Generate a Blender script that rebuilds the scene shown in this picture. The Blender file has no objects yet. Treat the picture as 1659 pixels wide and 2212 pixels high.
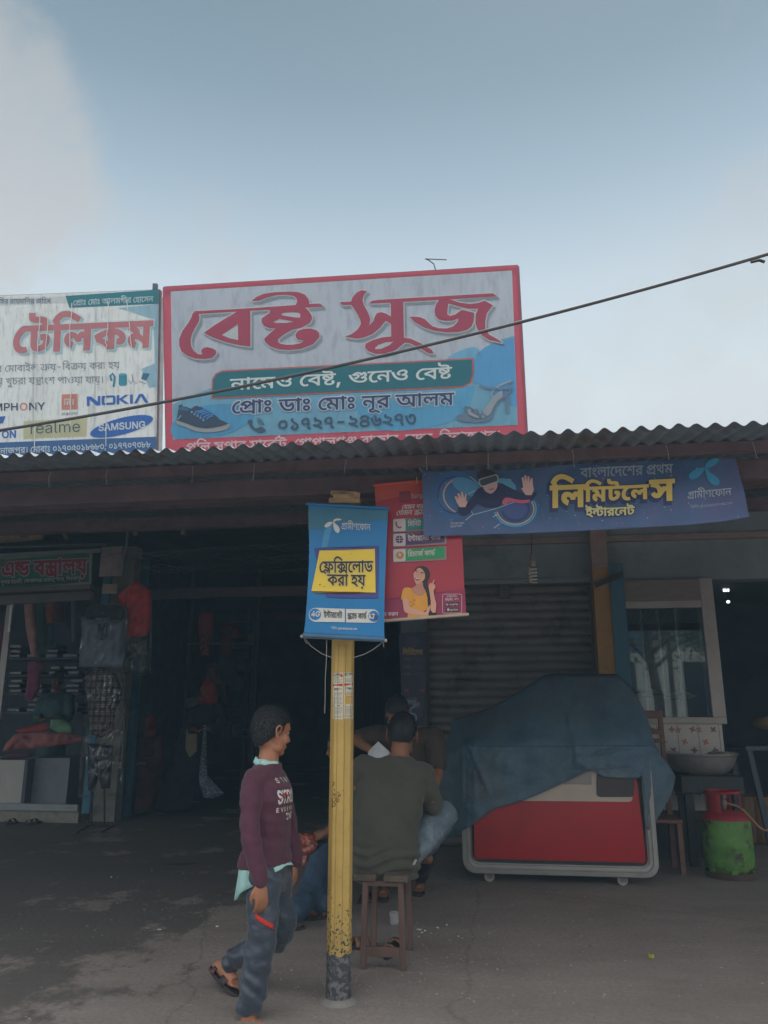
import bpy, bmesh, math, random
import numpy as np
from mathutils import Vector, Matrix, noise
from mathutils.geometry import delaunay_2d_cdt
from mathutils.bvhtree import BVHTree

random.seed(11)
R = math.radians
scene = bpy.context.scene
col = scene.collection

# ---------------------------------------------------------------- camera
PITCH, YAW, CAM_Z, FPX, FW, FH = R(14.4), R(7.8), 1.40, 1662.0, 1659.0, 2212.0
cam_data = bpy.data.cameras.new('camera')
cam = bpy.data.objects.new('camera', cam_data)
col.objects.link(cam)
cam.location = (0, 0, CAM_Z)
cam.rotation_euler = (R(90) + PITCH, 0, YAW)
cam_data.sensor_fit = 'VERTICAL'
cam_data.sensor_height = 36.0
cam_data.lens = 36.0 * FPX / FH
cam_data.clip_end = 3000
scene.camera = cam

# ---------------------------------------------------------------- world, sun, exposure
SUN_EL, SUN_AZ = R(70), R(12)            # high behind the shops, a little to the right
world = bpy.data.worlds.new('World')
scene.world = world
world.use_nodes = True
wn, wl = world.node_tree.nodes, world.node_tree.links
wn.clear()
w_out = wn.new('ShaderNodeOutputWorld')
w_bg = wn.new('ShaderNodeBackground')
w_bg.inputs['Strength'].default_value = 0.085
sky = wn.new('ShaderNodeTexSky')
sky.sky_type = 'NISHITA'
sky.sun_disc = False
sky.sun_elevation = SUN_EL
sky.sun_rotation = SUN_AZ
sky.air_density = 1.0
sky.dust_density = 3.0
sky.ozone_density = 1.6
# soft haze clouds drifting in the sky: noise on the view direction
w_tc = wn.new('ShaderNodeTexCoord')
w_noise = wn.new('ShaderNodeTexNoise')
w_noise.inputs['Scale'].default_value = 4.2
w_noise.inputs['Detail'].default_value = 7.0
w_noise.inputs['Roughness'].default_value = 0.55
wl.new(w_tc.outputs['Generated'], w_noise.inputs['Vector'])
def cloud(direction, near, wide, power):       # a ragged bank of cloud around one direction
    dot = wn.new('ShaderNodeVectorMath'); dot.operation = 'DOT_PRODUCT'
    dot.inputs[1].default_value = Vector(direction).normalized()
    wl.new(w_tc.outputs['Generated'], dot.inputs[0])
    add = wn.new('ShaderNodeMath'); add.operation = 'MULTIPLY_ADD'
    add.inputs[1].default_value = 0.42
    wl.new(w_noise.outputs['Fac'], add.inputs[0]); wl.new(dot.outputs['Value'], add.inputs[2])
    mr = wn.new('ShaderNodeMapRange'); mr.interpolation_type = 'SMOOTHSTEP'
    mr.inputs['From Min'].default_value = wide; mr.inputs['From Max'].default_value = near
    mr.inputs['To Max'].default_value = power
    wl.new(add.outputs[0], mr.inputs['Value'])
    return mr.outputs[0]
w_c1 = cloud((-0.66, 0.56, 0.55), 1.225, 1.145, 0.58)
w_c2 = cloud((0.42, 0.86, 0.36), 1.25, 1.13, 0.36)
w_ramp = wn.new('ShaderNodeMath'); w_ramp.operation = 'MAXIMUM'
wl.new(w_c1, w_ramp.inputs[0]); wl.new(w_c2, w_ramp.inputs[1])
w_mix = wn.new('ShaderNodeMixRGB')
w_mix.inputs['Color2'].default_value = (6.0, 5.8, 5.6, 1)
wl.new(w_ramp.outputs[0], w_mix.inputs['Fac'])
# hazy air: pale towards the horizon, greyer blue higher up
w_sep0 = wn.new('ShaderNodeSeparateXYZ')
wl.new(w_tc.outputs['Generated'], w_sep0.inputs[0])
w_air = wn.new('ShaderNodeValToRGB')
w_air.color_ramp.elements[0].position = 0.0
w_air.color_ramp.elements[0].color = (0.80, 0.85, 0.87, 1)
w_air.color_ramp.elements[1].position = 1.0
w_air.color_ramp.elements[1].color = (0.26, 0.33, 0.39, 1)
for pos, c in ((0.37, (0.82, 0.88, 0.89)), (0.50, (0.67, 0.775, 0.84)), (0.60, (0.41, 0.53, 0.62)), (0.68, (0.25, 0.355, 0.43)), (0.76, (0.155, 0.25, 0.31))):
    w_e = w_air.color_ramp.elements.new(pos); w_e.color = c + (1,)
wl.new(w_sep0.outputs['Z'], w_air.inputs['Fac'])
w_amp = wn.new('ShaderNodeMixRGB'); w_amp.blend_type = 'MULTIPLY'
w_amp.inputs['Fac'].default_value = 1.0
w_amp.inputs['Color2'].default_value = (10.0, 10.0, 10.0, 1)
wl.new(w_air.outputs['Color'], w_amp.inputs['Color1'])
w_haze = wn.new('ShaderNodeMixRGB')
w_haze.inputs['Fac'].default_value = 0.85
wl.new(sky.outputs['Color'], w_haze.inputs['Color1'])
wl.new(w_amp.outputs['Color'], w_haze.inputs['Color2'])
wl.new(w_haze.outputs['Color'], w_mix.inputs['Color1'])
# unseen bright cloud bank added behind the camera to light the shop fronts
w_sep = wn.new('ShaderNodeSeparateXYZ')
wl.new(w_tc.outputs['Generated'], w_sep.inputs[0])
w_mr = wn.new('ShaderNodeMapRange')
w_mr.inputs['From Min'].default_value = 0.05
w_mr.inputs['From Max'].default_value = -0.45
w_mr.inputs['To Max'].default_value = 0.95
wl.new(w_sep.outputs['Y'], w_mr.inputs['Value'])
w_mix2 = wn.new('ShaderNodeMixRGB')
w_mix2.inputs['Color2'].default_value = (17.0, 17.0, 17.2, 1)
wl.new(w_mr.outputs[0], w_mix2.inputs['Fac'])
wl.new(w_mix.outputs['Color'], w_mix2.inputs['Color1'])
wl.new(w_mix2.outputs['Color'], w_bg.inputs['Color'])
wl.new(w_bg.outputs['Background'], w_out.inputs['Surface'])

sun_data = bpy.data.lights.new('sun', 'SUN')
sun_data.energy = 4.5
sun_data.angle = R(0.5)
sun_data.color = (1.0, 0.95, 0.87)
sun = bpy.data.objects.new('sun', sun_data)
col.objects.link(sun)
sun_dir = Vector((math.sin(SUN_AZ) * math.cos(SUN_EL), math.cos(SUN_AZ) * math.cos(SUN_EL), math.sin(SUN_EL)))
sun.rotation_euler = sun_dir.to_track_quat('Z', 'Y').to_euler()
sun.location = (0, 20, 30)

scene.view_settings.view_transform = 'Standard'
scene.view_settings.look = 'None'
scene.view_settings.exposure = 0.18
scene.view_settings.gamma = 1.0
scene.cycles.max_bounces = 6
scene.cycles.diffuse_bounces = 3
scene.cycles.use_denoising = True
scene.cycles.denoising_prefilter = 'ACCURATE'

# ---------------------------------------------------------------- where things stand
# x runs along the shop fronts, y away from the street, z up
_f = Vector((-math.sin(YAW) * math.cos(PITCH), math.cos(YAW) * math.cos(PITCH), math.sin(PITCH)))
_r = Vector((math.cos(YAW), math.sin(YAW), 0))
_u = _r.cross(_f)
EYE = Vector((0, 0, CAM_Z))
def sight(px, py):
    return _f + _r * ((px - FW / 2) / FPX) + _u * ((FH / 2 - py) / FPX)
def at(px, py, y):                       # measured point at depth y
    d = sight(px, py)
    return EYE + d * (y / d.y)
def gp(px, py, z=0.0):                   # measured point at height z
    d = sight(px, py)
    return EYE + d * ((z - CAM_Z) / d.z)
def zz(x0, y0, w, n=1659.0):             # reads measurements taken on an enlargement of the photo
    s = w / n * 0.54004
    return lambda x, y: (x0 * 0.54004 + x * s, y0 * 0.54004 + y * s)
# ---------------------------------------------------------------- objects and naming
def wloc(o):
    v = Vector((0, 0, 0))
    while o is not None:
        v += o.location
        o = o.parent
    return v
def tag(o, label=None, cat=None, group=None, kind=None):
    if label: o['label'] = label
    if cat: o['category'] = cat
    if group: o['group'] = group
    if kind: o['kind'] = kind
    return o
def thing(name, label, cat, loc=(0, 0, 0), group=None):
    o = bpy.data.objects.new(name, None)
    col.objects.link(o)
    o.empty_display_size = 0.1
    o.location = loc
    return tag(o, label, cat, group)
def put(name, me, mat, parent=None):
    me.name = name
    if mat is not None:
        me.materials.clear(); me.materials.append(mat)
    o = bpy.data.objects.new(name, me)
    col.objects.link(o)
    if parent is not None:
        off = wloc(parent)
        o.parent = parent
    else:
        n = len(me.vertices)
        c = np.empty(n * 3); me.vertices.foreach_get('co', c); c = c.reshape(-1, 3)
        off = Vector(((c[:, 0].min() + c[:, 0].max()) / 2, (c[:, 1].min() + c[:, 1].max()) / 2, c[:, 2].min()))
        o.location = off
    me.transform(Matrix.Translation(-off))
    return o
def smooth(me, ang=None):
    me.polygons.foreach_set('use_smooth', [True] * len(me.polygons))
    if ang is not None:
        try: me.set_sharp_from_angle(angle=R(ang))
        except Exception: pass
def copy_tree(o, parent=None):
    c = o.copy(); col.objects.link(c); c.parent = parent
    for ch in o.children: copy_tree(ch, c)
    return c

def frame(d):
    d = d.normalized()
    a = Vector((0, 0, 1)) if abs(d.z) < 0.9 else Vector((1, 0, 0))
    x = a.cross(d).normalized()
    return x, d.cross(x), d
class MB:
    def __init__(s): s.v = []; s.f = []
    def add(s, vs, fs):
        b = len(s.v)
        s.v += [tuple(v) for v in vs]
        s.f += [tuple(b + i for i in f) for f in fs]
        return s
    def box(s, x0, x1, y0, y1, z0, z1):
        return s.hexa([(x0, y0, z0), (x1, y0, z0), (x1, y1, z0), (x0, y1, z0), (x0, y0, z1), (x1, y0, z1), (x1, y1, z1), (x0, y1, z1)])
    def hexa(s, p):
        return s.add(p, [(0, 3, 2, 1), (4, 5, 6, 7), (0, 1, 5, 4), (1, 2, 6, 5), (2, 3, 7, 6), (3, 0, 4, 7)])
    def bar(s, a, b, w, h, up=(0, 0, 1)):
        a, b = Vector(a), Vector(b); d = (b - a).normalized()
        x = d.cross(Vector(up))
        if x.length < 1e-4: x = Vector((1, 0, 0))
        x.normalize(); u = x.cross(d)
        x *= w / 2; u *= h / 2
        return s.hexa([a - x - u, a + x - u, b + x - u, b - x - u, a - x + u, a + x + u, b + x + u, b - x + u])
    def tube(s, pts, r, n=10, caps=True, flat=None):
        pts = [Vector(p) for p in pts]
        rs = r if isinstance(r, (list, tuple)) else [r] * len(pts)
        rings = []; px = None
        for i, p in enumerate(pts):
            d = pts[min(i + 1, len(pts) - 1)] - pts[max(i - 1, 0)]
            if d.length < 1e-9: d = Vector((0, 0, 1))
            d.normalize()
            if px is None: x, y, _ = frame(d)
            else:
                x = px - d * px.dot(d)
                if x.length < 1e-6: x, y, _ = frame(d)
                x.normalize(); y = d.cross(x)
            px = x
            rings.append([p + (x * math.cos(2 * math.pi * k / n) + y * math.sin(2 * math.pi * k / n) * (flat or 1)) * rs[i] for k in range(n)])
        return s.loft(rings, caps)
    def loft(s, rings, caps=True):
        n = len(rings[0]); b = len(s.v)
        for r in rings: s.v += [tuple(p) for p in r]
        for i in range(len(rings) - 1):
            for k in range(n):
                a = b + i * n + k; c = b + i * n + (k + 1) % n
                s.f.append((a, c, c + n, a + n))
        if caps:
            s.f.append(tuple(b + k for k in reversed(range(n))))
            e = b + (len(rings) - 1) * n
            s.f.append(tuple(e + k for k in range(n)))
        return s
    def ball(s, c, r, nu=14, nv=9, M=None):
        c = Vector(c)
        rr = r if isinstance(r, (tuple, list)) else (r, r, r)
        rings = []
        for j in range(nv + 1):
            t = math.pi * min(max(j / nv, 0.02), 0.98) if j in (0, nv) else math.pi * j / nv
            ring = []
            for k in range(nu):
                a = 2 * math.pi * k / nu
                p = Vector((rr[0] * math.sin(t) * math.cos(a), rr[1] * math.sin(t) * math.sin(a), -rr[2] * math.cos(t)))
                if M is not None: p = M @ p
                ring.append(c + p)
            rings.append(ring)
        return s.loft(rings)
    def lathe(s, prof, c=(0, 0, 0), n=32, caps=True):
        c = Vector(c)
        return s.loft([[c + Vector((r * math.cos(2 * math.pi * k / n), r * math.sin(2 * math.pi * k / n), z)) for k in range(n)] for r, z in prof], caps)
    def grid(s, rows):
        n = len(rows[0]); b = len(s.v)
        for r in rows: s.v += [tuple(p) for p in r]
        for i in range(len(rows) - 1):
            for k in range(n - 1):
                a = b + i * n + k
                s.f.append((a, a + 1, a + n + 1, a + n))
        return s
    def prism(s, poly, d):               # closed outline pushed along d
        d = Vector(d); n = len(poly)
        vs = [Vector(p) for p in poly] + [Vector(p) + d for p in poly]
        fs = [tuple(reversed(range(n))), tuple(range(n, 2 * n))] + [(i, (i + 1) % n, n + (i + 1) % n, n + i) for i in range(n)]
        return s.add(vs, fs)
    def mesh(s, name='mesh'):
        me = bpy.data.meshes.new(name)
        me.from_pydata(s.v, [], s.f)
        me.update()
        return me
    def build(s, name, mat, parent=None, sm=None, bevel=0, fix=True, thick=0):
        me = s.mesh(name)
        if fix:
            bm = bmesh.new(); bm.from_mesh(me)
            bmesh.ops.recalc_face_normals(bm, faces=bm.faces)
            bm.to_mesh(me); bm.free()
        if sm is not None: smooth(me, sm)
        o = put(name, me, mat, parent)
        if thick:
            m = o.modifiers.new('thickness', 'SOLIDIFY'); m.thickness = thick; m.offset = 0
        if bevel:
            m = o.modifiers.new('bevel', 'BEVEL'); m.width = bevel; m.segments = 2; m.limit_method = 'ANGLE'
            m.angle_limit = R(40)
        return o
class Multi:
    """One mesh whose faces carry several materials: a part with its pattern."""
    def __init__(s): s.v = []; s.f = []; s.mi = []; s.m = []
    def add(s, mb, m):
        if m not in s.m: s.m.append(m)
        b = len(s.v); s.v += mb.v; s.f += [tuple(b + i for i in f) for f in mb.f]; s.mi += [s.m.index(m)] * len(mb.f)
        return s
    def build(s, name, parent=None, sm=None, thick=0):
        me = bpy.data.meshes.new(name); me.from_pydata(s.v, [], s.f); me.update()
        for m in s.m: me.materials.append(m)
        me.polygons.foreach_set('material_index', s.mi)
        if sm is not None: smooth(me, sm)
        o = put(name, me, None, parent)
        if thick:
            m = o.modifiers.new('thickness', 'SOLIDIFY'); m.thickness = thick; m.offset = 0
        return o
def rrect(x0, y0, x1, y1, r, n=6):
    out = []
    for cx, cy, a in ((x1 - r, y1 - r, 0), (x0 + r, y1 - r, 90), (x0 + r, y0 + r, 180), (x1 - r, y0 + r, 270)):
        for k in range(n + 1):
            t = R(a + 90 * k / n); out.append((cx + r * math.cos(t), cy + r * math.sin(t)))
    return out
def ell(cx, cy, a, b, rot=0, n=28):
    c, s_ = math.cos(R(rot)), math.sin(R(rot))
    return [(cx + a * math.cos(t) * c - b * math.sin(t) * s_, cy + a * math.cos(t) * s_ + b * math.sin(t) * c) for t in [2 * math.pi * k / n for k in range(n)]]
def curve(pts, n=6, closed=True):        # Catmull-Rom through measured points
    m = len(pts); out = []
    for i in range(m if closed else m - 1):
        p0, p1, p2, p3 = [pts[(i + k) % m] if closed else pts[min(max(i + k, 0), m - 1)] for k in (-1, 0, 1, 2)]
        for k in range(n):
            t = k / n
            out.append(tuple(0.5 * (2 * p1[a] + (p2[a] - p0[a]) * t + (2 * p0[a] - 5 * p1[a] + 4 * p2[a] - p3[a]) * t * t + (3 * p1[a] - p0[a] - 3 * p2[a] + p3[a]) * t ** 3) for a in range(len(p1))))
    if not closed: out.append(tuple(pts[-1]))
    return out
def stroke(pts, w, closed=False):        # outline of a drawn line of width w
    n = len(pts); L = []; Rr = []
    for i, p in enumerate(pts):
        a = pts[max(i - 1, 0)]; b = pts[min(i + 1, n - 1)]
        dx, dy = b[0] - a[0], b[1] - a[1]; l = math.hypot(dx, dy) or 1
        ww = w[i] if isinstance(w, (list, tuple)) else w
        L.append((p[0] - dy / l * ww / 2, p[1] + dx / l * ww / 2)); Rr.append((p[0] + dy / l * ww / 2, p[1] - dx / l * ww / 2))
    return L + Rr[::-1]

# ---------------------------------------------------------------- materials
_mats = {}
def N(nt, t, **kw):
    n = nt.nodes.new(t)
    for k, v in kw.items(): setattr(n, k, v)
    return n
def lin(c):                              # 0-255 display colour to base colour
    return tuple((x / 255 / 12.92) if x / 255 <= 0.04045 else ((x / 255 + 0.055) / 1.055) ** 2.4 for x in c)
def mat(name, c, rough=0.7, metal=0.0, var=0.12, vs=6.0, stretch=(1, 1, 1), bump=0.0, bs=60.0, spec=0.5, trans=0.0, dirt=None, ds=2.5, dth=(0.52, 0.68), dstretch=(1, 1, 1), coords='Object', emit=None, alpha=None, sheen=0.0):
    """A surface of one colour with uneven tone, optional second colour in stains, grain and translucency."""
    key = name
    if key in _mats: return _mats[key]
    m = bpy.data.materials.new(name); m.use_nodes = True
    nt = m.node_tree; L = nt.links
    b = nt.nodes['Principled BSDF']; out = nt.nodes['Material Output']
    b.inputs['Roughness'].default_value = rough
    b.inputs['Metallic'].default_value = metal
    b.inputs['Specular IOR Level'].default_value = spec
    if sheen: b.inputs['Sheen Weight'].default_value = sheen
    tc = N(nt, 'ShaderNodeTexCoord')
    def mp(sc):
        k = N(nt, 'ShaderNodeMapping'); k.inputs['Scale'].default_value = sc
        L.new(tc.outputs[coords], k.inputs['Vector']); return k
    n1 = N(nt, 'ShaderNodeTexNoise'); n1.inputs['Scale'].default_value = vs; n1.inputs['Detail'].default_value = 6; n1.inputs['Roughness'].default_value = 0.62
    L.new(mp(stretch).outputs[0], n1.inputs['Vector'])
    r1 = N(nt, 'ShaderNodeValToRGB')
    r1.color_ramp.elements[0].position = 0.3; r1.color_ramp.elements[1].position = 0.7
    r1.color_ramp.elements[0].color = tuple(x * (1 - var) for x in c) + (1,)
    r1.color_ramp.elements[1].color = tuple(min(x * (1 + var), 1) for x in c) + (1,)
    L.new(n1.outputs['Fac'], r1.inputs['Fac'])
    src = r1.outputs['Color']
    if dirt is not None:
        n2 = N(nt, 'ShaderNodeTexNoise'); n2.inputs['Scale'].default_value = ds; n2.inputs['Detail'].default_value = 9; n2.inputs['Roughness'].default_value = 0.68
        L.new(mp(dstretch).outputs[0], n2.inputs['Vector'])
        r2 = N(nt, 'ShaderNodeValToRGB')
        r2.color_ramp.elements[0].position = dth[0]; r2.color_ramp.elements[1].position = dth[1]
        L.new(n2.outputs['Fac'], r2.inputs['Fac'])
        mx = N(nt, 'ShaderNodeMixRGB'); mx.inputs['Color2'].default_value = tuple(dirt) + (1,)
        L.new(r2.outputs['Color'], mx.inputs['Fac']); L.new(src, mx.inputs['Color1'])
        src = mx.outputs['Color']
    L.new(src, b.inputs['Base Color'])
    if bump:
        n3 = N(nt, 'ShaderNodeTexNoise'); n3.inputs['Scale'].default_value = bs; n3.inputs['Detail'].default_value = 4
        L.new(mp(stretch).outputs[0], n3.inputs['Vector'])
        bp = N(nt, 'ShaderNodeBump'); bp.inputs['Strength'].default_value = bump; bp.inputs['Distance'].default_value = 0.01
        L.new(n3.outputs['Fac'], bp.inputs['Height']); L.new(bp.outputs[0], b.inputs['Normal'])
    if emit:
        b.inputs['Emission Color'].default_value = tuple(emit[:3]) + (1,); b.inputs['Emission Strength'].default_value = emit[3]
    sh = b.outputs[0]
    if trans:
        tr = N(nt, 'ShaderNodeBsdfTranslucent'); L.new(src, tr.inputs['Color'])
        ms = N(nt, 'ShaderNodeMixShader'); ms.inputs[0].default_value = trans
        L.new(sh, ms.inputs[1]); L.new(tr.outputs[0], ms.inputs[2]); sh = ms.outputs[0]
    if alpha is not None:
        tp = N(nt, 'ShaderNodeBsdfTransparent'); ms = N(nt, 'ShaderNodeMixShader'); ms.inputs[0].default_value = alpha
        L.new(tp.outputs[0], ms.inputs[1]); L.new(sh, ms.inputs[2]); sh = ms.outputs[0]
    L.new(sh, out.inputs['Surface'])
    _mats[key] = m
    return m
def ink(c, tr=0.0, dirty=0.0, rough=0.55):
    """Printing ink on a banner, colour given as 0-255; a weathered print is streaked with grime."""
    key = 'print_%02x%02x%02x_%d_%d' % (int(c[0]), int(c[1]), int(c[2]), int(tr * 100), int(dirty * 100))
    if key in _mats: return _mats[key]
    c = lin(c)
    kw = {}
    if dirty: kw = dict(dirt=tuple(x * (1 - dirty) + 0.06 * dirty for x in c), ds=1.6, dth=(0.45, 0.75), dstretch=(9, 9, 0.7), coords='Object')
    return mat(key, c, rough=rough, var=0.06, vs=3.0, trans=tr, **kw)

# ---------------------------------------------------------------- printed surfaces
class Sheet:
    """A flat or gently waving sheet given by three measured corners; measured points are laid onto it."""
    def __init__(s, tl, tr, bl, wave=None):
        s.o = Vector(tl); s.ex = (Vector(tr) - s.o); s.W = s.ex.length; s.ex.normalize()
        ey = Vector(bl) - s.o
        s.n = s.ex.cross(ey).normalized()
        if s.n.y > 0: s.n = -s.n
        s.ey = ey - s.ex * ey.dot(s.ex); s.H = s.ey.length; s.ey.normalize()
        s.wave = wave
    def __call__(s, px, py, off=0.0):
        d = sight(px, py)
        t = (s.o - EYE).dot(s.n) / d.dot(s.n)
        p = EYE + d * t
        w = off
        if s.wave:
            q = p - s.o
            w += s.wave(q.dot(s.ex) / s.W, q.dot(s.ey) / s.H)
        return p + s.n * w
def fill(polys, step=None):
    """Triangles covering the outlines (non-zero winding), with extra points every `step` for waving sheets."""
    pts = []; edges = []
    for p in polys:
        b = len(pts); q = []
        for x in p:
            if not q or abs(x[0] - q[-1][0]) + abs(x[1] - q[-1][1]) > 1e-5: q.append((x[0], x[1]))
        if len(q) < 3: continue
        pts += q; edges += [(b + i, b + (i + 1) % len(q)) for i in range(len(q))]
    if not pts: return [], []
    A = np.array([pts[e[0]] for e in edges]); B = np.array([pts[e[1]] for e in edges])
    allp = [Vector(p) for p in pts]
    if step:
        a = np.array(pts); lo, hi = a.min(0), a.max(0)
        for gx in np.arange(lo[0] + step * .37, hi[0], step):
            for gy in np.arange(lo[1] + step * .41, hi[1], step): allp.append(Vector((gx, gy)))
    vs, es, fs, *_ = delaunay_2d_cdt(allp, edges, [], 0, 1e-6)
    V = np.array([tuple(v) for v in vs]); T = [f for f in fs if len(f) == 3]
    if not T: return [], []
    C = V[np.array(T)].mean(1)
    wn_ = np.zeros(len(C), int)
    for k in range(0, len(C), 2000):
        c = C[k:k + 2000]
        y = c[:, 1][:, None]; x = c[:, 0][:, None]
        up = (A[:, 1][None] <= y) & (B[:, 1][None] > y); dn = (A[:, 1][None] > y) & (B[:, 1][None] <= y)
        cr = (B[:, 0] - A[:, 0])[None] * (y - A[:, 1][None]) - (x - A[:, 0][None]) * (B[:, 1] - A[:, 1])[None]
        wn_[k:k + 2000] = (up & (cr > 0)).sum(1) - (dn & (cr < 0)).sum(1)
    keep = [T[i] for i in range(len(T)) if wn_[i] != 0]
    used = sorted({i for t in keep for i in t}); mp = {j: i for i, j in enumerate(used)}
    return [tuple(V[i]) for i in used], [tuple(mp[i] for i in t) for t in keep]
def orient(p, sign=1):
    a = sum(p[i][0] * p[(i + 1) % len(p)][1] - p[(i + 1) % len(p)][0] * p[i][1] for i in range(len(p)))
    return p if a * sign > 0 else p[::-1]
def grow(polys, d):                      # outlines pushed outwards by d (solids and holes keep their turn)
    out = []
    tot = sum(sum(p[i][0] * p[(i + 1) % len(p)][1] - p[(i + 1) % len(p)][0] * p[i][1] for i in range(len(p))) for p in polys)
    sg = 1 if tot > 0 else -1
    for p in polys:
        q = []; n = len(p)
        for i in range(n):
            a, b, c = p[i - 1], p[i], p[(i + 1) % n]
            e1 = (b[0] - a[0], b[1] - a[1]); e2 = (c[0] - b[0], c[1] - b[1])
            l1 = math.hypot(*e1) or 1; l2 = math.hypot(*e2) or 1
            n1 = (e1[1] / l1 * sg, -e1[0] / l1 * sg); n2 = (e2[1] / l2 * sg, -e2[0] / l2 * sg)
            m = (n1[0] + n2[0], n1[1] + n2[1]); l = math.hypot(*m)
            if l < 0.5: q.append((b[0] + n1[0] * d, b[1] + n1[1] * d)); q.append((b[0] + n2[0] * d, b[1] + n2[1] * d)); continue
            k = min(2.0 / (l * l) * 1.0, 1.6)
            q.append((b[0] + m[0] * k * d, b[1] + m[1] * k * d))
        out.append(q)
    return out
class Print:
    """A printed face: the sheet and everything printed on it, as one mesh."""
    def __init__(s, S, lift=0.004, step=None): s.S, s.lift, s.step, s.M = S, lift, step, Multi()
    def ink(s, polys, material, layer=1):
        vs, fs = fill(polys, s.step)
        if not fs: return
        P = [s.S(x, y, layer * s.lift) for x, y in vs]
        a, b, c = (P[i] for i in fs[0])
        if (b - a).cross(c - a).dot(s.S.n) < 0: fs = [f[::-1] for f in fs]
        s.M.add(MB().add(P, fs), material)
    def build(s, name, parent): return s.M.build(name, parent)
def printed(S, polys, name, material, parent, layer=1, lift=0.004, step=None):
    vs, fs = fill(polys, step)
    if not fs: return None
    mb = MB(); mb.add([S(x, y, layer * lift) for x, y in vs], fs)
    me = mb.mesh(name)
    # face the street
    p = me.polygons[0]
    if sum(q.normal.dot(S.n) * q.area for q in me.polygons) < 0: me.flip_normals()
    return put(name, me, material, parent)
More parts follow.
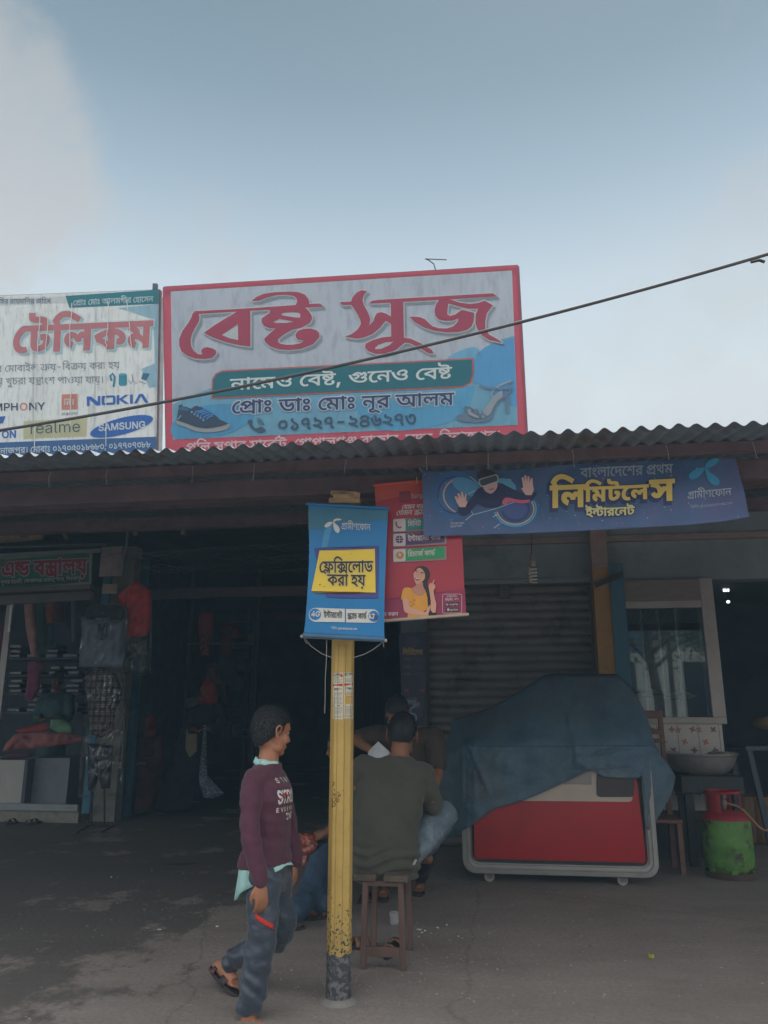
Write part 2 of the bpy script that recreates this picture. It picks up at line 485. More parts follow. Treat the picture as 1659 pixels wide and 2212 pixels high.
# ---------------------------------------------------------------- lettering
# outlines of the letters on the signs: per outline its point count, then steps (doubled x step + 1 for a corner point, y step)
GLYPH_DATA = [
[17,183,93,1,-10,-31,0,1,-83,-21,0,-10,9,-32,15,-40,11,-23,1,-9,15,28,9,62,14,33,5,-5,-7,1,11,-131,0,1,10,13,129,71,7,-4,-24,-4,-50,-11,-19,-6,16,-2,36,-9,32,-13,9,-9,-3,0,0,4,0,7,1,4,12,57,-1,-8,0,-10,5,1,4,0,4,10,5,9,0,8,0,10,-5,1,-4,0,-4,-10,-5],
[21,83,93,1,-10,-29,0,1,-83,-23,0,1,70,-4,5,-14,8,-9,0,-3,0,1,10,7,0,6,0,16,-4,7,-5,-2,1,0,5,1,2,1,11,17,0,9,-10],
[33,83,93,1,-10,-29,0,1,-83,-23,0,1,83,-31,0,1,10,29,0,-4,3,-10,6,-3,4,10,8,24,15,32,9,23,0,16,0,28,-4,30,-8,28,-10,17,-6,-13,-8,-20,8,-34,11,-30,6,-15,0,-18,0,-24,-6,-16,-10,-7,-7,2,-2,8,-6,7,-3],
[44,73,75,24,0,30,-8,14,-12,1,-6,0,-13,-36,-14,-33,-1,5,2,14,-2,30,-7,30,-10,15,-6,-13,-7,-18,6,-32,11,-30,7,-32,6,-21,2,5,10,10,-1,20,-1,15,0,22,0,22,5,10,8,1,4,0,8,-24,8,-17,0,-10,0,-14,-2,-6,-4,1,-2,0,-2,2,-2,1,-1,-21,-3,-2,3,-2,5,1,2,0,5,14,8,24,4,9,53,70,0,5,-16,7,-13,1,9,7,13,-2,18,-3,16,-8,1,-7,4,163,93,1,-10,-165,0,1,10],
[37,191,93,1,-10,-31,0,1,-83,-21,0,1,20,5,-8,-10,8,-22,14,-24,8,-13,0,-10,0,-16,-6,1,-5,0,-5,14,-7,15,-2,-5,-12,-16,3,-20,8,-10,10,1,5,0,7,14,10,22,5,11,0,18,0,28,-7,20,-11,11,-7,-5,0,0,3,0,7,1,4,1,41,-139,0,1,10,14,91,48,0,-2,1,-1,-23,3,0,9,-12,11,-22,5,-19,1,5,11,15,-2,14,-1,22,-4,16,-9,8,-12],
[36,185,93,1,-10,-31,0,1,-83,-21,0,1,36,5,-8,-10,7,-22,11,-26,7,-11,0,-10,0,-16,-6,1,-6,0,-4,14,-7,13,-2,-11,-11,-18,4,-20,12,1,9,0,7,14,10,22,4,13,0,14,0,26,-5,24,-9,11,-6,-3,-1,-2,3,0,7,1,4,1,27,-133,0,1,10],
[28,107,93,1,-10,-5,0,-8,-1,-22,-7,-20,-12,-12,-15,1,-9,0,-11,14,-12,18,-6,11,0,8,0,10,2,7,2,11,-9,-6,-3,-20,-3,-9,0,-18,0,-28,10,-18,18,1,12,0,12,16,18,24,13,26,9,15,2],
[63,231,93,1,-10,-31,0,1,-83,-23,0,1,59,9,-9,-12,9,-22,13,-18,8,-18,3,-9,0,-12,0,-20,-4,-16,-8,-7,-4,-1,0,4,1,10,2,7,0,18,0,16,-10,1,-7,0,-1,-2,-3,1,-1,-3,1,2,2,8,3,6,4,5,2,39,17,15,-8,-83,-40,-17,9,25,11,-9,-6,-9,-4,6,3,6,6,1,3,0,4,-10,5,-7,0,-6,0,-8,-2,-3,-1,-23,11,12,8,26,12,28,6,17,0,16,0,26,-6,26,-12,15,-10,-5,1,0,3,-2,9,1,5,1,19,17,0,9,-10,33,199,-6,-21,0,-4,4,-8,6,-14,2,-7,0,-16,0,-28,-2,-17,0,-10,0,-24,2,-20,6,-12,11,1,9,0,2,0,6,3,3,25,-1,-2,-2,-2,-6,1,-2,0,-6,12,-8,20,-3,13,0,14,0,28,2,17,0,10,0,20,-3,7,-5,1,14,25,0],
[16,25,73,0,6,10,9,20,5,13,0,12,0,18,-5,12,-9,1,-6,0,-6,-12,-10,-18,-5,-11,0,-12,0,-20,5,-10,10,12,45,73,0,-5,12,-6,11,0,10,0,12,6,1,5,0,5,-12,6,-9,0,-10,0,-12,-6,16,25,21,0,6,10,9,20,5,13,0,12,0,18,-5,12,-9,1,-6,0,-7,-12,-9,-18,-5,-11,0,-12,0,-20,5,-10,9,12,45,21,0,-5,12,-6,11,0,10,0,12,6,1,5,0,5,-12,5,-9,0,-10,0,-12,-6],
[19,271,93,1,-10,-29,0,1,-83,-23,0,-8,9,-26,13,-13,5,7,10,12,-3,24,-12,9,-6,-2,3,0,3,0,5,1,2,1,54,-219,0,1,10,38,113,14,-20,0,-36,9,-34,23,-13,20,23,4,12,-16,24,-20,28,-9,21,0,16,0,20,5,10,9,1,6,0,9,-20,10,-13,0,-10,0,-10,-4,1,-4,0,-1,2,-4,1,-1,-21,-3,-2,4,-2,5,1,2,0,6,12,7,20,4,11,0,18,0,26,-8,14,-14,1,-9,0,-8,-16,-14,-30,-8,9,105,70,-2,5,-14,7,-15,1,9,7,15,-2,16,-3,16,-8,1,-7,21,351,93,1,-10,-31,0,1,-83,-21,0,1,72,-6,6,-12,5,-7,0,-3,0,1,10,5,0,8,0,14,-4,5,-5,0,1,0,5,1,2,1,11,17,0,7,-10],
[55,223,93,1,-10,-31,0,1,-83,-21,0,1,50,3,-4,-8,5,-14,6,-7,0,-4,0,-10,-2,-6,-4,1,-5,0,-2,0,-2,1,-1,-19,-1,0,6,-12,9,-16,4,-7,0,-8,0,-12,-3,-6,-5,1,-4,0,-6,18,-8,17,-3,-7,-11,-14,2,-22,8,-14,11,1,8,0,7,14,9,22,6,13,0,16,0,24,-6,9,-6,-3,-1,4,5,16,6,11,0,10,0,16,-5,11,-3,-3,-3,0,3,0,7,1,3,1,13,-171,0,1,10],
[52,147,0,1,64,7,-10,-12,8,-18,11,-16,7,-18,3,-9,0,-14,0,-20,-8,-7,-5,-3,-1,4,1,18,3,11,0,14,0,18,-5,8,-9,1,-4,0,-9,-24,-13,-25,-7,-13,11,16,3,24,9,1,6,0,3,-10,5,-9,0,-8,0,-14,-2,-7,-2,-23,10,10,7,20,12,26,6,15,0,16,0,24,-5,24,-10,13,-8,-5,1,0,3,0,8,1,5,1,15,17,0,7,-10,33,0,1,-10,-31,0,1,-83],
[48,83,83,-29,0,1,-83,-23,0,1,83,-31,0,1,10,33,0,0,10,-18,13,-30,8,-36,3,-19,0,-18,0,-24,-2,-14,-3,1,-3,0,-3,14,-2,9,0,31,0,16,0,18,-2,7,-3,6,-3,4,-8,1,-6,-19,0,0,4,-4,4,-1,2,-4,1,-8,1,-7,0,-29,0,-12,0,-18,1,-5,2,-8,2,-6,6,1,3,0,9,38,11,41,0,62,0,66,-22,3,-23,31,0],
[33,107,93,1,-10,-5,0,-8,-1,-22,-7,-20,-12,-12,-15,1,-9,0,-11,14,-12,18,-6,11,0,8,0,10,2,7,2,11,-9,-6,-3,-20,-3,-7,0,-20,0,-28,10,-18,18,1,12,0,12,20,20,30,14,21,3,-19,-5,-4,0,-14,0,-5,0,-43,0,1,10],
[44,209,93,1,-10,-31,0,1,-83,-23,0,1,53,9,-9,-10,6,-12,6,-7,0,-4,0,-6,-2,-10,-7,-7,-7,-8,-7,-12,-10,-16,-4,-9,0,-8,0,-14,3,-16,8,-7,7,19,5,8,-7,12,-5,7,0,6,0,8,4,12,7,7,7,9,5,8,8,14,6,9,0,10,0,16,-5,11,-6,-5,0,0,3,-2,7,1,3,1,14,-155,0,1,10,14,83,41,-4,10,-6,12,-7,3,-8,4,-26,3,-17,1,5,12,17,-3,18,-2,22,-4,14,-7,8,-10,1,-7],
[28,129,93,1,-20,-19,0,-12,-4,-16,-7,-12,-9,-6,-9,1,-5,0,-7,10,-8,14,-4,7,0,8,0,8,1,5,1,17,-19,-10,-2,-18,-2,-11,0,-24,0,-34,9,-20,17,1,14,0,9,12,17,20,13,28,12,15,3],
[44,187,93,1,-20,-111,0,1,-41,0,-3,2,-3,3,-1,4,-2,7,0,6,0,12,3,7,2,4,2,8,5,1,2,0,2,-6,2,-3,0,-4,0,-6,0,-1,-1,-5,21,6,1,14,1,11,0,20,0,22,-6,8,-10,1,-5,0,-8,-14,-13,-11,-6,-12,-5,-34,-7,-19,0,-14,0,-22,3,-7,3,-8,4,-10,11,1,10,1,39,-25,0,1,20,30,111,93,0,5,-8,3,-9,0,-15,0,-26,0,-30,4,-9,5,-4,3,-6,9,1,6,0,2,0,5,3,2,51,-1,-2,-2,1,-2,0,-3,2,-4,5,-1,2,-1,10,-1,13,0,19,0,18,0,20,-3,9,-3,8,-3,8,-11,1,-9],
[33,101,93,1,-20,-23,0,1,-73,-53,0,1,73,-25,0,1,20,29,0,-6,3,-10,7,-3,3,16,13,32,13,34,6,21,0,14,0,26,-3,30,-5,34,-9,25,-7,-23,-17,-26,7,-34,9,-26,4,-11,0,-14,0,-18,-4,-14,-7,-5,-3,4,-3,6,-5,3,-2],
[55,245,93,1,-20,-25,0,1,-73,-53,0,1,45,11,-8,-4,3,-8,3,-7,0,-2,0,-6,-1,-2,-3,1,-3,0,-1,0,-3,1,-1,-43,-1,-2,4,-8,6,-10,4,-7,0,-4,0,-4,-2,-4,-2,1,-1,0,-4,14,-4,11,-2,-13,-21,-18,3,-28,9,-16,12,1,8,0,8,14,11,24,6,17,0,20,0,28,-7,13,-6,-9,0,4,6,18,7,11,0,10,0,18,-4,7,-4,-9,-2,-2,3,-2,8,1,3,1,4,-167,0,1,20],
[19,267,93,1,-20,-97,0,1,-10,1,-9,1,-54,-51,0,-12,7,-28,10,-32,7,-19,2,-19,23,30,8,58,10,31,3,-3,-4,1,7,-121,0,1,20,14,117,51,7,-2,-12,-1,-18,-3,-18,-4,-9,-2,10,-1,24,-5,20,-8,9,-4,-7,0,-2,3,0,8,1,3,22,257,36,0,-6,-8,-9,-22,-6,-17,0,-8,0,-12,0,-5,1,3,21,2,-1,4,0,5,0,4,0,6,2,1,2,0,3,-18,5,-21,2,1,20,26,-1,42,-9,24,-14],
[37,207,93,1,-20,-25,0,1,-73,-51,0,1,18,7,-8,-10,7,-20,9,-20,5,-9,0,-4,0,-6,-2,1,-2,0,-2,8,-3,11,-2,-15,-20,-16,3,-26,7,-14,11,1,8,0,8,16,10,26,4,15,0,12,0,24,-2,20,-7,11,-6,-3,-1,0,4,0,8,1,3,1,23,-131,0,1,20,15,105,46,0,-2,0,-4,-1,-2,-49,6,0,6,-8,7,-18,4,-17,1,9,17,25,-2,16,-2,24,-4,16,-7,8,-10],
[31,85,90,1,3,0,6,-10,6,-13,0,-5,0,-18,0,-22,3,-7,2,-8,3,-8,10,1,6,0,2,2,4,1,2,23,-1,0,-2,-2,-2,1,-2,0,-3,4,-5,3,-2,4,-2,16,-2,17,0,16,0,20,-3,7,-3,4,-2,6,-9,1,-6,28,107,93,1,-10,-5,0,-8,-1,-22,-7,-20,-12,-12,-15,1,-9,0,-11,14,-12,18,-6,11,0,8,0,10,2,7,2,11,-9,-6,-3,-20,-3,-9,0,-18,0,-28,10,-18,18,1,12,0,12,16,18,24,13,26,9,15,2],
[17,183,93,1,-10,-31,0,1,-83,-21,0,-10,9,-32,15,-40,11,-23,1,-9,15,28,9,62,14,33,5,-5,-7,1,11,-131,0,1,10,13,129,71,7,-4,-24,-4,-50,-11,-19,-6,16,-2,36,-9,32,-13,9,-9,-3,0,0,4,0,7,1,4],
[15,183,93,1,-10,-31,0,1,-83,-21,0,-10,9,-32,15,-40,11,-23,1,-9,15,28,9,62,14,33,5,-5,-7,1,21,13,129,71,7,-4,-24,-4,-50,-11,-19,-6,16,-2,36,-9,32,-13,9,-9,-3,0,0,4,0,7,1,4,22,73,94,4,0,8,0,5,0,-1,-11,-2,0,-4,0,-3,0,-10,0,-10,-4,1,-3,0,-4,14,-5,19,-4,-17,-6,-12,3,-16,6,-10,8,1,5,0,4,10,7,16,4],
[31,109,93,0,6,-12,6,-11,0,-21,0,-20,0,-22,3,-5,2,-8,3,-10,10,1,6,0,2,2,4,1,2,23,-1,0,-2,0,-2,1,-2,0,-3,2,-5,5,-2,4,-2,16,-2,15,0,19,0,14,0,20,-3,7,-3,6,-2,4,-9,1,-6,44,73,75,24,0,30,-8,14,-12,1,-6,0,-13,-36,-14,-33,-1,5,2,14,-2,30,-7,30,-10,15,-6,-13,-7,-18,6,-32,11,-30,7,-32,6,-21,2,5,10,10,-1,20,-1,15,0,22,0,22,5,10,8,1,4,0,8,-24,8,-17,0,-10,0,-14,-2,-6,-4,1,-2,0,-2,2,-2,1,-1,-21,-3,-2,3,-2,5,1,2,0,5,14,8,24,4,9,53,70,0,5,-16,7,-13,1,9,7,13,-2,18,-3,16,-8,1,-7,4,163,93,1,-10,-165,0,1,10],
[4,283,93,1,-10,-285,0,1,10,75,143,79,10,0,16,-2,7,-2,6,-2,6,-8,1,-7,1,-1,0,-2,0,-4,1,-2,1,-3,1,-46,-23,0,-2,7,-14,6,-9,0,-12,0,-16,-1,-20,-2,-11,0,-10,0,-22,3,-18,5,-12,12,1,9,0,4,2,7,1,3,25,-2,-2,-2,0,-5,1,-4,0,-8,12,-8,16,-2,11,0,10,0,18,1,16,1,11,0,10,0,18,-4,5,-4,1,41,0,4,-2,4,-1,1,-4,2,-6,1,-5,0,-10,0,-16,-4,-3,-2,-8,-3,-6,-6,1,-3,0,-2,6,-4,11,0,4,0,6,0,3,1,3,-11,-2,0,-10,-1,-7,0,-12,0,-22,7,1,9,0,5,10,10,11,5,10,4,24,5,21,229,64,18,0,22,-11,1,-8,0,-5,-8,-9,-20,-8,-17,-3,-7,11,14,2,18,6,1,5,0,5,-12,4,-7,0,-12,0,-20,-9,-7,-8,-11,6,10,11,28,11],
[21,191,93,1,-10,-29,0,1,-83,-23,0,-12,8,-32,13,-40,9,-25,2,-11,13,10,4,20,5,22,6,11,2,-12,4,-30,7,-19,2,11,11,1,-3,-27,0,1,10,21,137,83,-95,0,-5,1,12,-2,26,-6,22,-8,7,-3,3,-9,-10,-2,-24,-6,-22,-5,-7,-3,-3,2,26,-2,38,-8,30,-12,13,-8,-1,0,-2,3,0,7,1,4],
[12,-75,-27,-8,0,-10,4,1,4,0,4,10,5,9,0,8,0,10,-5,1,-4,0,-4,-10,-4],
[4,145,53,1,-12,-95,0,1,12],
[19,247,93,1,-10,-97,0,1,-10,1,-2,1,-71,-23,0,-8,9,-32,15,-40,11,-21,1,-9,15,28,8,58,13,35,6,-7,-7,1,12,-127,0,1,10,14,125,70,7,-4,-14,-2,-34,-7,-30,-8,-11,-3,16,-2,36,-9,30,-14,7,-7,-1,-1,0,4,-2,7,1,4,22,229,43,0,-5,-8,-9,-18,-5,-13,0,-6,0,-8,0,-3,0,3,11,2,0,4,0,5,0,14,0,8,5,1,4,0,8,-30,12,-29,2,1,11,24,-1,38,-9,22,-15],
[22,213,93,1,-10,-31,0,1,-83,-21,0,-10,6,-20,12,-28,9,-32,7,-17,2,-7,14,15,-6,28,-2,40,-10,26,-12,9,-5,0,3,0,7,1,4,1,74,17,0,7,-10,17,137,70,0,-8,-20,-12,-32,-7,-21,-2,-13,2,-5,7,24,1,32,5,14,8,1,6,0,5,-8,7,-9,4,19,8,10,-5,14,-12,23,55,64,-18,0,-22,10,1,8,0,4,4,6,5,2,23,-3,-2,-1,-2,-5,1,-2,0,-4,8,-4,7,0,6,0,14,3,14,7,7,7,19,2,1,-8,-6,-6,-16,-10,-22,-6],
[35,-85,-40,-8,0,-20,4,-12,7,1,6,0,8,22,9,23,0,18,0,34,-7,36,-12,21,-8,-11,-8,-20,9,-34,11,-30,6,-13,0,-10,0,-12,-5,1,-3,0,-4,12,-4,9,0,12,0,12,5,8,7,2,7,1,3,1,10,25,0,1,-8,0,-4,-4,-11,-12,-11,-22,-7],
[57,175,93,1,-10,-121,0,1,-5,-1,-9,2,-2,0,-7,1,-3,1,-26,0,-7,2,-5,3,-1,6,-4,13,0,12,0,20,6,9,4,8,5,10,10,1,5,0,5,-12,3,-9,0,-1,0,-12,0,-18,3,-7,2,-6,1,-12,6,-3,3,5,13,6,-5,14,-8,20,-4,17,0,7,0,10,0,12,-1,7,-2,6,-2,8,-7,1,-5,0,-9,-18,-17,-13,-6,-10,-5,-26,-5,-15,0,-12,0,-16,3,-3,2,-6,3,-6,8,1,9,1,54,-31,0,1,10],
[41,141,46,-10,0,-14,2,-16,4,-7,5,-8,3,-8,3,-3,0,-6,0,-8,-4,1,-3,0,-2,8,-5,5,-3,-15,-8,-8,4,-12,9,1,6,0,6,10,7,16,3,9,0,12,0,18,-4,9,-5,12,-4,12,-4,11,0,10,0,12,5,1,5,0,6,-12,10,-9,4,25,3,4,-2,10,-7,6,-9,1,-5,0,-10,-22,-10,4,211,93,1,-10,-213,0,1,10,69,137,56,12,0,14,-3,5,-2,6,-2,8,-7,1,-7,1,-53,-23,0,-2,7,-14,7,-9,0,-8,0,-18,-2,-20,-1,-9,0,-10,0,-20,2,-18,6,-12,11,1,10,0,3,2,7,1,3,25,-2,-2,-2,0,-5,1,-4,0,-8,10,-8,18,-2,9,0,8,0,18,1,16,2,9,0,10,0,16,-4,7,-5,1,36,0,4,-2,4,-3,2,-2,1,-8,1,-3,0,-8,0,-14,-3,-12,-5,-6,-5,1,-3,0,-2,6,-3,9,0,4,0,6,1,3,0,3,-11,-2,0,-10,-1,-5,0,-8,0,-16,3,-10,7,1,5,0,4,10,10,18,8,24,5],
[10,37,47,20,-6,34,-15,28,-18,11,-9,-19,-5,-12,9,-24,15,-30,13,-19,7,16,25,73,0,6,10,9,20,5,13,0,12,0,18,-5,12,-9,1,-6,0,-6,-12,-10,-18,-5,-11,0,-12,0,-20,5,-10,10,12,45,73,0,-5,12,-6,11,0,10,0,12,6,1,5,0,5,-12,6,-9,0,-10,0,-12,-6],
[13,207,93,1,-10,-31,0,1,-83,-21,0,1,77,1,3,0,2,0,6,1,3,1,12,17,0,7,-10,23,109,94,12,0,20,-4,16,-8,5,-6,1,-15,-10,10,-26,12,-15,0,-10,0,-16,-6,1,-6,0,-6,20,-8,23,0,-1,-12,-20,1,-26,6,-12,12,1,7,0,8,14,10,20,5,23,25,94,12,0,22,-5,14,-11,1,-9,0,-6,-12,-11,-24,-7,-19,0,-1,12,16,0,18,4,6,6,1,3,0,6,-16,7,-15,0,-4,0,-12,0,-5,-1,-1,11,6,1,12,0],
[63,219,93,1,-10,-31,0,1,-83,-21,0,1,59,7,-9,-12,9,-20,13,-20,8,-18,3,-9,0,-12,0,-20,-4,-16,-8,-7,-4,-1,0,6,1,8,2,7,0,18,0,16,-10,1,-7,0,-1,0,-3,-1,-1,-3,1,4,2,6,3,8,4,5,2,37,17,15,-8,-83,-40,-17,9,25,11,-9,-6,-9,-4,6,3,6,6,1,3,0,4,-10,5,-7,0,-4,0,-10,-2,-3,-1,-23,11,12,8,26,12,28,6,17,0,16,0,28,-6,24,-12,15,-10,-5,1,0,3,0,9,1,5,1,19,17,0,7,-10],
[31,153,94,24,0,26,-11,1,-11,0,-7,-16,-11,-26,-9,-15,-3,-9,11,20,3,24,9,1,7,0,6,-14,6,-11,0,-10,0,-20,-4,-14,-5,-8,-7,1,-2,0,-3,6,-3,11,-1,-5,-11,-18,2,-16,8,1,7,0,5,12,10,22,9,28,5,23,205,34,0,-13,-36,-15,-31,0,-22,0,-36,8,-34,16,-26,27,-9,19,23,3,12,-21,30,-27,40,-13,25,0,20,0,24,8,1,8,0,6,-16,8,-11,3,25,5,14,-4,14,-11],
[4,59,0,1,93,25,0,1,-93],
[51,97,-2,-24,0,-34,8,-20,13,-1,10,31,0,0,-7,16,-8,22,-3,13,0,16,0,22,4,14,9,1,6,0,5,-12,7,-20,4,-9,2,-27,3,-26,4,-28,14,1,11,0,9,20,14,34,8,21,0,22,0,32,-8,20,-13,1,-8,-25,0,-2,8,-28,8,-17,0,-14,0,-22,-4,-12,-8,1,-5,0,-6,14,-7,20,-4,9,-1,23,-3,8,-1,22,-4,20,-7,12,-11,1,-7,0,-9,-20,-15,-34,-8],
[16,89,0,1,45,-79,64,33,0,45,-35,6,-6,12,-11,7,-8,-11,0,6,8,12,11,7,6,45,35,33,0,-79,-64,1,-45],
[46,27,0,1,109,41,0,55,-69,2,-2,4,-7,6,-9,4,-8,3,-4,-5,0,2,3,6,9,6,8,4,8,3,2,53,69,41,0,1,-109,-25,0,1,62,0,4,0,8,0,10,0,10,1,4,3,0,-2,-5,-8,-10,-6,-10,-6,-8,-1,-3,-47,-62,-23,0,-49,62,-2,3,-6,8,-6,9,-8,11,-3,5,5,0,0,-4,0,-9,0,-10,0,-9,1,-4,1,-62],
[24,27,0,1,109,77,0,24,0,34,-9,16,-16,1,-10,0,-9,-16,-16,-34,-10,-23,0,-53,0,1,13,53,0,18,0,20,6,10,10,1,6,0,7,-10,10,-20,6,-17,0,-45,0,1,-97],
[12,27,0,1,109,29,0,1,-47,115,0,1,47,29,0,1,-109,-27,0,1,50,-113,0,1,-50],
[16,115,-1,-28,0,-42,13,-26,25,1,17,0,18,26,25,42,14,29,0,28,0,44,-14,26,-25,1,-18,0,-17,-26,-25,-44,-13,16,115,11,20,0,32,10,18,20,1,13,0,15,-18,19,-32,10,-19,0,-18,0,-32,-10,-20,-20,1,-14,0,-13,20,-20,32,-10],
[28,27,0,1,109,35,0,89,-70,4,-2,10,-9,10,-11,7,-6,-3,0,0,7,-2,11,0,10,1,3,1,67,29,0,1,-109,-33,0,-77,62,-6,4,-10,10,-16,12,-9,9,7,0,0,-8,2,-14,0,-10,1,-3,1,-62],
[28,11,0,65,47,1,-10,-61,45,33,0,21,-16,8,-6,12,-11,7,-5,-13,0,6,5,10,11,9,6,23,16,31,0,-61,-46,1,10,65,-46,-29,0,-23,18,-8,6,-12,11,-5,4,15,0,-6,-4,-10,-11,-7,-6,-23,-18],
[4,25,0,1,82,27,0,1,-82,12,37,95,-6,0,-12,5,1,4,0,4,12,5,7,0,8,0,10,-5,1,-4,0,-4,-10,-5],
[39,69,-2,-14,0,-26,6,-14,11,1,8,0,7,10,9,18,5,24,3,11,0,16,1,18,1,8,3,1,3,0,5,-6,8,-16,3,-11,0,-12,0,-16,-3,-10,-6,-1,-3,-25,5,6,7,22,8,26,4,13,0,8,0,22,-2,18,-6,14,-11,1,-10,1,-54,-25,0,1,11,-1,0,-4,-3,-12,-6,-20,-4,18,75,10,14,0,20,5,10,10,1,5,1,11,0,-1,-12,-2,-14,-1,-12,-1,-3,0,-10,0,-16,-3,-10,-6,1,-4,0,-5,8,-5,16,-3],
[16,91,-2,-22,0,-34,11,-18,19,1,12,0,13,18,19,34,11,23,0,22,0,34,-11,18,-19,1,-13,0,-12,-18,-19,-34,-11,16,91,10,16,0,22,9,10,13,1,8,0,9,-10,14,-22,8,-15,0,-16,0,-22,-8,-10,-14,1,-9,0,-8,10,-13,22,-9],
[42,25,0,1,82,25,0,1,-18,-1,0,4,6,14,9,20,4,11,0,18,0,22,-11,5,-9,-3,0,4,7,14,9,24,4,13,0,14,0,24,-6,14,-12,1,-10,1,-55,-25,0,1,55,0,9,-20,7,-13,0,-10,0,-16,-4,-10,-8,1,-6,1,-53,-25,0,1,56,0,7,-18,8,-13,0,-10,0,-16,-4,-10,-9,1,-6,1,-52],
[10,47,31,1,15,6,5,16,10,16,9,9,4,65,35,39,0,-93,-50,-1,0,7,27,0,1,109,29,0,1,-37,1,-24,1,-7,1,-41,4,161,0,-77,56,17,10,97,-66],
[12,15,0,1,12,39,0,1,85,-37,0,1,12,105,0,1,-12,-37,0,1,-85,39,0,1,-12],
[14,9,0,79,109,35,0,81,-109,-29,0,-45,65,-4,6,-12,18,-7,14,7,0,-8,-14,-12,-19,-3,-5,-43,-65,4,49,30,1,13,113,0,1,-13],
[38,69,0,-59,109,29,0,35,-67,4,-5,4,-11,6,-12,3,-6,-3,0,2,6,4,12,6,11,3,5,37,67,33,0,35,-67,4,-5,4,-11,6,-12,3,-6,-3,0,2,6,4,12,6,11,3,5,37,67,29,0,-59,-109,-31,0,-37,69,-4,7,-6,16,-3,10,7,0,-2,-10,-6,-15,-5,-8,-35,-69],
[6,27,0,1,109,29,0,1,-97,103,0,1,-12],
[8,15,97,1,12,167,0,1,-12,-69,0,1,-97,-25,0,1,97],
[19,25,0,1,82,25,0,1,-13,3,0,4,7,24,7,15,0,4,0,8,0,3,0,1,-13,-10,0,-5,0,-12,0,-18,-5,-10,-8,1,-6,1,-51],
[40,93,-2,-24,0,-34,11,-18,19,1,12,0,13,18,19,32,11,23,0,14,0,26,-4,20,-10,12,-16,1,-11,1,-6,-125,0,1,12,113,0,-11,-4,0,8,-10,12,-20,7,-15,0,-14,0,-20,-7,-12,-12,1,-6,1,-8,0,-9,12,-13,24,-6,15,0,10,0,16,3,12,5,3,5,27,-4,-4,-6,-18,-9,-28,-6],
[16,61,-1,-18,0,-18,10,1,9,1,91,27,0,1,-88,0,-5,4,-5,11,0,4,0,4,0,3,1,5,-11,-2,-1,-10,-1],
[22,113,-2,-26,0,-38,10,-22,18,1,11,1,72,29,0,1,-71,0,-8,14,-12,26,-7,19,0,18,0,26,7,14,12,1,8,1,71,27,0,1,-72,0,-11,-20,-18,-38,-10],
[40,117,-1,-30,0,-44,13,-24,25,1,17,0,18,24,25,44,14,29,0,18,0,30,-6,22,-9,16,-13,5,-8,-29,0,-2,5,-12,9,-16,6,-18,3,-11,0,-20,0,-30,-10,-20,-19,1,-15,0,-13,20,-20,32,-10,21,0,18,0,28,8,16,15,1,10,9,-1,-63,0,1,12,85,0,1,-12,0,-14,-24,-20,-40,-10],
[34,185,93,1,-10,-135,0,1,-45,-3,3,12,7,30,11,36,10,21,4,21,-10,-6,-5,-6,-10,-4,-11,1,-6,0,-8,4,-13,7,-8,-21,-3,-6,9,-6,16,1,9,0,6,4,11,6,9,5,3,5,-1,-18,-4,-32,-10,-32,-13,-15,-8,-17,6,1,51,-27,0,1,10],
[57,121,9,-18,0,-32,7,-28,14,-24,23,-9,17,25,3,10,-19,24,-23,34,-10,23,0,22,0,22,9,1,10,0,5,-4,6,-1,3,17,0,-8,-5,-18,-7,-20,-3,-11,0,-12,0,-18,4,-10,9,1,6,0,6,18,14,23,5,-6,0,-16,0,-5,0,-93,0,1,10,283,0,1,-10,-93,0,-8,0,-10,0,-5,0,-24,-6,-26,-9,-10,-8,1,-3,0,-4,10,-4,7,0,12,0,18,5,11,5,27,-4,4,-3,2,-9,1,-5,0,-7,-12,-13,-30,-9,26,241,31,0,-8,6,-13,5,-8,-21,-3,-6,9,-6,16,1,9,0,8,6,13,5,4,-22,0,-32,6,-22,10,-7,7,25,3,4,-4,14,-7,24,-4,19,0,4,0,8,0,5,0,13,-10,-8,-7,-6,-13],
[16,89,14,-20,0,-30,7,-16,15,1,11,0,9,14,16,30,10,25,0,24,0,30,-10,12,-15,1,-9,0,-9,-14,-16,-30,-9,16,91,71,-12,0,-20,-6,-12,-11,1,-7,0,-7,8,-10,18,-6,17,0,12,0,20,6,12,11,1,8,0,7,-10,10,-18,5],
[44,87,0,-26,0,-24,11,1,7,0,6,16,10,19,3,9,-12,-8,-1,-8,-3,1,-3,0,-3,12,-4,13,0,18,0,20,9,1,7,0,5,-6,7,-18,7,-13,6,-18,6,-22,9,-8,8,1,4,0,4,8,8,9,4,19,-6,-4,-2,-4,-4,1,-3,0,-2,2,-3,8,-4,14,-6,15,-5,16,-5,22,-10,8,-11,1,-7,0,-8,-16,-12,-28,-7],
[29,115,45,17,-2,-12,-3,-26,-3,-11,0,-28,0,-32,13,1,12,0,6,12,12,20,8,24,5,15,0,10,0,18,-2,7,-3,6,-3,8,-8,1,-9,1,-47,0,-3,2,-4,10,-2,9,0,-1,-12,-16,0,-18,4,-8,8,1,6,19,81,48,12,0,20,3,11,3,-7,-3,1,15,0,5,-2,7,-3,2,-2,1,-10,2,-5,0,-8,0,-16,-4,-12,-5,-8,-8,1,-5,0,-7,18,-6],
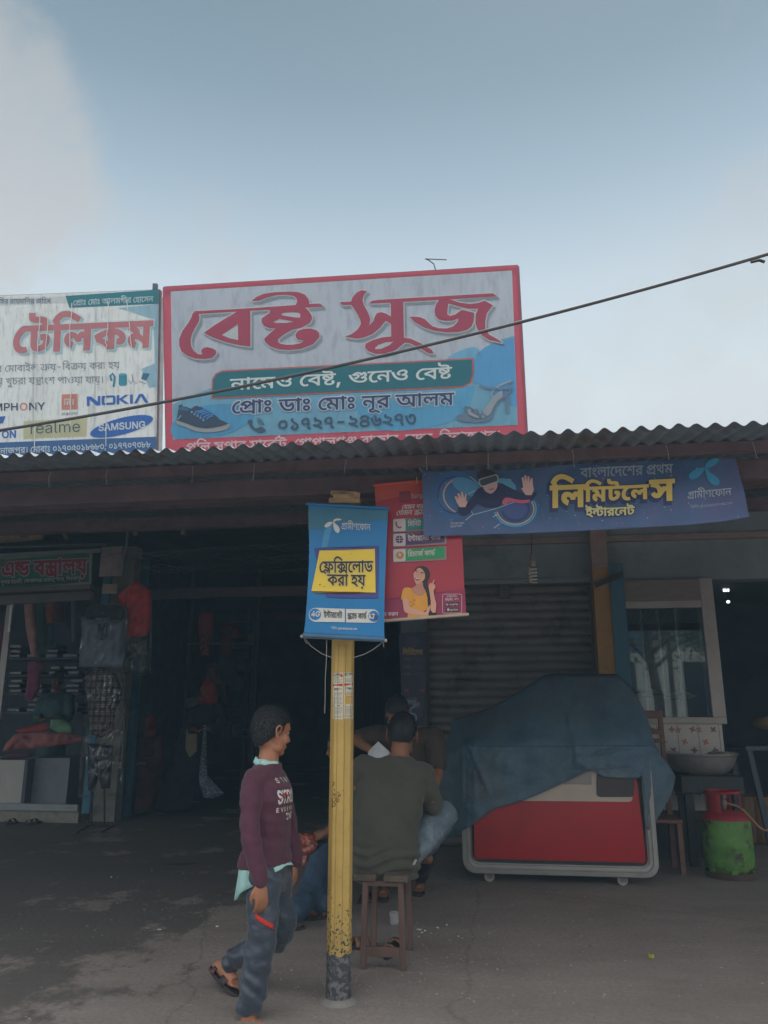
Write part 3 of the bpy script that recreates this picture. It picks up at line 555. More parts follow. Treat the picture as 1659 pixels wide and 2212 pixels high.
[32,95,0,-22,0,-36,9,-22,16,1,12,0,12,28,20,48,17,35,8,13,-8,-4,-2,-2,-4,1,-2,0,-4,14,-6,13,0,2,0,3,0,11,-8,-18,-5,-22,-8,-12,-9,1,-5,0,-4,12,-7,19,0,2,0,6,0,3,0,11,-13,-14,-4,-38,-5,29,97,11,10,0,12,0,12,2,9,1,1,-1,-22,2,-22,11,1,7,0,6,12,10,20,10,17,5,1,-4,-10,1,-14,4,-8,7,1,4,0,2,2,3,1,1,5,-2,-24,-6,-34,-13,-18,-16,1,-9,0,-10,16,-11,26,-4],
[47,73,0,-12,0,-16,3,-3,3,-6,2,-6,8,1,9,1,47,0,4,-4,4,-8,2,-9,0,5,12,10,-1,16,-2,5,-2,6,-2,4,-7,1,-5,1,-22,10,2,16,1,5,0,4,0,8,0,5,0,8,-2,12,0,7,0,12,0,14,3,7,6,23,-6,-4,-5,-14,-6,-16,-2,-9,0,-2,0,-6,0,-3,1,7,2,4,-3,4,-8,1,-4,0,-10,-16,-14,-30,-8,19,73,11,10,0,14,3,10,7,4,7,1,4,0,5,-8,6,-12,3,-7,0,-10,0,-16,-2,-5,-2,1,-17,0,-5,4,-5,3,-1,2,-1,6,-2],
[57,105,6,-16,0,-28,6,-24,14,-22,24,-7,18,23,3,8,-15,14,-20,18,-13,22,-6,13,0,20,0,22,12,1,12,0,6,-6,9,-3,3,13,0,-4,-7,-14,-9,-16,-4,-9,0,-6,0,-10,1,-5,2,-4,2,-6,8,1,8,1,8,0,3,-2,5,-10,1,-7,1,3,11,12,0,16,-3,7,-2,4,-2,4,-7,1,-4,1,-14,0,-4,4,-4,7,0,6,0,8,3,10,7,5,7,19,2,6,-4,8,-9,4,-10,1,-5,0,-10,-14,-15,-28,-9],
[40,167,44,0,-11,-12,-17,-28,-10,-21,0,-16,0,-28,5,-24,15,-20,26,-7,22,25,2,8,-22,20,-26,26,-11,17,0,16,0,18,7,6,13,1,7,0,9,-10,15,-18,8,-9,0,-8,0,-8,-4,1,-3,0,-3,2,-4,5,-4,-23,-3,-4,4,-4,8,1,3,0,6,12,8,18,3,11,0,20,0,28,-12,16,-19],
[4,17,-26,13,41,31,0,-21,-41],
[17,81,92,32,0,30,-12,1,-12,0,-7,-10,-11,-20,-6,-26,-4,-13,0,-16,0,-26,6,-16,11,1,8,0,7,12,10,18,7,24,3,14,83,83,-12,0,-22,-4,-12,-8,1,-6,0,-7,20,-8,19,0,12,0,22,5,12,8,1,6,0,7,-20,7,8,39,82,26,-4,46,-14,17,-8,-9,-9,-18,9,-48,14,-25,5,10,173,93,1,-10,-49,0,-39,2,-29,-2,-10,0,-20,0,-9,0,-15,0,1,10,31,119,93,0,6,-12,6,-11,0,-25,0,-20,0,-20,3,-7,2,-8,3,-8,10,1,6,0,2,0,4,1,2,25,-1,-2,-2,0,-2,1,-2,0,-3,2,-5,5,-2,4,-2,16,-2,15,0,23,0,16,0,18,-3,7,-3,6,-2,6,-9,1,-6,31,91,-2,-26,0,-28,12,1,11,0,5,12,10,24,8,17,3,29,-2,-20,-5,-26,-8,-12,-7,1,-5,0,-4,10,-5,14,-2,11,0,12,0,18,3,10,6,1,3,0,2,-6,4,-5,1,17,9,12,-4,8,-7,1,-4,0,-6,-16,-11,-28,-7],
[57,121,94,10,0,20,-3,16,-8,5,-7,-9,0,25,15,21,2,8,-3,16,-12,1,-7,0,-8,-16,-13,-26,-9,-15,-3,-9,10,20,4,24,10,1,8,0,4,-6,7,-7,3,15,3,-31,-19,-17,-1,-2,8,-18,9,-13,0,-8,0,-14,-3,-14,-5,-5,-3,-5,0,6,1,16,3,9,0,14,0,14,-5,8,-6,1,-4,0,-7,-20,-13,-25,-6,-13,10,20,4,16,7,1,4,0,3,-8,3,-5,0,-8,0,-12,-1,-7,-2,-21,9,12,6,20,10,24,5,23,157,5,-32,0,-58,13,-44,28,-13,24,23,3,14,-20,36,-25,46,-12,31,0,22,0,28,8,1,9,0,6,-16,8,-11,3,27,5,12,-4,14,-12,1,-7,0,-8,-18,-12,-32,-7],
[49,217,93,1,-10,-109,0,1,-27,0,-5,6,-4,7,0,6,0,12,4,14,8,9,6,19,1,10,-7,10,-15,1,-7,0,-10,-16,-15,-32,-8,-21,0,-20,0,-34,6,-30,16,-24,25,-9,19,25,3,10,-21,26,-25,34,-12,23,0,24,0,26,12,1,9,0,7,-8,10,-5,3,15,3,-8,-8,-20,-10,-18,-5,-9,0,-6,0,-12,2,-3,2,-6,2,-6,8,1,9,1,24,-87,0,1,10],
[34,-53,-36,-8,0,-18,3,-12,7,1,5,0,8,24,7,17,1,1,6,25,0,1,-9,-9,-7,-2,0,-6,0,-3,0,-10,0,-10,-3,1,-3,0,-3,10,-3,7,0,12,0,22,6,9,6,14,-3,34,-10,13,-5,-11,-8,-10,5,-24,6,-7,3,-6,-3,-16,-4,-16,-2],
[46,39,81,0,3,6,7,9,4,19,-6,-4,-2,-2,-3,1,-2,0,-2,4,-2,14,-2,13,-2,32,-3,24,-11,1,-10,0,-10,-34,-14,-29,-1,-2,0,-6,1,-3,0,13,2,14,-3,26,-7,28,-9,13,-5,-13,-8,-18,7,-30,11,-30,6,-34,5,-19,3,5,10,10,-1,22,-2,17,0,30,0,24,8,1,7,0,4,-6,5,-18,4,-13,1,-18,2,-22,4,-10,7],
[30,89,0,-34,0,-36,14,1,12,0,8,24,12,27,5,1,-4,-16,3,-20,7,-10,8,1,6,0,6,16,10,28,6,23,0,24,0,30,-6,14,-10,1,-6,0,-6,-12,-8,-20,-6,-13,-3,1,3,22,-4,28,-11,1,-10,0,-13,-38,-13,13,89,11,24,0,24,8,1,7,0,5,-14,7,-22,5,-11,1,-22,-3,-24,-9,1,-7,0,-6,24,-8,14,91,54,10,2,18,4,14,7,1,4,0,5,-22,7,-21,0,-12,0,-18,-3,-12,-5,1,-4,0,-6,20,-8],
[4,-75,106,99,32,11,-9,-93,-32],
[44,175,93,1,-10,-121,0,1,-52,0,-7,2,-5,3,-1,6,-4,13,0,10,0,22,6,9,4,8,5,10,10,1,6,0,5,-10,5,-9,0,-4,0,-8,-1,-3,0,-3,10,6,1,12,1,7,0,12,0,18,-4,10,-9,1,-8,0,-8,-18,-17,-13,-6,-10,-5,-26,-5,-15,0,-12,0,-16,3,-3,2,-6,3,-6,8,1,9,1,54,-31,0,1,10,31,119,93,0,6,-10,6,-13,0,-27,0,-20,0,-20,3,-7,2,-8,3,-8,10,1,6,0,2,0,4,3,2,23,-1,-2,-2,0,-2,1,-2,0,-3,4,-5,3,-2,4,-2,16,-2,15,0,25,0,16,0,18,-3,9,-3,4,-2,6,-9,1,-6],
[75,117,94,12,0,16,-4,10,-7,1,-6,0,-7,-16,-11,-13,-5,-8,-3,-12,-6,1,-4,0,-2,6,-4,7,0,8,0,14,4,9,3,25,-4,2,-3,2,-7,1,-4,0,-11,-30,-13,-29,0,-14,0,-30,4,-28,13,-24,23,-9,19,25,4,8,-17,18,-20,22,-11,22,-4,13,0,12,0,16,4,10,6,1,5,0,1,-2,5,-1,2,19,1,-10,-4,-24,-6,-15,0,-16,0,-20,9,1,7,0,5,10,8,14,6,9,3,10,3,12,6,1,4,0,1,-2,4,-8,2,-7,0,-12,0,-16,-4,-10,-5,1,-3,0,-2,4,-3,7,-2,-15,-8,-12,2,-8,9,1,3,0,4,10,8,18,8,22,4,22,203,94,18,0,20,-9,1,-7,0,-3,-8,-7,-18,-6,-17,-3,-3,10,12,1,12,4,1,4,0,3,-8,3,-7,0,-14,0,-26,-11,-9,-8,-15,5,10,8,22,10,22,6,24,199,38,-12,0,-20,4,-14,8,-12,9,-3,5,17,10,4,-9,14,-12,18,-5,13,0,6,0,12,3,1,5,0,3,-10,5,-9,1,17,6,8,-2,12,-4,8,-6,1,-5,0,-6,-22,-10,15,225,22,0,-4,4,-12,5,-5,-21,-2,-4,7,-6,13,1,6,0,7,8,10,5,3,11,4,15,-8,-8,-5,-4,-9],
[21,197,93,1,-10,-31,0,1,-83,-21,0,-12,8,-30,15,-40,10,-25,3,-5,14,17,-6,24,-2,38,-9,28,-12,9,-6,0,3,0,7,1,4,1,74,17,0,7,-10,31,65,94,18,0,26,-7,12,-11,1,-6,0,-12,-38,-15,-33,-2,-15,2,-3,7,24,1,30,5,14,9,1,5,0,6,-18,7,-15,0,-14,0,-14,-6,1,-3,0,-2,6,-4,5,-1,-11,-9,-6,2,-10,4,-4,6,1,5,0,5,12,8,22,6],
[33,129,93,1,-20,-19,0,-10,-4,-18,-7,-12,-9,-6,-9,1,-5,0,-7,10,-8,14,-4,7,0,8,0,8,1,5,1,17,-19,-10,-2,-18,-2,-11,0,-24,0,-34,9,-20,17,1,14,0,9,14,16,24,13,19,4,-17,-8,-6,0,-12,0,-9,0,-23,0,1,20],
[44,221,93,1,-20,-25,0,1,-73,-51,0,1,44,9,-7,-4,3,-6,3,-3,0,-4,0,-4,-2,-8,-5,-7,-6,-8,-6,-16,-8,-18,-3,-11,0,-10,0,-20,4,-14,8,-7,6,35,11,4,-4,8,-4,7,0,2,0,6,2,8,6,7,6,9,2,6,6,18,7,11,0,8,0,10,-2,7,-3,-3,0,0,2,0,5,1,2,1,6,-145,0,1,20,14,69,34,-2,9,-6,10,-7,3,-8,2,-20,3,-17,1,15,20,29,-7,16,-1,20,-5,12,-7,4,-9,3,-7],
[22,59,71,14,0,20,-5,20,-7,9,-5,1,-14,-12,8,-32,12,-13,0,-10,0,-14,-5,1,-5,0,-4,12,-6,11,-2,-9,-11,-18,3,-18,12,1,8,0,7,14,9,20,5,49,259,93,1,-10,-121,0,1,-52,0,-7,2,-5,3,-1,6,-4,13,0,10,0,22,6,9,4,8,5,10,10,1,6,0,5,-10,5,-9,0,-4,0,-8,-1,-3,0,-3,10,6,1,12,1,7,0,12,0,18,-4,10,-9,1,-8,0,-8,-18,-17,-13,-6,-10,-5,-26,-5,-15,0,-12,0,-16,3,-3,2,-6,3,-6,8,1,9,1,22,3,3,0,3,-2,6,1,4,1,16,-115,0,1,10,31,203,93,0,6,-10,6,-13,0,-27,0,-20,0,-20,3,-7,2,-8,3,-8,10,1,6,0,2,0,4,3,2,23,-1,-2,-2,0,-2,1,-2,0,-3,4,-5,3,-2,4,-2,16,-2,15,0,25,0,16,0,18,-3,9,-3,4,-2,6,-9,1,-6],
[52,223,93,1,-10,-31,0,1,-83,-23,0,1,64,7,-10,-10,8,-18,11,-18,7,-16,3,-9,0,-16,0,-20,-8,-5,-5,-3,-1,4,1,16,3,13,0,14,0,16,-5,10,-9,1,-4,0,-9,-24,-13,-21,-6,-15,11,14,3,24,8,1,6,0,3,-12,5,-7,0,-8,0,-14,-2,-7,-2,-23,10,10,7,20,12,26,6,15,0,14,0,26,-5,24,-10,13,-8,-5,1,0,3,-2,8,1,5,1,15,17,0,9,-10,34,191,-6,-21,0,-4,6,-18,6,-11,0,-10,0,-18,-1,-18,-1,-11,0,-10,0,-22,2,-18,6,-12,11,1,9,0,3,2,6,1,2,25,-1,-2,-3,0,-5,1,-2,0,-6,8,-8,18,-3,13,0,10,0,18,1,16,1,11,0,10,0,18,-3,9,-5,1,1,25,0],
[39,189,93,1,-10,-29,0,1,-83,-23,0,1,64,7,-10,-14,10,-24,13,-24,6,-11,0,-8,0,-14,-3,-8,-6,1,-5,0,-4,10,-7,20,-4,17,-1,-1,-12,-20,1,-30,6,-18,13,1,8,0,8,14,12,24,5,15,0,14,0,26,-5,24,-10,13,-8,-3,1,0,2,-2,9,1,3,1,17,17,0,9,-10],
[65,255,93,1,-10,-213,0,-5,1,12,-2,26,-6,22,-8,7,-3,3,-9,-10,-2,-24,-6,-22,-5,-7,-3,-3,2,24,-2,34,-8,30,-10,13,-7,0,2,0,6,1,3,1,50,5,0,16,0,30,-2,28,-6,11,-6,6,-4,10,-9,1,-6,0,-5,-8,-9,-18,-5,-15,0,-4,0,-8,0,-3,0,1,11,2,0,6,0,3,0,16,0,8,5,1,4,0,8,-30,12,-27,1,1,-65,-21,0,-12,8,-30,13,-40,9,-25,2,-11,13,10,4,20,5,22,6,11,2,-12,4,-30,7,-19,2,11,11,1,-3,-27,0,1,10],
[40,153,46,-22,0,-28,10,-5,10,3,0,-2,-5,-8,-10,-16,-6,-11,0,-8,0,-16,3,-14,8,-9,7,19,5,10,-7,10,-5,9,0,6,0,12,5,6,12,1,10,23,0,2,-6,8,-10,12,-7,16,-4,11,0,10,0,12,5,1,5,0,6,-12,10,-9,4,25,3,6,-2,8,-7,6,-9,1,-5,0,-10,-22,-10,4,223,93,1,-10,-225,0,1,10,39,131,-8,-26,0,-42,9,-36,20,-11,17,23,4,10,-14,26,-17,34,-8,23,0,28,0,22,10,1,8,0,5,-8,8,-14,4,-11,0,-6,0,-10,-2,-4,-4,1,-3,0,-1,2,-4,1,-2,-21,-2,-2,3,-2,6,1,2,0,5,12,8,20,4,13,0,18,0,26,-8,12,-12,1,-7,0,-9,-16,-13,-32,-7],
[40,123,8,-24,0,-44,12,-34,27,-11,23,25,3,10,-19,24,-24,34,-11,23,0,14,0,18,3,12,7,6,8,1,5,0,6,-10,10,-18,6,-9,0,-12,0,-12,-5,1,-4,0,-1,2,-4,3,-2,-23,-2,-2,3,-2,5,1,3,0,6,12,8,20,4,15,0,18,0,28,-9,18,-15,1,-10,0,-9,-16,-16,-34,-8,4,217,93,1,-10,-219,0,1,10],
[38,91,-32,-18,0,-28,4,-16,8,-5,4,23,7,4,-2,10,-6,18,-4,15,0,20,0,24,10,1,10,1,16,-1,0,-2,-2,-10,-7,-20,-5,-15,0,-20,0,-30,10,-18,17,1,13,0,13,18,19,30,10,21,0,16,0,20,-5,10,-7,3,-2,5,0,1,13,25,0,1,-84,0,-11,-18,-13,-32,-6,16,89,13,16,0,20,7,10,13,1,9,0,8,-10,14,-20,7,-15,0,-14,0,-22,-8,-10,-13,1,-8,0,-9,10,-13,22,-7],
[23,51,49,1,-49,-25,0,1,82,25,0,1,-20,-3,0,8,11,28,10,19,0,18,0,24,-7,14,-14,1,-10,1,-52,-25,0,1,51,0,9,-20,11,-17,0,-10,0,-20,-5,-10,-10],
[23,25,-31,1,113,25,0,1,-13,5,0,2,2,10,7,20,5,17,0,20,0,30,-10,18,-19,1,-13,0,-13,-18,-19,-30,-11,-19,0,-16,0,-20,6,-10,6,-1,3,-1,0,1,-44,16,97,10,14,0,22,8,10,14,1,9,0,8,-10,14,-22,8,-13,0,-16,0,-20,-7,-10,-14,1,-9,0,-9,10,-14,20,-8],
[23,51,49,1,-49,-25,0,1,109,27,0,1,-47,-5,0,8,11,28,10,19,0,18,0,24,-7,14,-14,1,-10,1,-52,-25,0,1,51,0,9,-20,11,-17,0,-10,0,-20,-5,-10,-10],
[12,41,-1,-8,0,-10,6,1,4,0,4,10,6,9,0,10,0,10,-6,1,-4,0,-4,-10,-6],
[38,91,-2,-22,0,-34,11,-18,19,1,12,0,13,18,19,34,11,23,0,12,0,20,-3,18,-6,12,-8,5,-6,-25,-3,0,3,-8,5,-10,4,-14,2,-7,0,-16,0,-22,-8,-10,-14,1,-9,0,-8,10,-13,22,-9,17,0,8,0,14,2,10,4,8,6,3,3,25,-3,-2,-6,-14,-9,-16,-6,-22,-3],
[40,151,46,-22,0,-26,10,-7,10,5,0,-2,-5,-10,-10,-16,-6,-9,0,-10,0,-14,3,-16,8,-7,7,19,5,8,-7,12,-5,7,0,8,0,10,5,6,12,3,10,21,0,2,-6,8,-10,12,-7,16,-4,11,0,10,0,12,5,1,5,0,6,-12,10,-9,4,25,3,6,-2,8,-7,8,-9,1,-5,0,-10,-24,-10,4,247,93,1,-10,-249,0,1,10,35,165,53,1,-5,18,-1,32,-7,20,-11,1,-9,0,-7,-18,-10,-19,0,-4,0,-8,0,-1,1,1,10,2,0,4,0,5,0,12,0,6,4,1,3,0,6,-22,9,-23,2,1,1,1,-45,-23,0,-8,6,-26,10,-32,5,-15,1,-11,14,24,6,52,10,25,2,-5,-5,1,8,12,141,43,9,-5,-20,-2,-42,-8,-15,-4,-1,2,24,-2,36,-10,15,-6,0,2,-2,7,1,2],
[33,81,93,1,-10,-21,0,19,3,-12,-5,-12,-8,-4,-8,1,-6,0,-5,4,-11,6,-12,1,-6,0,-5,-6,-11,-12,-8,-24,-7,-19,-2,-5,11,20,2,18,7,6,8,1,5,0,6,-4,12,-6,11,1,5,0,6,4,8,10,8,11,5,5,-3,-55,0,1,10],
[22,245,93,1,-10,-93,0,1,-40,1,-2,0,-3,0,-6,1,-3,1,-29,-21,0,-10,9,-32,15,-40,11,-23,1,-9,15,28,9,62,14,33,5,-5,-7,1,11,-131,0,1,10,13,129,71,7,-4,-24,-4,-50,-11,-19,-6,16,-2,36,-9,32,-13,9,-9,-3,0,0,4,0,7,1,4,24,193,25,-12,0,-20,4,-16,10,-5,9,13,10,4,-8,12,-10,14,-5,9,0,8,0,12,4,1,6,0,3,-6,5,-12,4,-11,1,7,11,12,-1,20,-6,14,-10,1,-7,0,-9,-20,-11,12,57,-1,-8,0,-10,5,1,4,0,4,10,5,9,0,8,0,10,-5,1,-4,0,-4,-10,-5],
[27,21,-30,9,12,3,-1,8,-1,14,1,10,6,5,6,5,7,-61,82,29,0,37,-49,6,-7,6,-15,7,-7,-9,0,4,7,8,15,5,7,37,49,29,0,-71,-94,-4,-7,-14,-8,-18,-4,-11,0,-8,0,-10,1],
[19,271,93,1,-10,-29,0,1,-83,-23,0,-8,9,-26,13,-13,5,7,10,12,-3,24,-12,9,-6,-2,3,0,3,0,5,1,2,1,54,-219,0,1,10,38,113,14,-20,0,-36,9,-34,23,-13,20,23,4,12,-16,24,-20,28,-9,21,0,16,0,20,5,10,9,1,6,0,9,-20,10,-13,0,-10,0,-10,-4,1,-4,0,-1,2,-4,1,-1,-21,-3,-2,4,-2,5,1,2,0,6,12,7,20,4,11,0,18,0,26,-8,14,-14,1,-9,0,-8,-16,-14,-30,-8,9,105,70,-2,5,-14,7,-15,1,9,7,15,-2,16,-3,16,-8,1,-7],
[63,251,93,1,-10,-205,0,-5,3,14,-2,20,-5,20,-7,9,-3,1,-8,-12,-3,-26,-6,-11,-3,16,-1,28,-4,26,-6,11,-5,0,3,0,5,1,3,1,32,5,0,16,0,30,-2,28,-6,11,-6,6,-4,10,-9,1,-6,0,-5,-8,-9,-18,-5,-15,0,-4,0,-8,0,-5,0,3,11,2,0,6,0,3,0,14,0,10,5,1,4,0,8,-30,12,-27,1,1,-44,-21,0,-10,5,-30,8,-34,5,-21,0,-9,14,8,3,16,4,16,4,11,2,-12,4,-26,5,-15,2,11,10,1,-4,-33,0,1,10,42,53,27,14,0,20,-6,7,-5,4,4,10,3,7,0,8,0,12,-6,9,-5,-9,5,1,9,23,0,1,-32,-21,0,1,22,11,-13,-4,3,-14,7,-7,0,-4,0,-8,-4,1,-5,0,-1,0,-2,3,-1,-19,0,0,8,-16,9,-13,0,-8,0,-10,-4,1,-3,0,-5,12,-5,15,-2,-7,-11,-18,4,-22,10,1,9,0,8,22,9],
[37,133,83,1,-7,1,1,18,-1,32,-8,20,-12,1,-8,0,-5,-8,-8,-16,-4,-11,0,-4,0,-8,0,-3,1,3,10,6,0,3,0,12,0,8,4,1,3,0,6,-24,9,-23,2,1,1,1,-58,-19,0,-10,8,-26,12,-32,9,-21,2,-9,14,16,5,36,9,36,7,17,2,-5,-6,1,12,13,111,71,7,-5,-14,-2,-28,-6,-30,-7,-9,-3,-3,2,30,-2,38,-15,13,-7,0,2,0,8,1,2,4,199,93,1,-10,-201,0,1,10,13,277,93,1,-10,-29,0,1,-88,-23,0,1,7,1,5,0,3,0,8,1,3,1,62,-29,0,1,10,32,93,-4,-8,0,-14,3,-16,8,-7,6,19,6,8,-7,12,-5,7,0,6,0,10,1,10,3,9,2,16,5,20,6,15,0,10,0,14,-3,16,-7,11,-5,-1,-13,-10,6,-16,7,-14,4,-5,0,-6,0,-10,-2,-12,-3,-7,-3,-12,-3,-16,-4,-12,-2],
[8,19,22,1,12,87,75,29,0,-83,-74,1,-1,129,0,1,-12,6,121,0,1,26,1,5,1,37,27,0,1,-68],
[42,151,46,-14,0,-22,5,-16,8,-3,7,5,0,-2,-5,-10,-10,-16,-6,-9,0,-10,0,-14,3,-16,8,-7,7,19,5,8,-7,12,-5,7,0,8,0,10,5,6,12,3,10,21,0,2,-6,8,-10,12,-7,16,-4,11,0,10,0,12,5,1,5,0,6,-12,10,-9,4,25,3,6,-2,8,-7,8,-9,1,-5,0,-6,-12,-9,-20,-5,4,273,93,1,-10,-275,0,1,10,74,143,56,10,0,14,-3,7,-2,6,-2,6,-7,1,-7,1,-1,0,-2,0,-5,1,-2,1,-2,1,-41,-21,0,-4,7,-12,7,-11,0,-8,0,-16,-2,-18,-1,-11,0,-8,0,-20,2,-20,6,-12,11,1,10,0,3,2,7,3,3,23,-2,0,-2,-2,-5,1,-4,0,-8,12,-8,16,-2,9,0,10,0,16,1,16,2,9,0,10,0,16,-4,7,-5,1,36,0,4,-4,4,-1,2,-2,1,-8,1,-5,0,-8,0,-14,-3,-10,-5,-8,-5,1,-3,0,-2,6,-3,11,0,4,0,4,1,5,0,3,-11,-4,0,-8,-1,-7,0,-8,0,-14,3,-10,7,1,5,0,4,10,10,18,8,22,5,21,225,42,18,0,20,-10,1,-7,0,-4,-6,-9,-20,-8,-17,-3,-7,11,16,2,14,5,1,5,0,4,-10,4,-5,0,-14,0,-20,-12,-9,-9,-7,9,10,11,26,11],
[23,101,-2,-16,0,-20,6,-10,6,-1,3,-3,0,1,-13,-23,0,1,109,27,0,1,-40,3,0,2,2,10,7,20,5,17,0,20,0,30,-10,18,-19,1,-13,0,-13,-18,-19,-30,-11,16,97,10,14,0,22,8,10,14,1,9,0,8,-10,14,-22,8,-13,0,-16,0,-20,-7,-10,-14,1,-9,0,-9,10,-14,20,-8],
[31,153,93,0,6,-12,6,-11,0,-41,0,-20,0,-20,3,-7,2,-8,3,-8,10,1,6,0,2,0,4,3,2,23,-1,-2,-2,0,-2,1,-2,0,-3,4,-5,3,-2,4,-2,16,-2,15,0,39,0,16,0,18,-3,9,-3,4,-2,6,-9,1,-6,49,217,93,1,-10,-109,0,1,-27,0,-5,6,-4,7,0,6,0,12,4,14,8,9,6,19,1,10,-7,10,-15,1,-7,0,-10,-16,-15,-32,-8,-21,0,-20,0,-34,6,-30,16,-24,25,-9,19,25,3,10,-21,26,-25,34,-12,23,0,24,0,26,12,1,9,0,7,-8,10,-5,3,15,3,-8,-8,-20,-10,-18,-5,-9,0,-6,0,-12,2,-3,2,-6,2,-6,8,1,9,1,24,-87,0,1,10],
[20,27,0,1,109,79,0,22,0,30,-8,14,-13,1,-8,0,-7,-10,-9,-16,-5,-7,-2,1,-1,10,0,20,-6,14,-12,1,-9,0,-8,-16,-13,-32,-8,-25,0,10,55,12,53,0,24,0,22,10,1,7,0,6,-10,9,-22,6,-13,0,-51,0,10,55,61,49,0,12,0,20,5,10,8,1,6,0,7,-20,10,-19,0,-49,0],
[4,89,82,1,-11,-85,0,1,11,16,29,101,27,0,1,-80,0,-5,8,-5,13,0,2,0,8,0,3,1,7,-12,-4,0,-10,-1,-5,0,-20,0,-24,11,1,10],
[39,179,75,1,-11,-103,0,1,-42,0,-7,8,-5,13,0,8,0,18,4,16,7,8,8,1,5,0,4,-8,3,-7,0,-8,0,-7,-1,-1,11,4,0,12,1,7,0,16,0,20,-8,1,-9,0,-7,-12,-12,-22,-10,-28,-6,-13,0,-10,0,-16,3,-3,2,-2,1,-6,4,-2,6,1,6,1,42,-29,0,1,11,20,39,112,8,0,14,-2,5,-2,4,-3,6,-10,1,-9,1,-12,-21,0,1,12,0,5,-4,7,-8,4,-9,0,-4,0,-12,-2,-3,-1,-7,9,10,2,16,2],
[44,79,-2,-16,0,-26,5,-18,10,-1,7,25,3,4,-7,20,-6,15,0,18,0,20,7,1,5,0,4,-12,6,-11,1,-27,4,-22,2,-22,11,1,9,0,7,16,11,28,6,19,0,16,0,24,-5,14,-9,5,-6,-23,-3,-2,5,-16,7,-15,0,-16,0,-18,-7,1,-5,0,-5,12,-5,17,-2,25,-3,22,-2,22,-12,1,-8,0,-7,-16,-11,-30,-7],
[37,153,83,1,-7,1,2,20,-2,34,-8,20,-12,1,-9,0,-6,-10,-9,-18,-4,-11,0,-4,0,-10,0,-1,1,3,10,6,0,3,0,12,0,10,5,1,3,0,7,-26,11,-23,2,1,1,1,-49,-19,0,-10,6,-28,10,-34,7,-21,1,-9,13,16,5,38,8,38,7,15,2,-3,-6,1,11,14,131,71,7,-4,-12,-2,-32,-5,-28,-7,-11,-3,-3,2,20,-1,30,-6,22,-7,11,-5,0,3,0,7,1,2,4,243,93,1,-10,-245,0,1,10,42,53,27,14,0,20,-6,7,-5,4,4,10,3,7,0,8,0,12,-6,9,-5,-9,5,1,5,23,0,1,-28,-21,0,1,22,11,-13,-4,3,-14,7,-7,0,-4,0,-8,-4,1,-5,0,-1,0,-2,3,-1,-19,0,0,8,-16,9,-13,0,-8,0,-10,-4,1,-3,0,-5,12,-5,15,-2,-7,-11,-18,4,-22,10,1,9,0,8,22,9],
[69,155,94,12,0,16,-2,7,-3,6,-2,6,-7,1,-6,1,-74,-21,0,-2,4,-10,6,-12,3,-9,0,-10,0,-20,-1,-20,-2,-11,0,-10,0,-24,3,-20,6,-14,13,1,10,0,3,2,8,3,4,23,-2,0,-2,-2,-7,1,-4,0,-7,6,-8,14,-4,16,-1,9,0,16,0,24,2,17,0,14,0,18,-4,7,-4,1,53,0,6,-2,5,-3,1,-4,3,-11,0,-10,0,-20,-5,-16,-8,-8,-8,1,-4,0,-2,2,-3,8,-2,9,0,2,0,6,0,5,0,3,-10,-2,-1,-10,-1,-7,0,-14,0,-22,10,1,9,0,6,12,12,22,11,28,6],
[52,247,93,1,-10,-109,0,1,-27,0,-5,6,-4,7,0,6,0,12,4,14,8,9,6,19,1,10,-7,10,-15,1,-7,0,-10,-16,-15,-34,-8,-21,0,-18,0,-34,7,-32,18,-13,15,23,5,8,-11,22,-15,28,-8,19,0,24,0,26,12,1,9,0,7,-8,10,-5,3,15,3,-8,-8,-20,-10,-18,-5,-9,0,-8,0,-12,2,-3,2,-4,2,-6,8,1,9,1,1,0,3,0,5,1,3,1,12,-117,0,1,10,22,55,75,12,0,24,-4,22,-8,11,-5,3,-15,-16,10,-36,11,-15,0,-6,0,-12,-3,1,-5,0,-2,4,-4,9,-2,-15,-9,-10,3,-12,9,1,5,0,7,12,8,20,4],
[42,151,46,-14,0,-22,5,-16,8,-3,7,5,0,-2,-5,-10,-10,-16,-6,-9,0,-10,0,-14,3,-16,8,-7,7,19,5,8,-7,12,-5,7,0,8,0,10,5,6,12,3,10,21,0,2,-6,8,-10,12,-7,16,-4,11,0,10,0,12,5,1,5,0,6,-12,10,-9,4,25,3,6,-2,8,-7,8,-9,1,-5,0,-6,-12,-9,-20,-5,4,223,93,1,-10,-225,0,1,10,69,149,56,10,0,14,-3,7,-2,6,-2,6,-7,1,-7,1,-53,-23,0,-2,7,-14,7,-9,0,-8,0,-18,-2,-18,-1,-11,0,-8,0,-22,2,-18,6,-12,11,1,10,0,3,2,7,3,3,23,-2,0,-2,-2,-5,1,-4,0,-8,12,-8,16,-2,9,0,8,0,18,1,18,2,7,0,10,0,18,-4,5,-5,1,36,0,4,-2,4,-1,2,-4,1,-6,1,-5,0,-8,0,-14,-3,-12,-5,-6,-5,1,-3,0,-2,6,-3,9,0,4,0,6,1,3,0,5,-11,-4,0,-8,-1,-7,0,-8,0,-16,3,-10,7,1,5,0,4,10,10,20,8,22,5],
[38,115,-1,-28,0,-44,13,-24,25,1,17,0,18,24,25,44,14,29,0,18,0,28,-5,24,-10,16,-13,3,-8,-27,0,-2,5,-10,9,-16,6,-20,3,-11,0,-18,0,-32,-10,-20,-20,1,-14,0,-13,20,-20,32,-10,19,0,12,0,20,3,16,6,10,9,3,5,29,0,-2,-8,-16,-13,-24,-10,-28,-4],
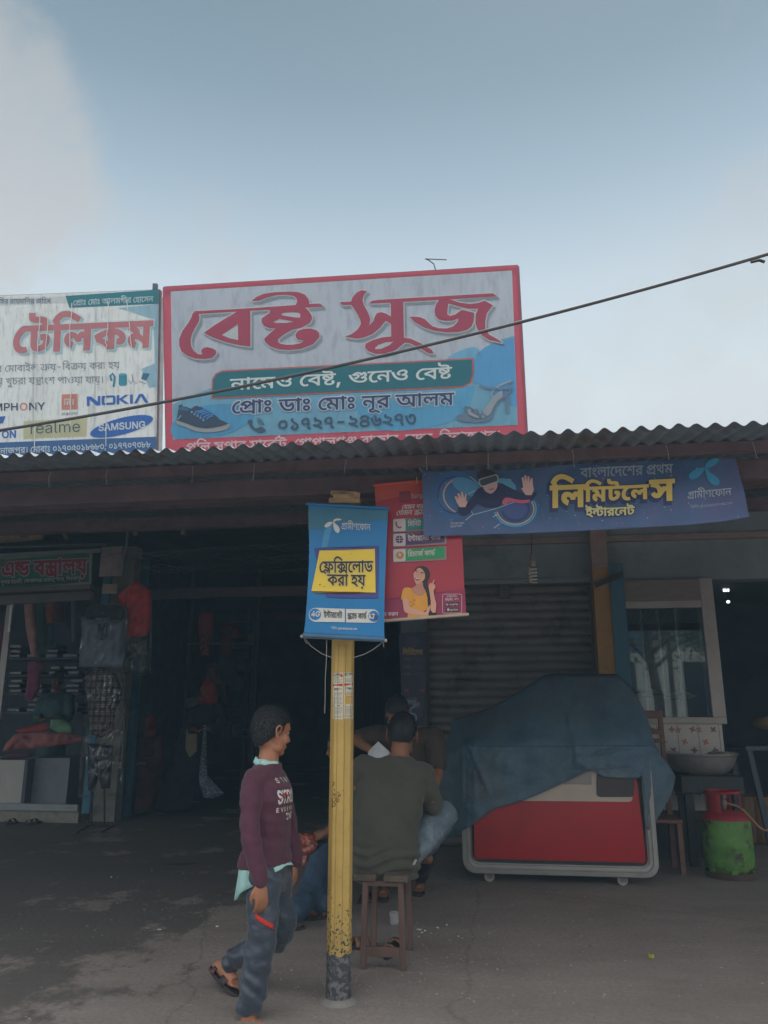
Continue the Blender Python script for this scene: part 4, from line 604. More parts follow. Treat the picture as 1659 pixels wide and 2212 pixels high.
[24,27,0,1,109,77,0,24,0,34,-9,16,-15,1,-10,0,-9,-16,-15,-34,-9,-23,0,-59,0,1,13,59,0,18,0,20,5,10,9,1,6,0,7,-10,10,-20,5,-17,0,-45,0,1,-97,4,153,0,-51,49,31,0,55,-49],
[12,27,0,1,109,135,0,1,-12,-105,0,1,-36,99,0,1,-12,-97,0,1,-37,107,0,1,-12],
[14,89,0,-79,109,29,0,49,-65,4,-5,10,-19,9,-13,-3,0,8,14,10,18,5,5,47,65,31,0,-79,-109],
[22,95,0,-51,0,1,12,51,0,28,0,34,10,18,20,1,13,0,13,-18,19,-34,10,-23,0,-55,0,1,12,59,0,32,0,44,-13,24,-24,1,-17,0,-17,-24,-25,-46,-13,4,55,109,1,-109,-27,0,1,109]]
TEXT_RUNS = {('রাহির রাহমানির রাহিম','r'):(4409,[0,0,1,298,2,431,3,564,0,829,0,1261,1,1559,3,1692,4,1957,1,2268,2,2401,5,2534,0,2836,0,3269,1,3567,2,3700,3,3833,4,4098]),
('প্রোঃ মোঃ আলমগীর হোসেন','r'):(5543,[6,0,7,173,1,550,8,684,6,1037,4,1210,1,1521,8,1654,9,2007,10,2586,4,2952,11,3263,12,3591,0,3724,6,4156,3,4329,1,4594,13,4727,14,4900,5,5241]),
('টেলিকম','x'):(1852,[15,0,16,208,17,514,18,676,19,1076,20,1515]),
('বৈধ মোবাইল ক্রয়-বিক্রয় করা হয়','r'):(6708,[21,0,22,173,23,471,6,903,4,1076,1,1387,22,1520,1,1818,24,1951,10,2216,25,2716,26,3181,27,3494,28,3494,2,3818,22,3951,25,4249,26,4714,27,5027,29,5162,0,5565,1,5863,3,6130,26,6395,27,6708]),
('য় খুচরা যন্ত্রাংশ পাওয়া যায়।','r'):(5517,[26,0,27,313,30,447,31,795,32,795,0,1079,1,1377,26,1644,33,1957,1,2304,34,2437,35,2656,36,3128,1,3486,37,3619,26,3988,27,4301,1,4301,26,4569,1,4882,26,5015,27,5328,38,5328]),
('SYMPH','r'):(1803,[39,0,40,321,41,660,42,1112,43,1431]),
('O','r'):(382,[44,0]),
('NY','r'):(716,[45,0,40,377]),
('xiaomi','r'):(1534,[46,0,47,273,48,394,49,675,50,975,47,1413]),
('NOKIA','r'):(1660,[45,0,44,377,51,759,52,1095,53,1315]),
('WALTON','r'):(2202,[54,0,53,493,55,838,56,1120,44,1443,45,1825]),
('realme','r'):(1628,[57,0,58,188,48,480,59,760,50,898,58,1336]),
('SAMSUNG','r'):(2560,[39,0,53,321,41,666,39,1117,60,1438,45,1810,61,2187]),
('দিনাজপুর। মোবাঃ ০১৭০৫০১৮৬৮৩, ০১৭৭০৭৩৮৮','r'):(9898,[2,0,62,133,5,434,1,736,63,870,36,1328,31,1686,0,1686,38,1984,6,2308,4,2481,1,2792,22,2925,1,3223,8,3356,64,3709,65,4005,66,4301,64,4597,67,4893,64,5189,65,5485,68,5781,69,6077,68,6373,70,6669,71,6965,64,7234,65,7530,66,7826,66,8122,64,8418,66,8714,70,9010,68,9306,68,9602]),
('নামেও বেষ্ট, গুনেও বেষ্ট','r'):(4589,[5,0,1,302,13,435,4,608,37,919,6,1422,22,1595,72,1893,71,2176,73,2444,13,2857,5,3030,37,3332,6,3835,22,4008,72,4306]),
('প্রোঃ ডাঃ মোঃ নূর আলম','r'):(4839,[6,0,7,173,1,550,8,684,74,1037,1,1393,8,1526,6,1879,4,2052,1,2363,8,2496,5,2849,75,3151,0,3151,9,3584,10,4163,4,4528]),
('০১৭২৭-২৪৬২৭৩','r'):(3580,[64,0,65,296,66,592,76,888,66,1184,28,1480,76,1804,77,2100,69,2396,76,2692,66,2988,70,3284]),
('পলি সুপার মার্কেট, গোপালগঞ্জ বাজার, সদর, দিনাজপুর।','r'):(11182,[36,0,2,358,10,491,14,991,31,1332,36,1332,1,1690,0,1823,4,2255,1,2566,13,2699,29,2872,78,3276,79,3276,71,3559,6,3828,11,4001,1,4329,36,4462,1,4820,10,4953,11,5318,80,5646,22,6210,1,6508,63,6641,1,7100,0,7233,71,7531,14,7799,62,8140,0,8442,71,8740,2,9008,62,9141,5,9443,1,9745,63,9878,36,10336,31,10694,0,10694,38,10992]),
('বাংলাদেশের প্রথম','r'):(3578,[22,0,1,298,34,431,10,650,1,1016,13,1148,62,1322,13,1623,35,1796,0,2134,7,2567,81,2944,4,3267]),
('লি','x'):(562,[17,0,18,162]),
('মিটলে','x'):(1414,[17,0,20,162,16,500,82,806,18,1014]),
('স','x'):(362,[83,0]),
('ইন্টারনেট','r'):(1878,[24,0,84,265,1,689,0,822,13,1120,5,1293,79,1595]),
('গ্রামীণফোন','r'):(2278,[85,0,1,364,4,496,12,808,86,940,13,1250,87,1424,1,1842,5,1976]),
('বিস্তারিতঃ','r'):(1932,[2,0,22,133,88,431,1,795,2,928,0,1061,89,1359,8,1712]),
('grameenphone.com','r'):(4738,[90,0,57,307,48,495,50,776,58,1214,58,1505,91,1797,92,2092,93,2398,49,2694,91,2994,58,3289,94,3581,95,3715,49,4000,50,4300]),
('নিতে স্ক্যান করুন','r'):(3306,[2,0,5,133,13,435,89,608,96,1096,97,1502,1,1630,5,1763,29,2199,98,2603,5,3004]),
('MyGP অ্যাপ','r'):(2624,[41,0,99,452,61,733,42,1106,100,1559,97,2006,1,2133,36,2266]),
('ফ্লেক্সিলোড','r'):(2202,[6,0,101,173,2,585,102,718,13,1174,10,1348,1,1713,74,1846]),
('করা হয়','r'):(1547,[29,0,0,404,1,702,3,969,26,1234,27,1547]),
('4G','r'):(697,[103,0,61,324]),
('স্ক্র্যাচ কার্ড','r'):(2018,[104,0,97,448,1,575,32,708,29,1126,1,1529,74,1662,78,2018]),
('bang','r'):(1189,[105,0,48,306,91,587,90,882]),
('যেমন দর','r'):(1833,[6,0,26,173,4,486,5,797,62,1233,0,1535]),
('তেমন স্ক্র্যা','r'):(1982,[6,0,89,173,4,526,5,838,104,1274,97,1721,1,1849]),
('মিনিট','r'):(1162,[2,0,4,133,2,444,5,577,79,879]),
('ইন্টারনেট কার্ড','r'):(2905,[24,0,84,265,1,689,0,822,13,1120,5,1293,79,1595,29,2013,1,2416,74,2549,78,2905]),
('রিচার্জ কার্ড','r'):(2333,[2,0,0,133,32,431,1,714,63,848,78,1306,29,1440,1,1844,74,1977,78,2333]),
('স্ক্যান করুন','r'):(2210,[96,0,97,406,1,534,5,667,29,1103,98,1507,5,1908]),
('ডাউনলোড','r'):(2174,[74,0,1,356,106,489,5,845,13,1147,10,1320,1,1686,74,1818]),
('MyBL','r'):(1343,[41,0,99,452,107,733,55,1060]),
('অ্যাপ','r'):(1065,[100,0,97,446,1,574,36,707]),
('Google Play','r'):(2862,[61,0,49,373,49,673,90,973,59,1279,58,1417,42,1843,59,2162,48,2300,99,2581]),
('App Store','r'):(2355,[53,0,92,345,92,651,39,1092,108,1412,49,1576,57,1876,58,2064]),
('৳','r'):(318,[109,0]),
('লিমিটলেস','r'):(2106,[2,0,10,133,2,498,4,632,79,942,13,1226,10,1399,14,1764]),
('১৫ Mbps','r'):(2054,[65,0,67,296,41,726,105,1178,92,1484,110,1790]),
('২০ Mbps','r'):(2054,[76,0,64,296,41,726,105,1178,92,1484,110,1790]),
('৩০ Mbps','r'):(2054,[70,0,64,296,41,726,105,1178,92,1484,110,1790]),
('কথা হবে','r'):(1729,[29,0,81,404,1,726,3,993,13,1258,22,1431]),
('ক্লিয়ার','r'):(1275,[2,0,111,133,26,531,27,844,1,844,0,977]),
('কাট','r'):(820,[29,0,1,404,79,536]),
('এন্ড বস্ত্রালয়','r'):(2392,[112,0,113,379,22,919,114,1217,1,1581,10,1714,26,2079,27,2392]),
('সুপার মার্কেট, গোপালগঞ্জ বাজার, সদর, দিনাজপুর।','r'):(10191,[14,0,31,341,36,341,1,699,0,832,4,1264,1,1575,13,1708,29,1881,78,2285,79,2285,71,2568,6,2837,11,3010,1,3338,36,3471,1,3829,10,3962,11,4327,80,4655,22,5220,1,5518,63,5651,1,6109,0,6242,71,6540,14,6809,62,7150,0,7451,71,7749,2,8018,62,8151,5,8452,1,8754,63,8887,36,9346,31,9704,0,9704,38,10002]),
('র সেন্টার','r'):(1801,[0,0,6,432,14,605,84,946,1,1370,0,1503]),
('NSC নকশ','r'):(2241,[45,0,39,377,115,698,5,1197,29,1499,35,1903]),
('Center','r'):(1595,[115,0,58,365,91,657,108,952,58,1116,57,1407]),
('মাহবুব','r'):(1305,[4,0,1,311,3,444,22,709,31,1007,22,1007]),
('ডাঃ এ','r'):(1221,[74,0,1,356,8,489,112,842]),
('STAY','r'):(1328,[39,0,56,321,53,644,40,989]),
('STRONG','r'):(2097,[39,0,56,321,116,644,44,965,45,1348,61,1724]),
('EVERYDAY','r'):(2652,[117,0,118,301,117,646,116,946,40,1268,119,1607,53,1968,40,2313]),
('BE YOU','r'):(1856,[107,0,117,327,40,762,44,1101,60,1484]),
('NEW YORK CITY','r'):(4066,[45,0,117,377,54,677,40,1304,44,1644,116,2026,51,2348,115,2818,52,3183,56,3404,40,3726])}

def outline(q):                          # quadratic outline to a polygon
    n = len(q); st = next((i for i in range(n) if q[i][2]), None)
    if st is None: q = [((q[0][0] + q[-1][0]) / 2, (q[0][1] + q[-1][1]) / 2, 1)] + q; st = 0
    q = q[st:] + q[:st] + [q[st]]
    out = [q[0][:2]]; pen = q[0]; i = 1
    while i < len(q):
        if q[i][2]: out.append(q[i][:2]); pen = q[i]; i += 1
        else:
            c = q[i]; nx = q[i + 1]
            e = nx if nx[2] else ((c[0] + nx[0]) / 2, (c[1] + nx[1]) / 2, 1)
            for k in (1, 2, 3):
                t = k / 3
                out.append(tuple((1 - t) ** 2 * pen[a] + 2 * t * (1 - t) * c[a] + t * t * e[a] for a in (0, 1)))
            pen = e; i += 2 if nx[2] else 1
    if out[0] == out[-1]: out.pop()
    return out
GLYPHS = []
for _b in GLYPH_DATA:
    _j = 0; _g = []
    while _j < len(_b):
        _k = _b[_j]; _j += 1; _x = _y = 0; _c = []
        for _ in range(_k):
            _x += _b[_j] >> 1; _y += _b[_j + 1]; _c.append((_x / 150, _y / 150, _b[_j] & 1)); _j += 2
        _g.append(outline(_c))
    GLYPHS.append(_g)
def run(s, w, p0, p1, em, up=(0.0, -1.0), gap=0.0):
    """Outlines of text s from baseline point p0 to p1, em = letter size, all in measured units."""
    fat = 0 if (s, w) in TEXT_RUNS else (.017 if w == 'b' else .034)
    adv, L = TEXT_RUNS[(s, 'r' if fat else w)]
    adv = adv / 500
    if gap: adv += gap * (len(L) // 2 - 1)
    ax, ay = (p1[0] - p0[0]) / adv, (p1[1] - p0[1]) / adv
    out = []
    for i in range(0, len(L), 2):
        gx = L[i + 1] / 500 + gap * (i // 2)
        for c in (grow(GLYPHS[L[i]], fat) if fat else GLYPHS[L[i]]):
            out.append([(p0[0] + (gx + x) * ax + y * em * up[0], p0[1] + (gx + x) * ay + y * em * up[1]) for x, y in c])
    return out
# ---------------------------------------------------------------- ground
def ground_mat():
    m = bpy.data.materials.new('worn_concrete'); m.use_nodes = True
    nt = m.node_tree; L = nt.links; b = nt.nodes['Principled BSDF']
    tc = N(nt, 'ShaderNodeTexCoord')
    def noise_(sc, det=8, ro=0.65, st=(1, 1, 1)):
        k = N(nt, 'ShaderNodeMapping'); k.inputs['Scale'].default_value = st
        L.new(tc.outputs['Object'], k.inputs['Vector'])
        n = N(nt, 'ShaderNodeTexNoise'); n.inputs['Scale'].default_value = sc; n.inputs['Detail'].default_value = det; n.inputs['Roughness'].default_value = ro
        L.new(k.outputs[0], n.inputs['Vector']); return n
    def ramp(src, p0, c0, p1, c1):
        r = N(nt, 'ShaderNodeValToRGB'); e = r.color_ramp.elements
        e[0].position, e[1].position = p0, p1
        e[0].color = c0 if len(c0) == 4 else tuple(c0) + (1,); e[1].color = c1 if len(c1) == 4 else tuple(c1) + (1,)
        L.new(src, r.inputs['Fac']); return r
    def mix(f, a, c2, mode='MIX'):
        x = N(nt, 'ShaderNodeMixRGB', blend_type=mode)
        if isinstance(f, float): x.inputs['Fac'].default_value = f
        else: L.new(f, x.inputs['Fac'])
        L.new(a, x.inputs['Color1'])
        if isinstance(c2, tuple): x.inputs['Color2'].default_value = c2 + (1,)
        else: L.new(c2, x.inputs['Color2'])
        return x.outputs[0]
    base = ramp(noise_(1.3, 9, 0.7, (0.7, 1.3, 1)).outputs['Fac'], 0.3, (0.226, 0.188, 0.165), 0.72, (0.338, 0.290, 0.258)).outputs[0]
    fine = ramp(noise_(42, 5).outputs['Fac'], 0.3, (0.8, 0.8, 0.8), 0.75, (1.13, 1.13, 1.13)).outputs[0]
    c = mix(1.0, base, fine, 'MULTIPLY')
    # dusty pale scuffs
    c = mix(ramp(noise_(5, 10, 0.75, (0.5, 1.6, 1)).outputs['Fac'], 0.56, (0, 0, 0), 0.8, (0.55, 0.55, 0.55)).outputs[0], c, (0.40, 0.37, 0.335))
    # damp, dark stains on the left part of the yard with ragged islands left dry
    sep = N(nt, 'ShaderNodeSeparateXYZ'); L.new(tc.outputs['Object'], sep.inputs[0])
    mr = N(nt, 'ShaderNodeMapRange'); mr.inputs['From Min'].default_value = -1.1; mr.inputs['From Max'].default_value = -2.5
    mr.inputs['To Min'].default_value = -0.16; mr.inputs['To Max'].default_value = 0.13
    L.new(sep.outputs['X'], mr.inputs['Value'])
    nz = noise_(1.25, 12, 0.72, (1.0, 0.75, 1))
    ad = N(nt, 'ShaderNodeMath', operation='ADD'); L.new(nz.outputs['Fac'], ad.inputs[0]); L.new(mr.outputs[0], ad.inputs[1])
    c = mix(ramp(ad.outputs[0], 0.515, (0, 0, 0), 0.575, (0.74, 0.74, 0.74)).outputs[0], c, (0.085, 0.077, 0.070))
    c = mix(ramp(noise_(9, 8, 0.7, (0.45, 1.5, 1)).outputs['Fac'], 0.63, (0, 0, 0), 0.68, (0.45, 0.45, 0.45)).outputs[0], c, (0.29, 0.265, 0.24))
    # small spots
    c = mix(ramp(noise_(16, 2, 0.4).outputs['Fac'], 0.74, (0, 0, 0), 0.78, (0.6, 0.6, 0.6)).outputs[0], c, (0.12, 0.105, 0.095))
    # hairline cracks
    vo = N(nt, 'ShaderNodeTexVoronoi', feature='DISTANCE_TO_EDGE'); vo.inputs['Scale'].default_value = 0.55
    wp = N(nt, 'ShaderNodeMixRGB'); wp.inputs['Fac'].default_value = 0.22; L.new(tc.outputs['Object'], wp.inputs['Color1']); L.new(noise_(2.2, 6).outputs['Color'], wp.inputs['Color2']); L.new(wp.outputs[0], vo.inputs['Vector'])
    c = mix(ramp(vo.outputs['Distance'], 0.0012, (0.38, 0.38, 0.38), 0.0040, (0, 0, 0)).outputs[0], c, (0.07, 0.06, 0.052))
    L.new(c, b.inputs['Base Color'])
    b.inputs['Roughness'].default_value = 0.82
    b.inputs['Specular IOR Level'].default_value = 0.3
    bp = N(nt, 'ShaderNodeBump'); bp.inputs['Strength'].default_value = 0.45; bp.inputs['Distance'].default_value = 0.012
    n4 = noise_(24, 8, 0.7); L.new(n4.outputs['Fac'], bp.inputs['Height']); L.new(bp.outputs[0], b.inputs['Normal'])
    return m
mb = MB()
mb.grid([[(x, y, 0) for x in np.linspace(-320, 320, 9)] for y in np.linspace(-320, 320, 9)])
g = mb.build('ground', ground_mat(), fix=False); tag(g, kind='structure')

M_TIN = mat('galvanised_tin', (0.20, 0.245, 0.285), rough=0.6, metal=0.2, var=0.18, vs=2.5, stretch=(1, 5, 1), dirt=(0.15, 0.10, 0.075), ds=2.2, dth=(0.50, 0.70))
M_RED_OXIDE = mat('red_oxide_steel', (0.125, 0.082, 0.095), rough=0.65, var=0.25, vs=5, dirt=(0.09, 0.05, 0.045), ds=6)
M_DARKWOOD = mat('dark_wood', (0.085, 0.055, 0.04), rough=0.75, var=0.3, vs=4, stretch=(1, 1, 8))
M_PALEWOOD = mat('pale_wood', (0.42, 0.28, 0.15), rough=0.75, var=0.25, vs=5, stretch=(8, 1, 1))
M_CONC = mat('grey_plaster', (0.26, 0.25, 0.235), rough=0.9, var=0.2, vs=3, dirt=(0.12, 0.11, 0.10), ds=3, bump=0.2)
M_WIRE = mat('bare_wire', (0.45, 0.44, 0.42), rough=0.5, metal=0.4)
M_BLACKCABLE = mat('black_cable', (0.03, 0.03, 0.035), rough=0.6)

# ---------------------------------------------------------------- awning in front of the shops
ROOF = lambda y: 2.672 + 0.16 * (y - 3.5)
aw = thing('awning', 'long corrugated tin awning with red oxide purlins running along the whole shop row', 'awning', (-2.0, 5.4, 2.7))
mb = MB()
PITCH_W = 0.083
x0, x1 = -9.4, 6.6
nseg = int((x1 - x0) / PITCH_W * 8)
rng = random.Random(5)
sheets = [rng.uniform(-0.025, 0.025) for _ in range(40)]
lift = [rng.uniform(-0.008, 0.012) for _ in range(40)]
rows = []
for yy in (3.5, 3.56, 5.5, 7.55):
    r = []
    for i in range(nseg + 1):
        x = x0 + (x1 - x0) * i / nseg
        k = int((x - x0) / 0.74)
        yv = yy + (sheets[k] if yy < 3.55 else 0)
        sag = 0.012 * noise.noise(Vector((x * 0.9, yv, 3))) + (lift[k] if yy < 3.6 else 0) + 0.004 * noise.noise(Vector((x * 7, yv * 3, 1)))
        r.append((x, yv, ROOF(yv) + (0.0122 + 0.004 * noise.noise(Vector((x * 1.7, yv, 6)))) * math.cos(2 * math.pi * (x - x0) / PITCH_W) + sag))
    rows.append(r)
mb.grid(rows)
o = mb.build('corrugated_sheet', M_TIN, aw, sm=180, fix=False)
def purlin(y, h, w, dz=0.0, name='purlin', xa=-9.3, xb=6.5):
    z = ROOF(y) - 0.016 - dz
    mb = MB(); n = 24
    rings = []
    for i in range(n + 1):
        x = xa + (xb - xa) * i / n
        s = 0.008 * noise.noise(Vector((x * 0.7, y, 9)))
        rings.append([(x, y - w / 2, z - h + s), (x, y + w / 2, z - h + s), (x, y + w / 2, z + s), (x, y - w / 2, z + s)])
    mb.loft(rings)
    return mb.build(name, M_RED_OXIDE, aw)
purlin(3.95, 0.055, 0.045)
purlin(5.62, 0.055, 0.045)
purlin(7.38, 0.055, 0.045)
# the main beam rides on the yellow post
mb = MB(); mb.box(-9.3, 6.5, 4.175, 4.285, 2.60, 2.705)
mb.build('beam', M_RED_OXIDE, aw, bevel=0.004)
mb = MB(); mb.box(-9.3, 6.5, 6.20, 6.30, 2.93, 3.03)
mb.build('beam', M_RED_OXIDE, aw, bevel=0.004)
rng = random.Random(3)
for i in range(17):                        # bent fixing wires under the first purlin
    x = -4.6 + i * 0.42 + rng.uniform(-0.1, 0.1); y = 3.92; z = ROOF(y) - 0.02
    mb = MB(); mb.tube([(x, y, z), (x + rng.uniform(-.006, .006), y - 0.005, z - 0.035), (x + rng.uniform(-.012, .012), y - 0.012, z - 0.075 - rng.uniform(0, .03))], 0.0022, 5)
    mb.build('fixing_wire', M_WIRE, aw)
mb = MB()                                  # bamboo wedges where the beam meets the post
for (px0, px1, py, h, yy, rz) in ((714, 748, 1067, .03, 4.12, 0.02), (722, 776, 1074, .03, 4.11, -0.01), (712, 778, 1083, .03, 4.115, 0.0), (752, 774, 1068, .03, 4.12, -.05)):
    a, b = at(px0, py, yy), at(px1, py, yy); mb.bar(a, (b.x, b.y + rz, b.z + rz * .3), 0.05, h)
mb.build('packing_wood', mat('split_bamboo', (0.40, 0.26, 0.13), var=0.3, vs=8, stretch=(1, 6, 6)), aw, bevel=0.004)

# inner roof of the market hall behind the awning
hall = thing('market_hall', 'dark market hall behind the awning with corrugated roof, wire netting and inner walls', 'building', (-2.5, 14, 0))
M_HALLTIN = mat('dark_hall_tin', (0.075, 0.09, 0.10), rough=0.6, metal=0.3, var=0.25, vs=3)  # dark grey tin, tone uneven at random
M_HALLWALL = mat('dark_hall_wall', (0.028, 0.042, 0.056), rough=0.9, var=0.35, vs=2.2, dirt=(0.015, 0.018, 0.022), ds=1.4)  # dark bluish base with darker random blotches
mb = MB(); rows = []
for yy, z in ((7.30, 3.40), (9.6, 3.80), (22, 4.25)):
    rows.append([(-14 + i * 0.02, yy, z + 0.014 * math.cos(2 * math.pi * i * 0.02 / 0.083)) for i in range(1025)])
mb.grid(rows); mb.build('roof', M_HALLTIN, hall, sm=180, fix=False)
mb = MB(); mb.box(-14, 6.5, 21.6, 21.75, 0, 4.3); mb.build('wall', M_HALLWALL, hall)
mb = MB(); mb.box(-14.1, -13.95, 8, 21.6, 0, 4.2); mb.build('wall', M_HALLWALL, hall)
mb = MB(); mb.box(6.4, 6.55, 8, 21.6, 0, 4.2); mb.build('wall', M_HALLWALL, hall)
for y, px_y in ((10.6, 1272), (14.2, 1330)):
    z = at(900, px_y, y).z
    mb = MB(); mb.box(-5.0, -0.80, y - .05, y + .05, z - 0.07, z + 0.07); mb.build('beam', mat('dull_purple_steel', (0.10, 0.06, 0.07), rough=.7, var=.2), hall)
# wire netting sagging below the roof
mb = MB()
for k in range(12):
    yy = 8.9 + k * 0.16
    pts = []
    for i in range(60):
        x = -4.9 + i * 0.07
        pts.append((x, yy, 3.28 + 0.02 * (k % 3) + 0.05 * abs(math.sin((x + (k % 2) * 0.21) * math.pi / 0.42)) * 1.0 + 0.03 * math.sin(x * 2 + k)))
    mb.tube(pts, 0.0035, 4)
mb.build('wire_netting', mat('netting', (0.16, 0.19, 0.21), rough=.6, metal=.3), hall)
# side passages of the hall: dark partition and a doorway frame deep inside
mb = MB(); mb.box(-2.55, -2.45, 12.5, 18.0, 0, 3.3); mb.build('partition', M_HALLWALL, hall)
p = at(560, 1400, 13.0)
mb = MB()
for px_ in (533, 548): 
    q = at(px_, 1500, 13.2); mb.box(q.x - .04, q.x + .04, 13.15, 13.25, 0, 3.2)
mb.build('door_frame', mat('old_blue_frame', (0.05, 0.09, 0.12), var=.2), hall)

# ---------------------------------------------------------------- shutter shop (right of the passage)
shop = thing('shutter_shop', 'plastered shop front with a closed dark roller shutter and blue grey lintel wall', 'building', (0.2, 8.6, 0))
M_LINTEL = mat('blue_grey_lintel', (0.22, 0.26, 0.29), rough=0.85, var=0.16, vs=1.6, dirt=(0.12, 0.135, 0.15), ds=1.2)
mb = MB(); mb.box(-0.80, 6.3, 8.50, 8.72, 2.74, 3.62); mb.build('lintel', M_LINTEL, shop)
mb = MB(); mb.box(-0.80, 6.3, 8.44, 8.498, 3.17, 3.235); mb.build('purlin', mat('pinkish_wood', (0.25, 0.19, 0.175), var=.2, stretch=(1, 4, 4)), shop)
mb = MB(); mb.box(-0.98, -0.70, 8.52, 8.72, 0, 2.74); mb.build('pilaster', mat('dark_plaster', (0.11, 0.125, 0.135), var=.25, dirt=(0.38, .34, .28), ds=5, dth=(.66, .7)), shop)
mb = MB(); mb.box(-0.93, -0.82, 8.72, 15, 0, 3.6); mb.build('side_wall', mat('dark_green_wall', (0.06, 0.08, 0.07), var=.25), shop)
# roller shutter
sh = MB(); z = 0.02; prof = []
while z < 2.74:
    for k in range(6):
        t = k / 6; prof.append((8.66 - 0.016 * abs(math.sin(math.pi * t)) ** 0.6, z + 0.094 * t))
    z += 0.094
rows = [[(x, y + 0.004 * noise.noise(Vector((x * 2, zz_ * 1.3, 0))), zz_) for x in np.linspace(-0.70, 1.13, 8)] for y, zz_ in prof]
sh.grid(rows)
so = sh.build('roller_shutter', mat('shutter_steel', (0.165, 0.15, 0.145), rough=0.55, metal=0.35, var=0.25, vs=2, stretch=(1, 1, 6), dirt=(0.06, .055, .055), ds=2.5), shop, sm=40, fix=False)
for px_ in (-0.705, 1.115):
    mb = MB(); mb.box(px_ - .025, px_ + .025, 8.60, 8.66, 0, 2.74); mb.build('shutter_guide', mat('guide_steel', (0.10, .10, .105), rough=.5, metal=.4), shop)
p = at(1090, 1275, 8.63)
mb = MB(); mb.box(p.x - .06, p.x + .06, 8.56, 8.63, p.z - .10, p.z + .06); mb.build('lock_box', mat('lock_steel', (0.09, .09, .095), rough=.5), shop, bevel=.006)
a, b = at(985, 1255, 8.48), at(1290, 1248, 8.48)
mb = MB(); mb.tube([a, b], 0.012, 8); mb.tube([(a.x, 8.48, a.z), (a.x, 8.48, a.z + .3)], .012, 8); mb.build('conduit', mat('grey_conduit', (.24, .25, .26), rough=.5), shop)
# ochre and blue pillar
pil = thing('pillar', 'ochre and blue painted pillar between shutter and display window', 'pillar', (1.2, 8.4, 0))
def bx(px0, px1, py, y): return at(px0, py, y).x, at(px1, py, y).x
xa, xb = bx(1291, 1327, 1400, 8.3)
mb = MB(); mb.box(xa, xb, 8.3, 8.5, 0, 2.86); mb.build('ochre_face', mat('ochre_paint', (0.36, 0.20, 0.07), rough=.85, var=.18, vs=3, dirt=(.2, .12, .06), ds=3), pil)
mb = MB(); mb.box(xa, xb, 8.302, 8.5, 2.86, 3.45); mb.build('pillar_head', mat('pinkish_plaster', (.30, .22, .19), rough=.85, var=.2), pil)
mb = MB(); mb.box(xb, xb + 0.145, 8.28, 8.5, 0, 2.90); mb.build('blue_face', mat('blue_paint', (0.055, 0.14, 0.20), rough=.8, var=.18, vs=3, dirt=(.05, .08, .1), ds=3), pil)
a, b = at(1285, 1265, 8.26), at(1345, 1240, 8.2)
mb = MB(); mb.bar(a, b, .03, .05); mb.build('support_strap', M_BLACKCABLE, pil)

# ---------------------------------------------------------------- display window of the snack shop
M_ALU = mat('aluminium_frame', (0.37, 0.335, 0.31), rough=0.45, metal=0.25, var=0.1)
win = thing('display_window', 'aluminium framed glass display window above the flower tiled counter', 'window', (1.8, 8.4, 0))
WY = 8.40
xl = at(1350, 1430, WY).x; xr0 = at(1527, 1430, WY).x; xr1 = xr0 + 0.13
zt = at(1440, 1306, WY).z; zb = at(1470, 1557, WY).z
mb = MB(); mb.box(xl, xr1, WY - .02, WY + .06, zb - .03, zb + .035); mb.build('sill', M_ALU, win, bevel=.004)
mb = MB(); mb.box(xr0, xr1, WY - .022, WY + .06, zb + .035, zt + .27); mb.build('jamb', M_ALU, win, bevel=.006)
mb = MB(); mb.box(xl, xr0, WY - .02, WY + .06, zt - .035, zt + .035); mb.build('head_rail', M_ALU, win, bevel=.004)
mb = MB(); mb.box(xl, xr0, WY - .015, WY + .05, zt + .035, zt + .26); mb.build('header_box', mat('header_laminate', (.20, .16, .15), rough=.6, var=.15, stretch=(1, 1, 6)), win)
gm = bpy.data.materials.new('window_glass'); gm.use_nodes = True
nt = gm.node_tree; nt.nodes.clear()
o_ = N(nt, 'ShaderNodeOutputMaterial'); gl = N(nt, 'ShaderNodeBsdfGlossy'); gl.inputs['Roughness'].default_value = 0.02; gl.inputs['Color'].default_value = (.85, .9, .92, 1)
tp = N(nt, 'ShaderNodeBsdfTransparent'); tp.inputs['Color'].default_value = (.75, .82, .84, 1); fr = N(nt, 'ShaderNodeFresnel'); fr.inputs['IOR'].default_value = 1.9
mx = N(nt, 'ShaderNodeMixShader'); nt.links.new(fr.outputs[0], mx.inputs[0]); nt.links.new(tp.outputs[0], mx.inputs[1]); nt.links.new(gl.outputs[0], mx.inputs[2]); nt.links.new(mx.outputs[0], o_.inputs['Surface'])
mb = MB(); mb.box(xl, xr0, WY + .018, WY + .024, zb + .035, zt - .035); mb.build('pane', gm, win)
for k, fx in enumerate((.30, .52, .74)):     # upright grey bars standing behind the pane
    x = xl + (xr0 - xl) * fx
    mb = MB(); mb.box(x - .012, x + .012, WY + .26, WY + .28, zb + .03, zt - .02); mb.build('upright_bar', mat('dull_aluminium', (.30, .31, .31), rough=.4, metal=.4), win)
mb = MB(); mb.box(xl, xr0, WY + .1, WY + .75, zb - .02, zb); mb.build('shelf', mat('shelf_dark', (.08, .085, .09), rough=.4), win)
mb = MB(); mb.box(xl - .05, xr0, WY + .95, WY + 1.0, 0, zt + .3); mb.build('back_panel', mat('showcase_back', (.04, .05, .055), rough=.6, var=.4), win)

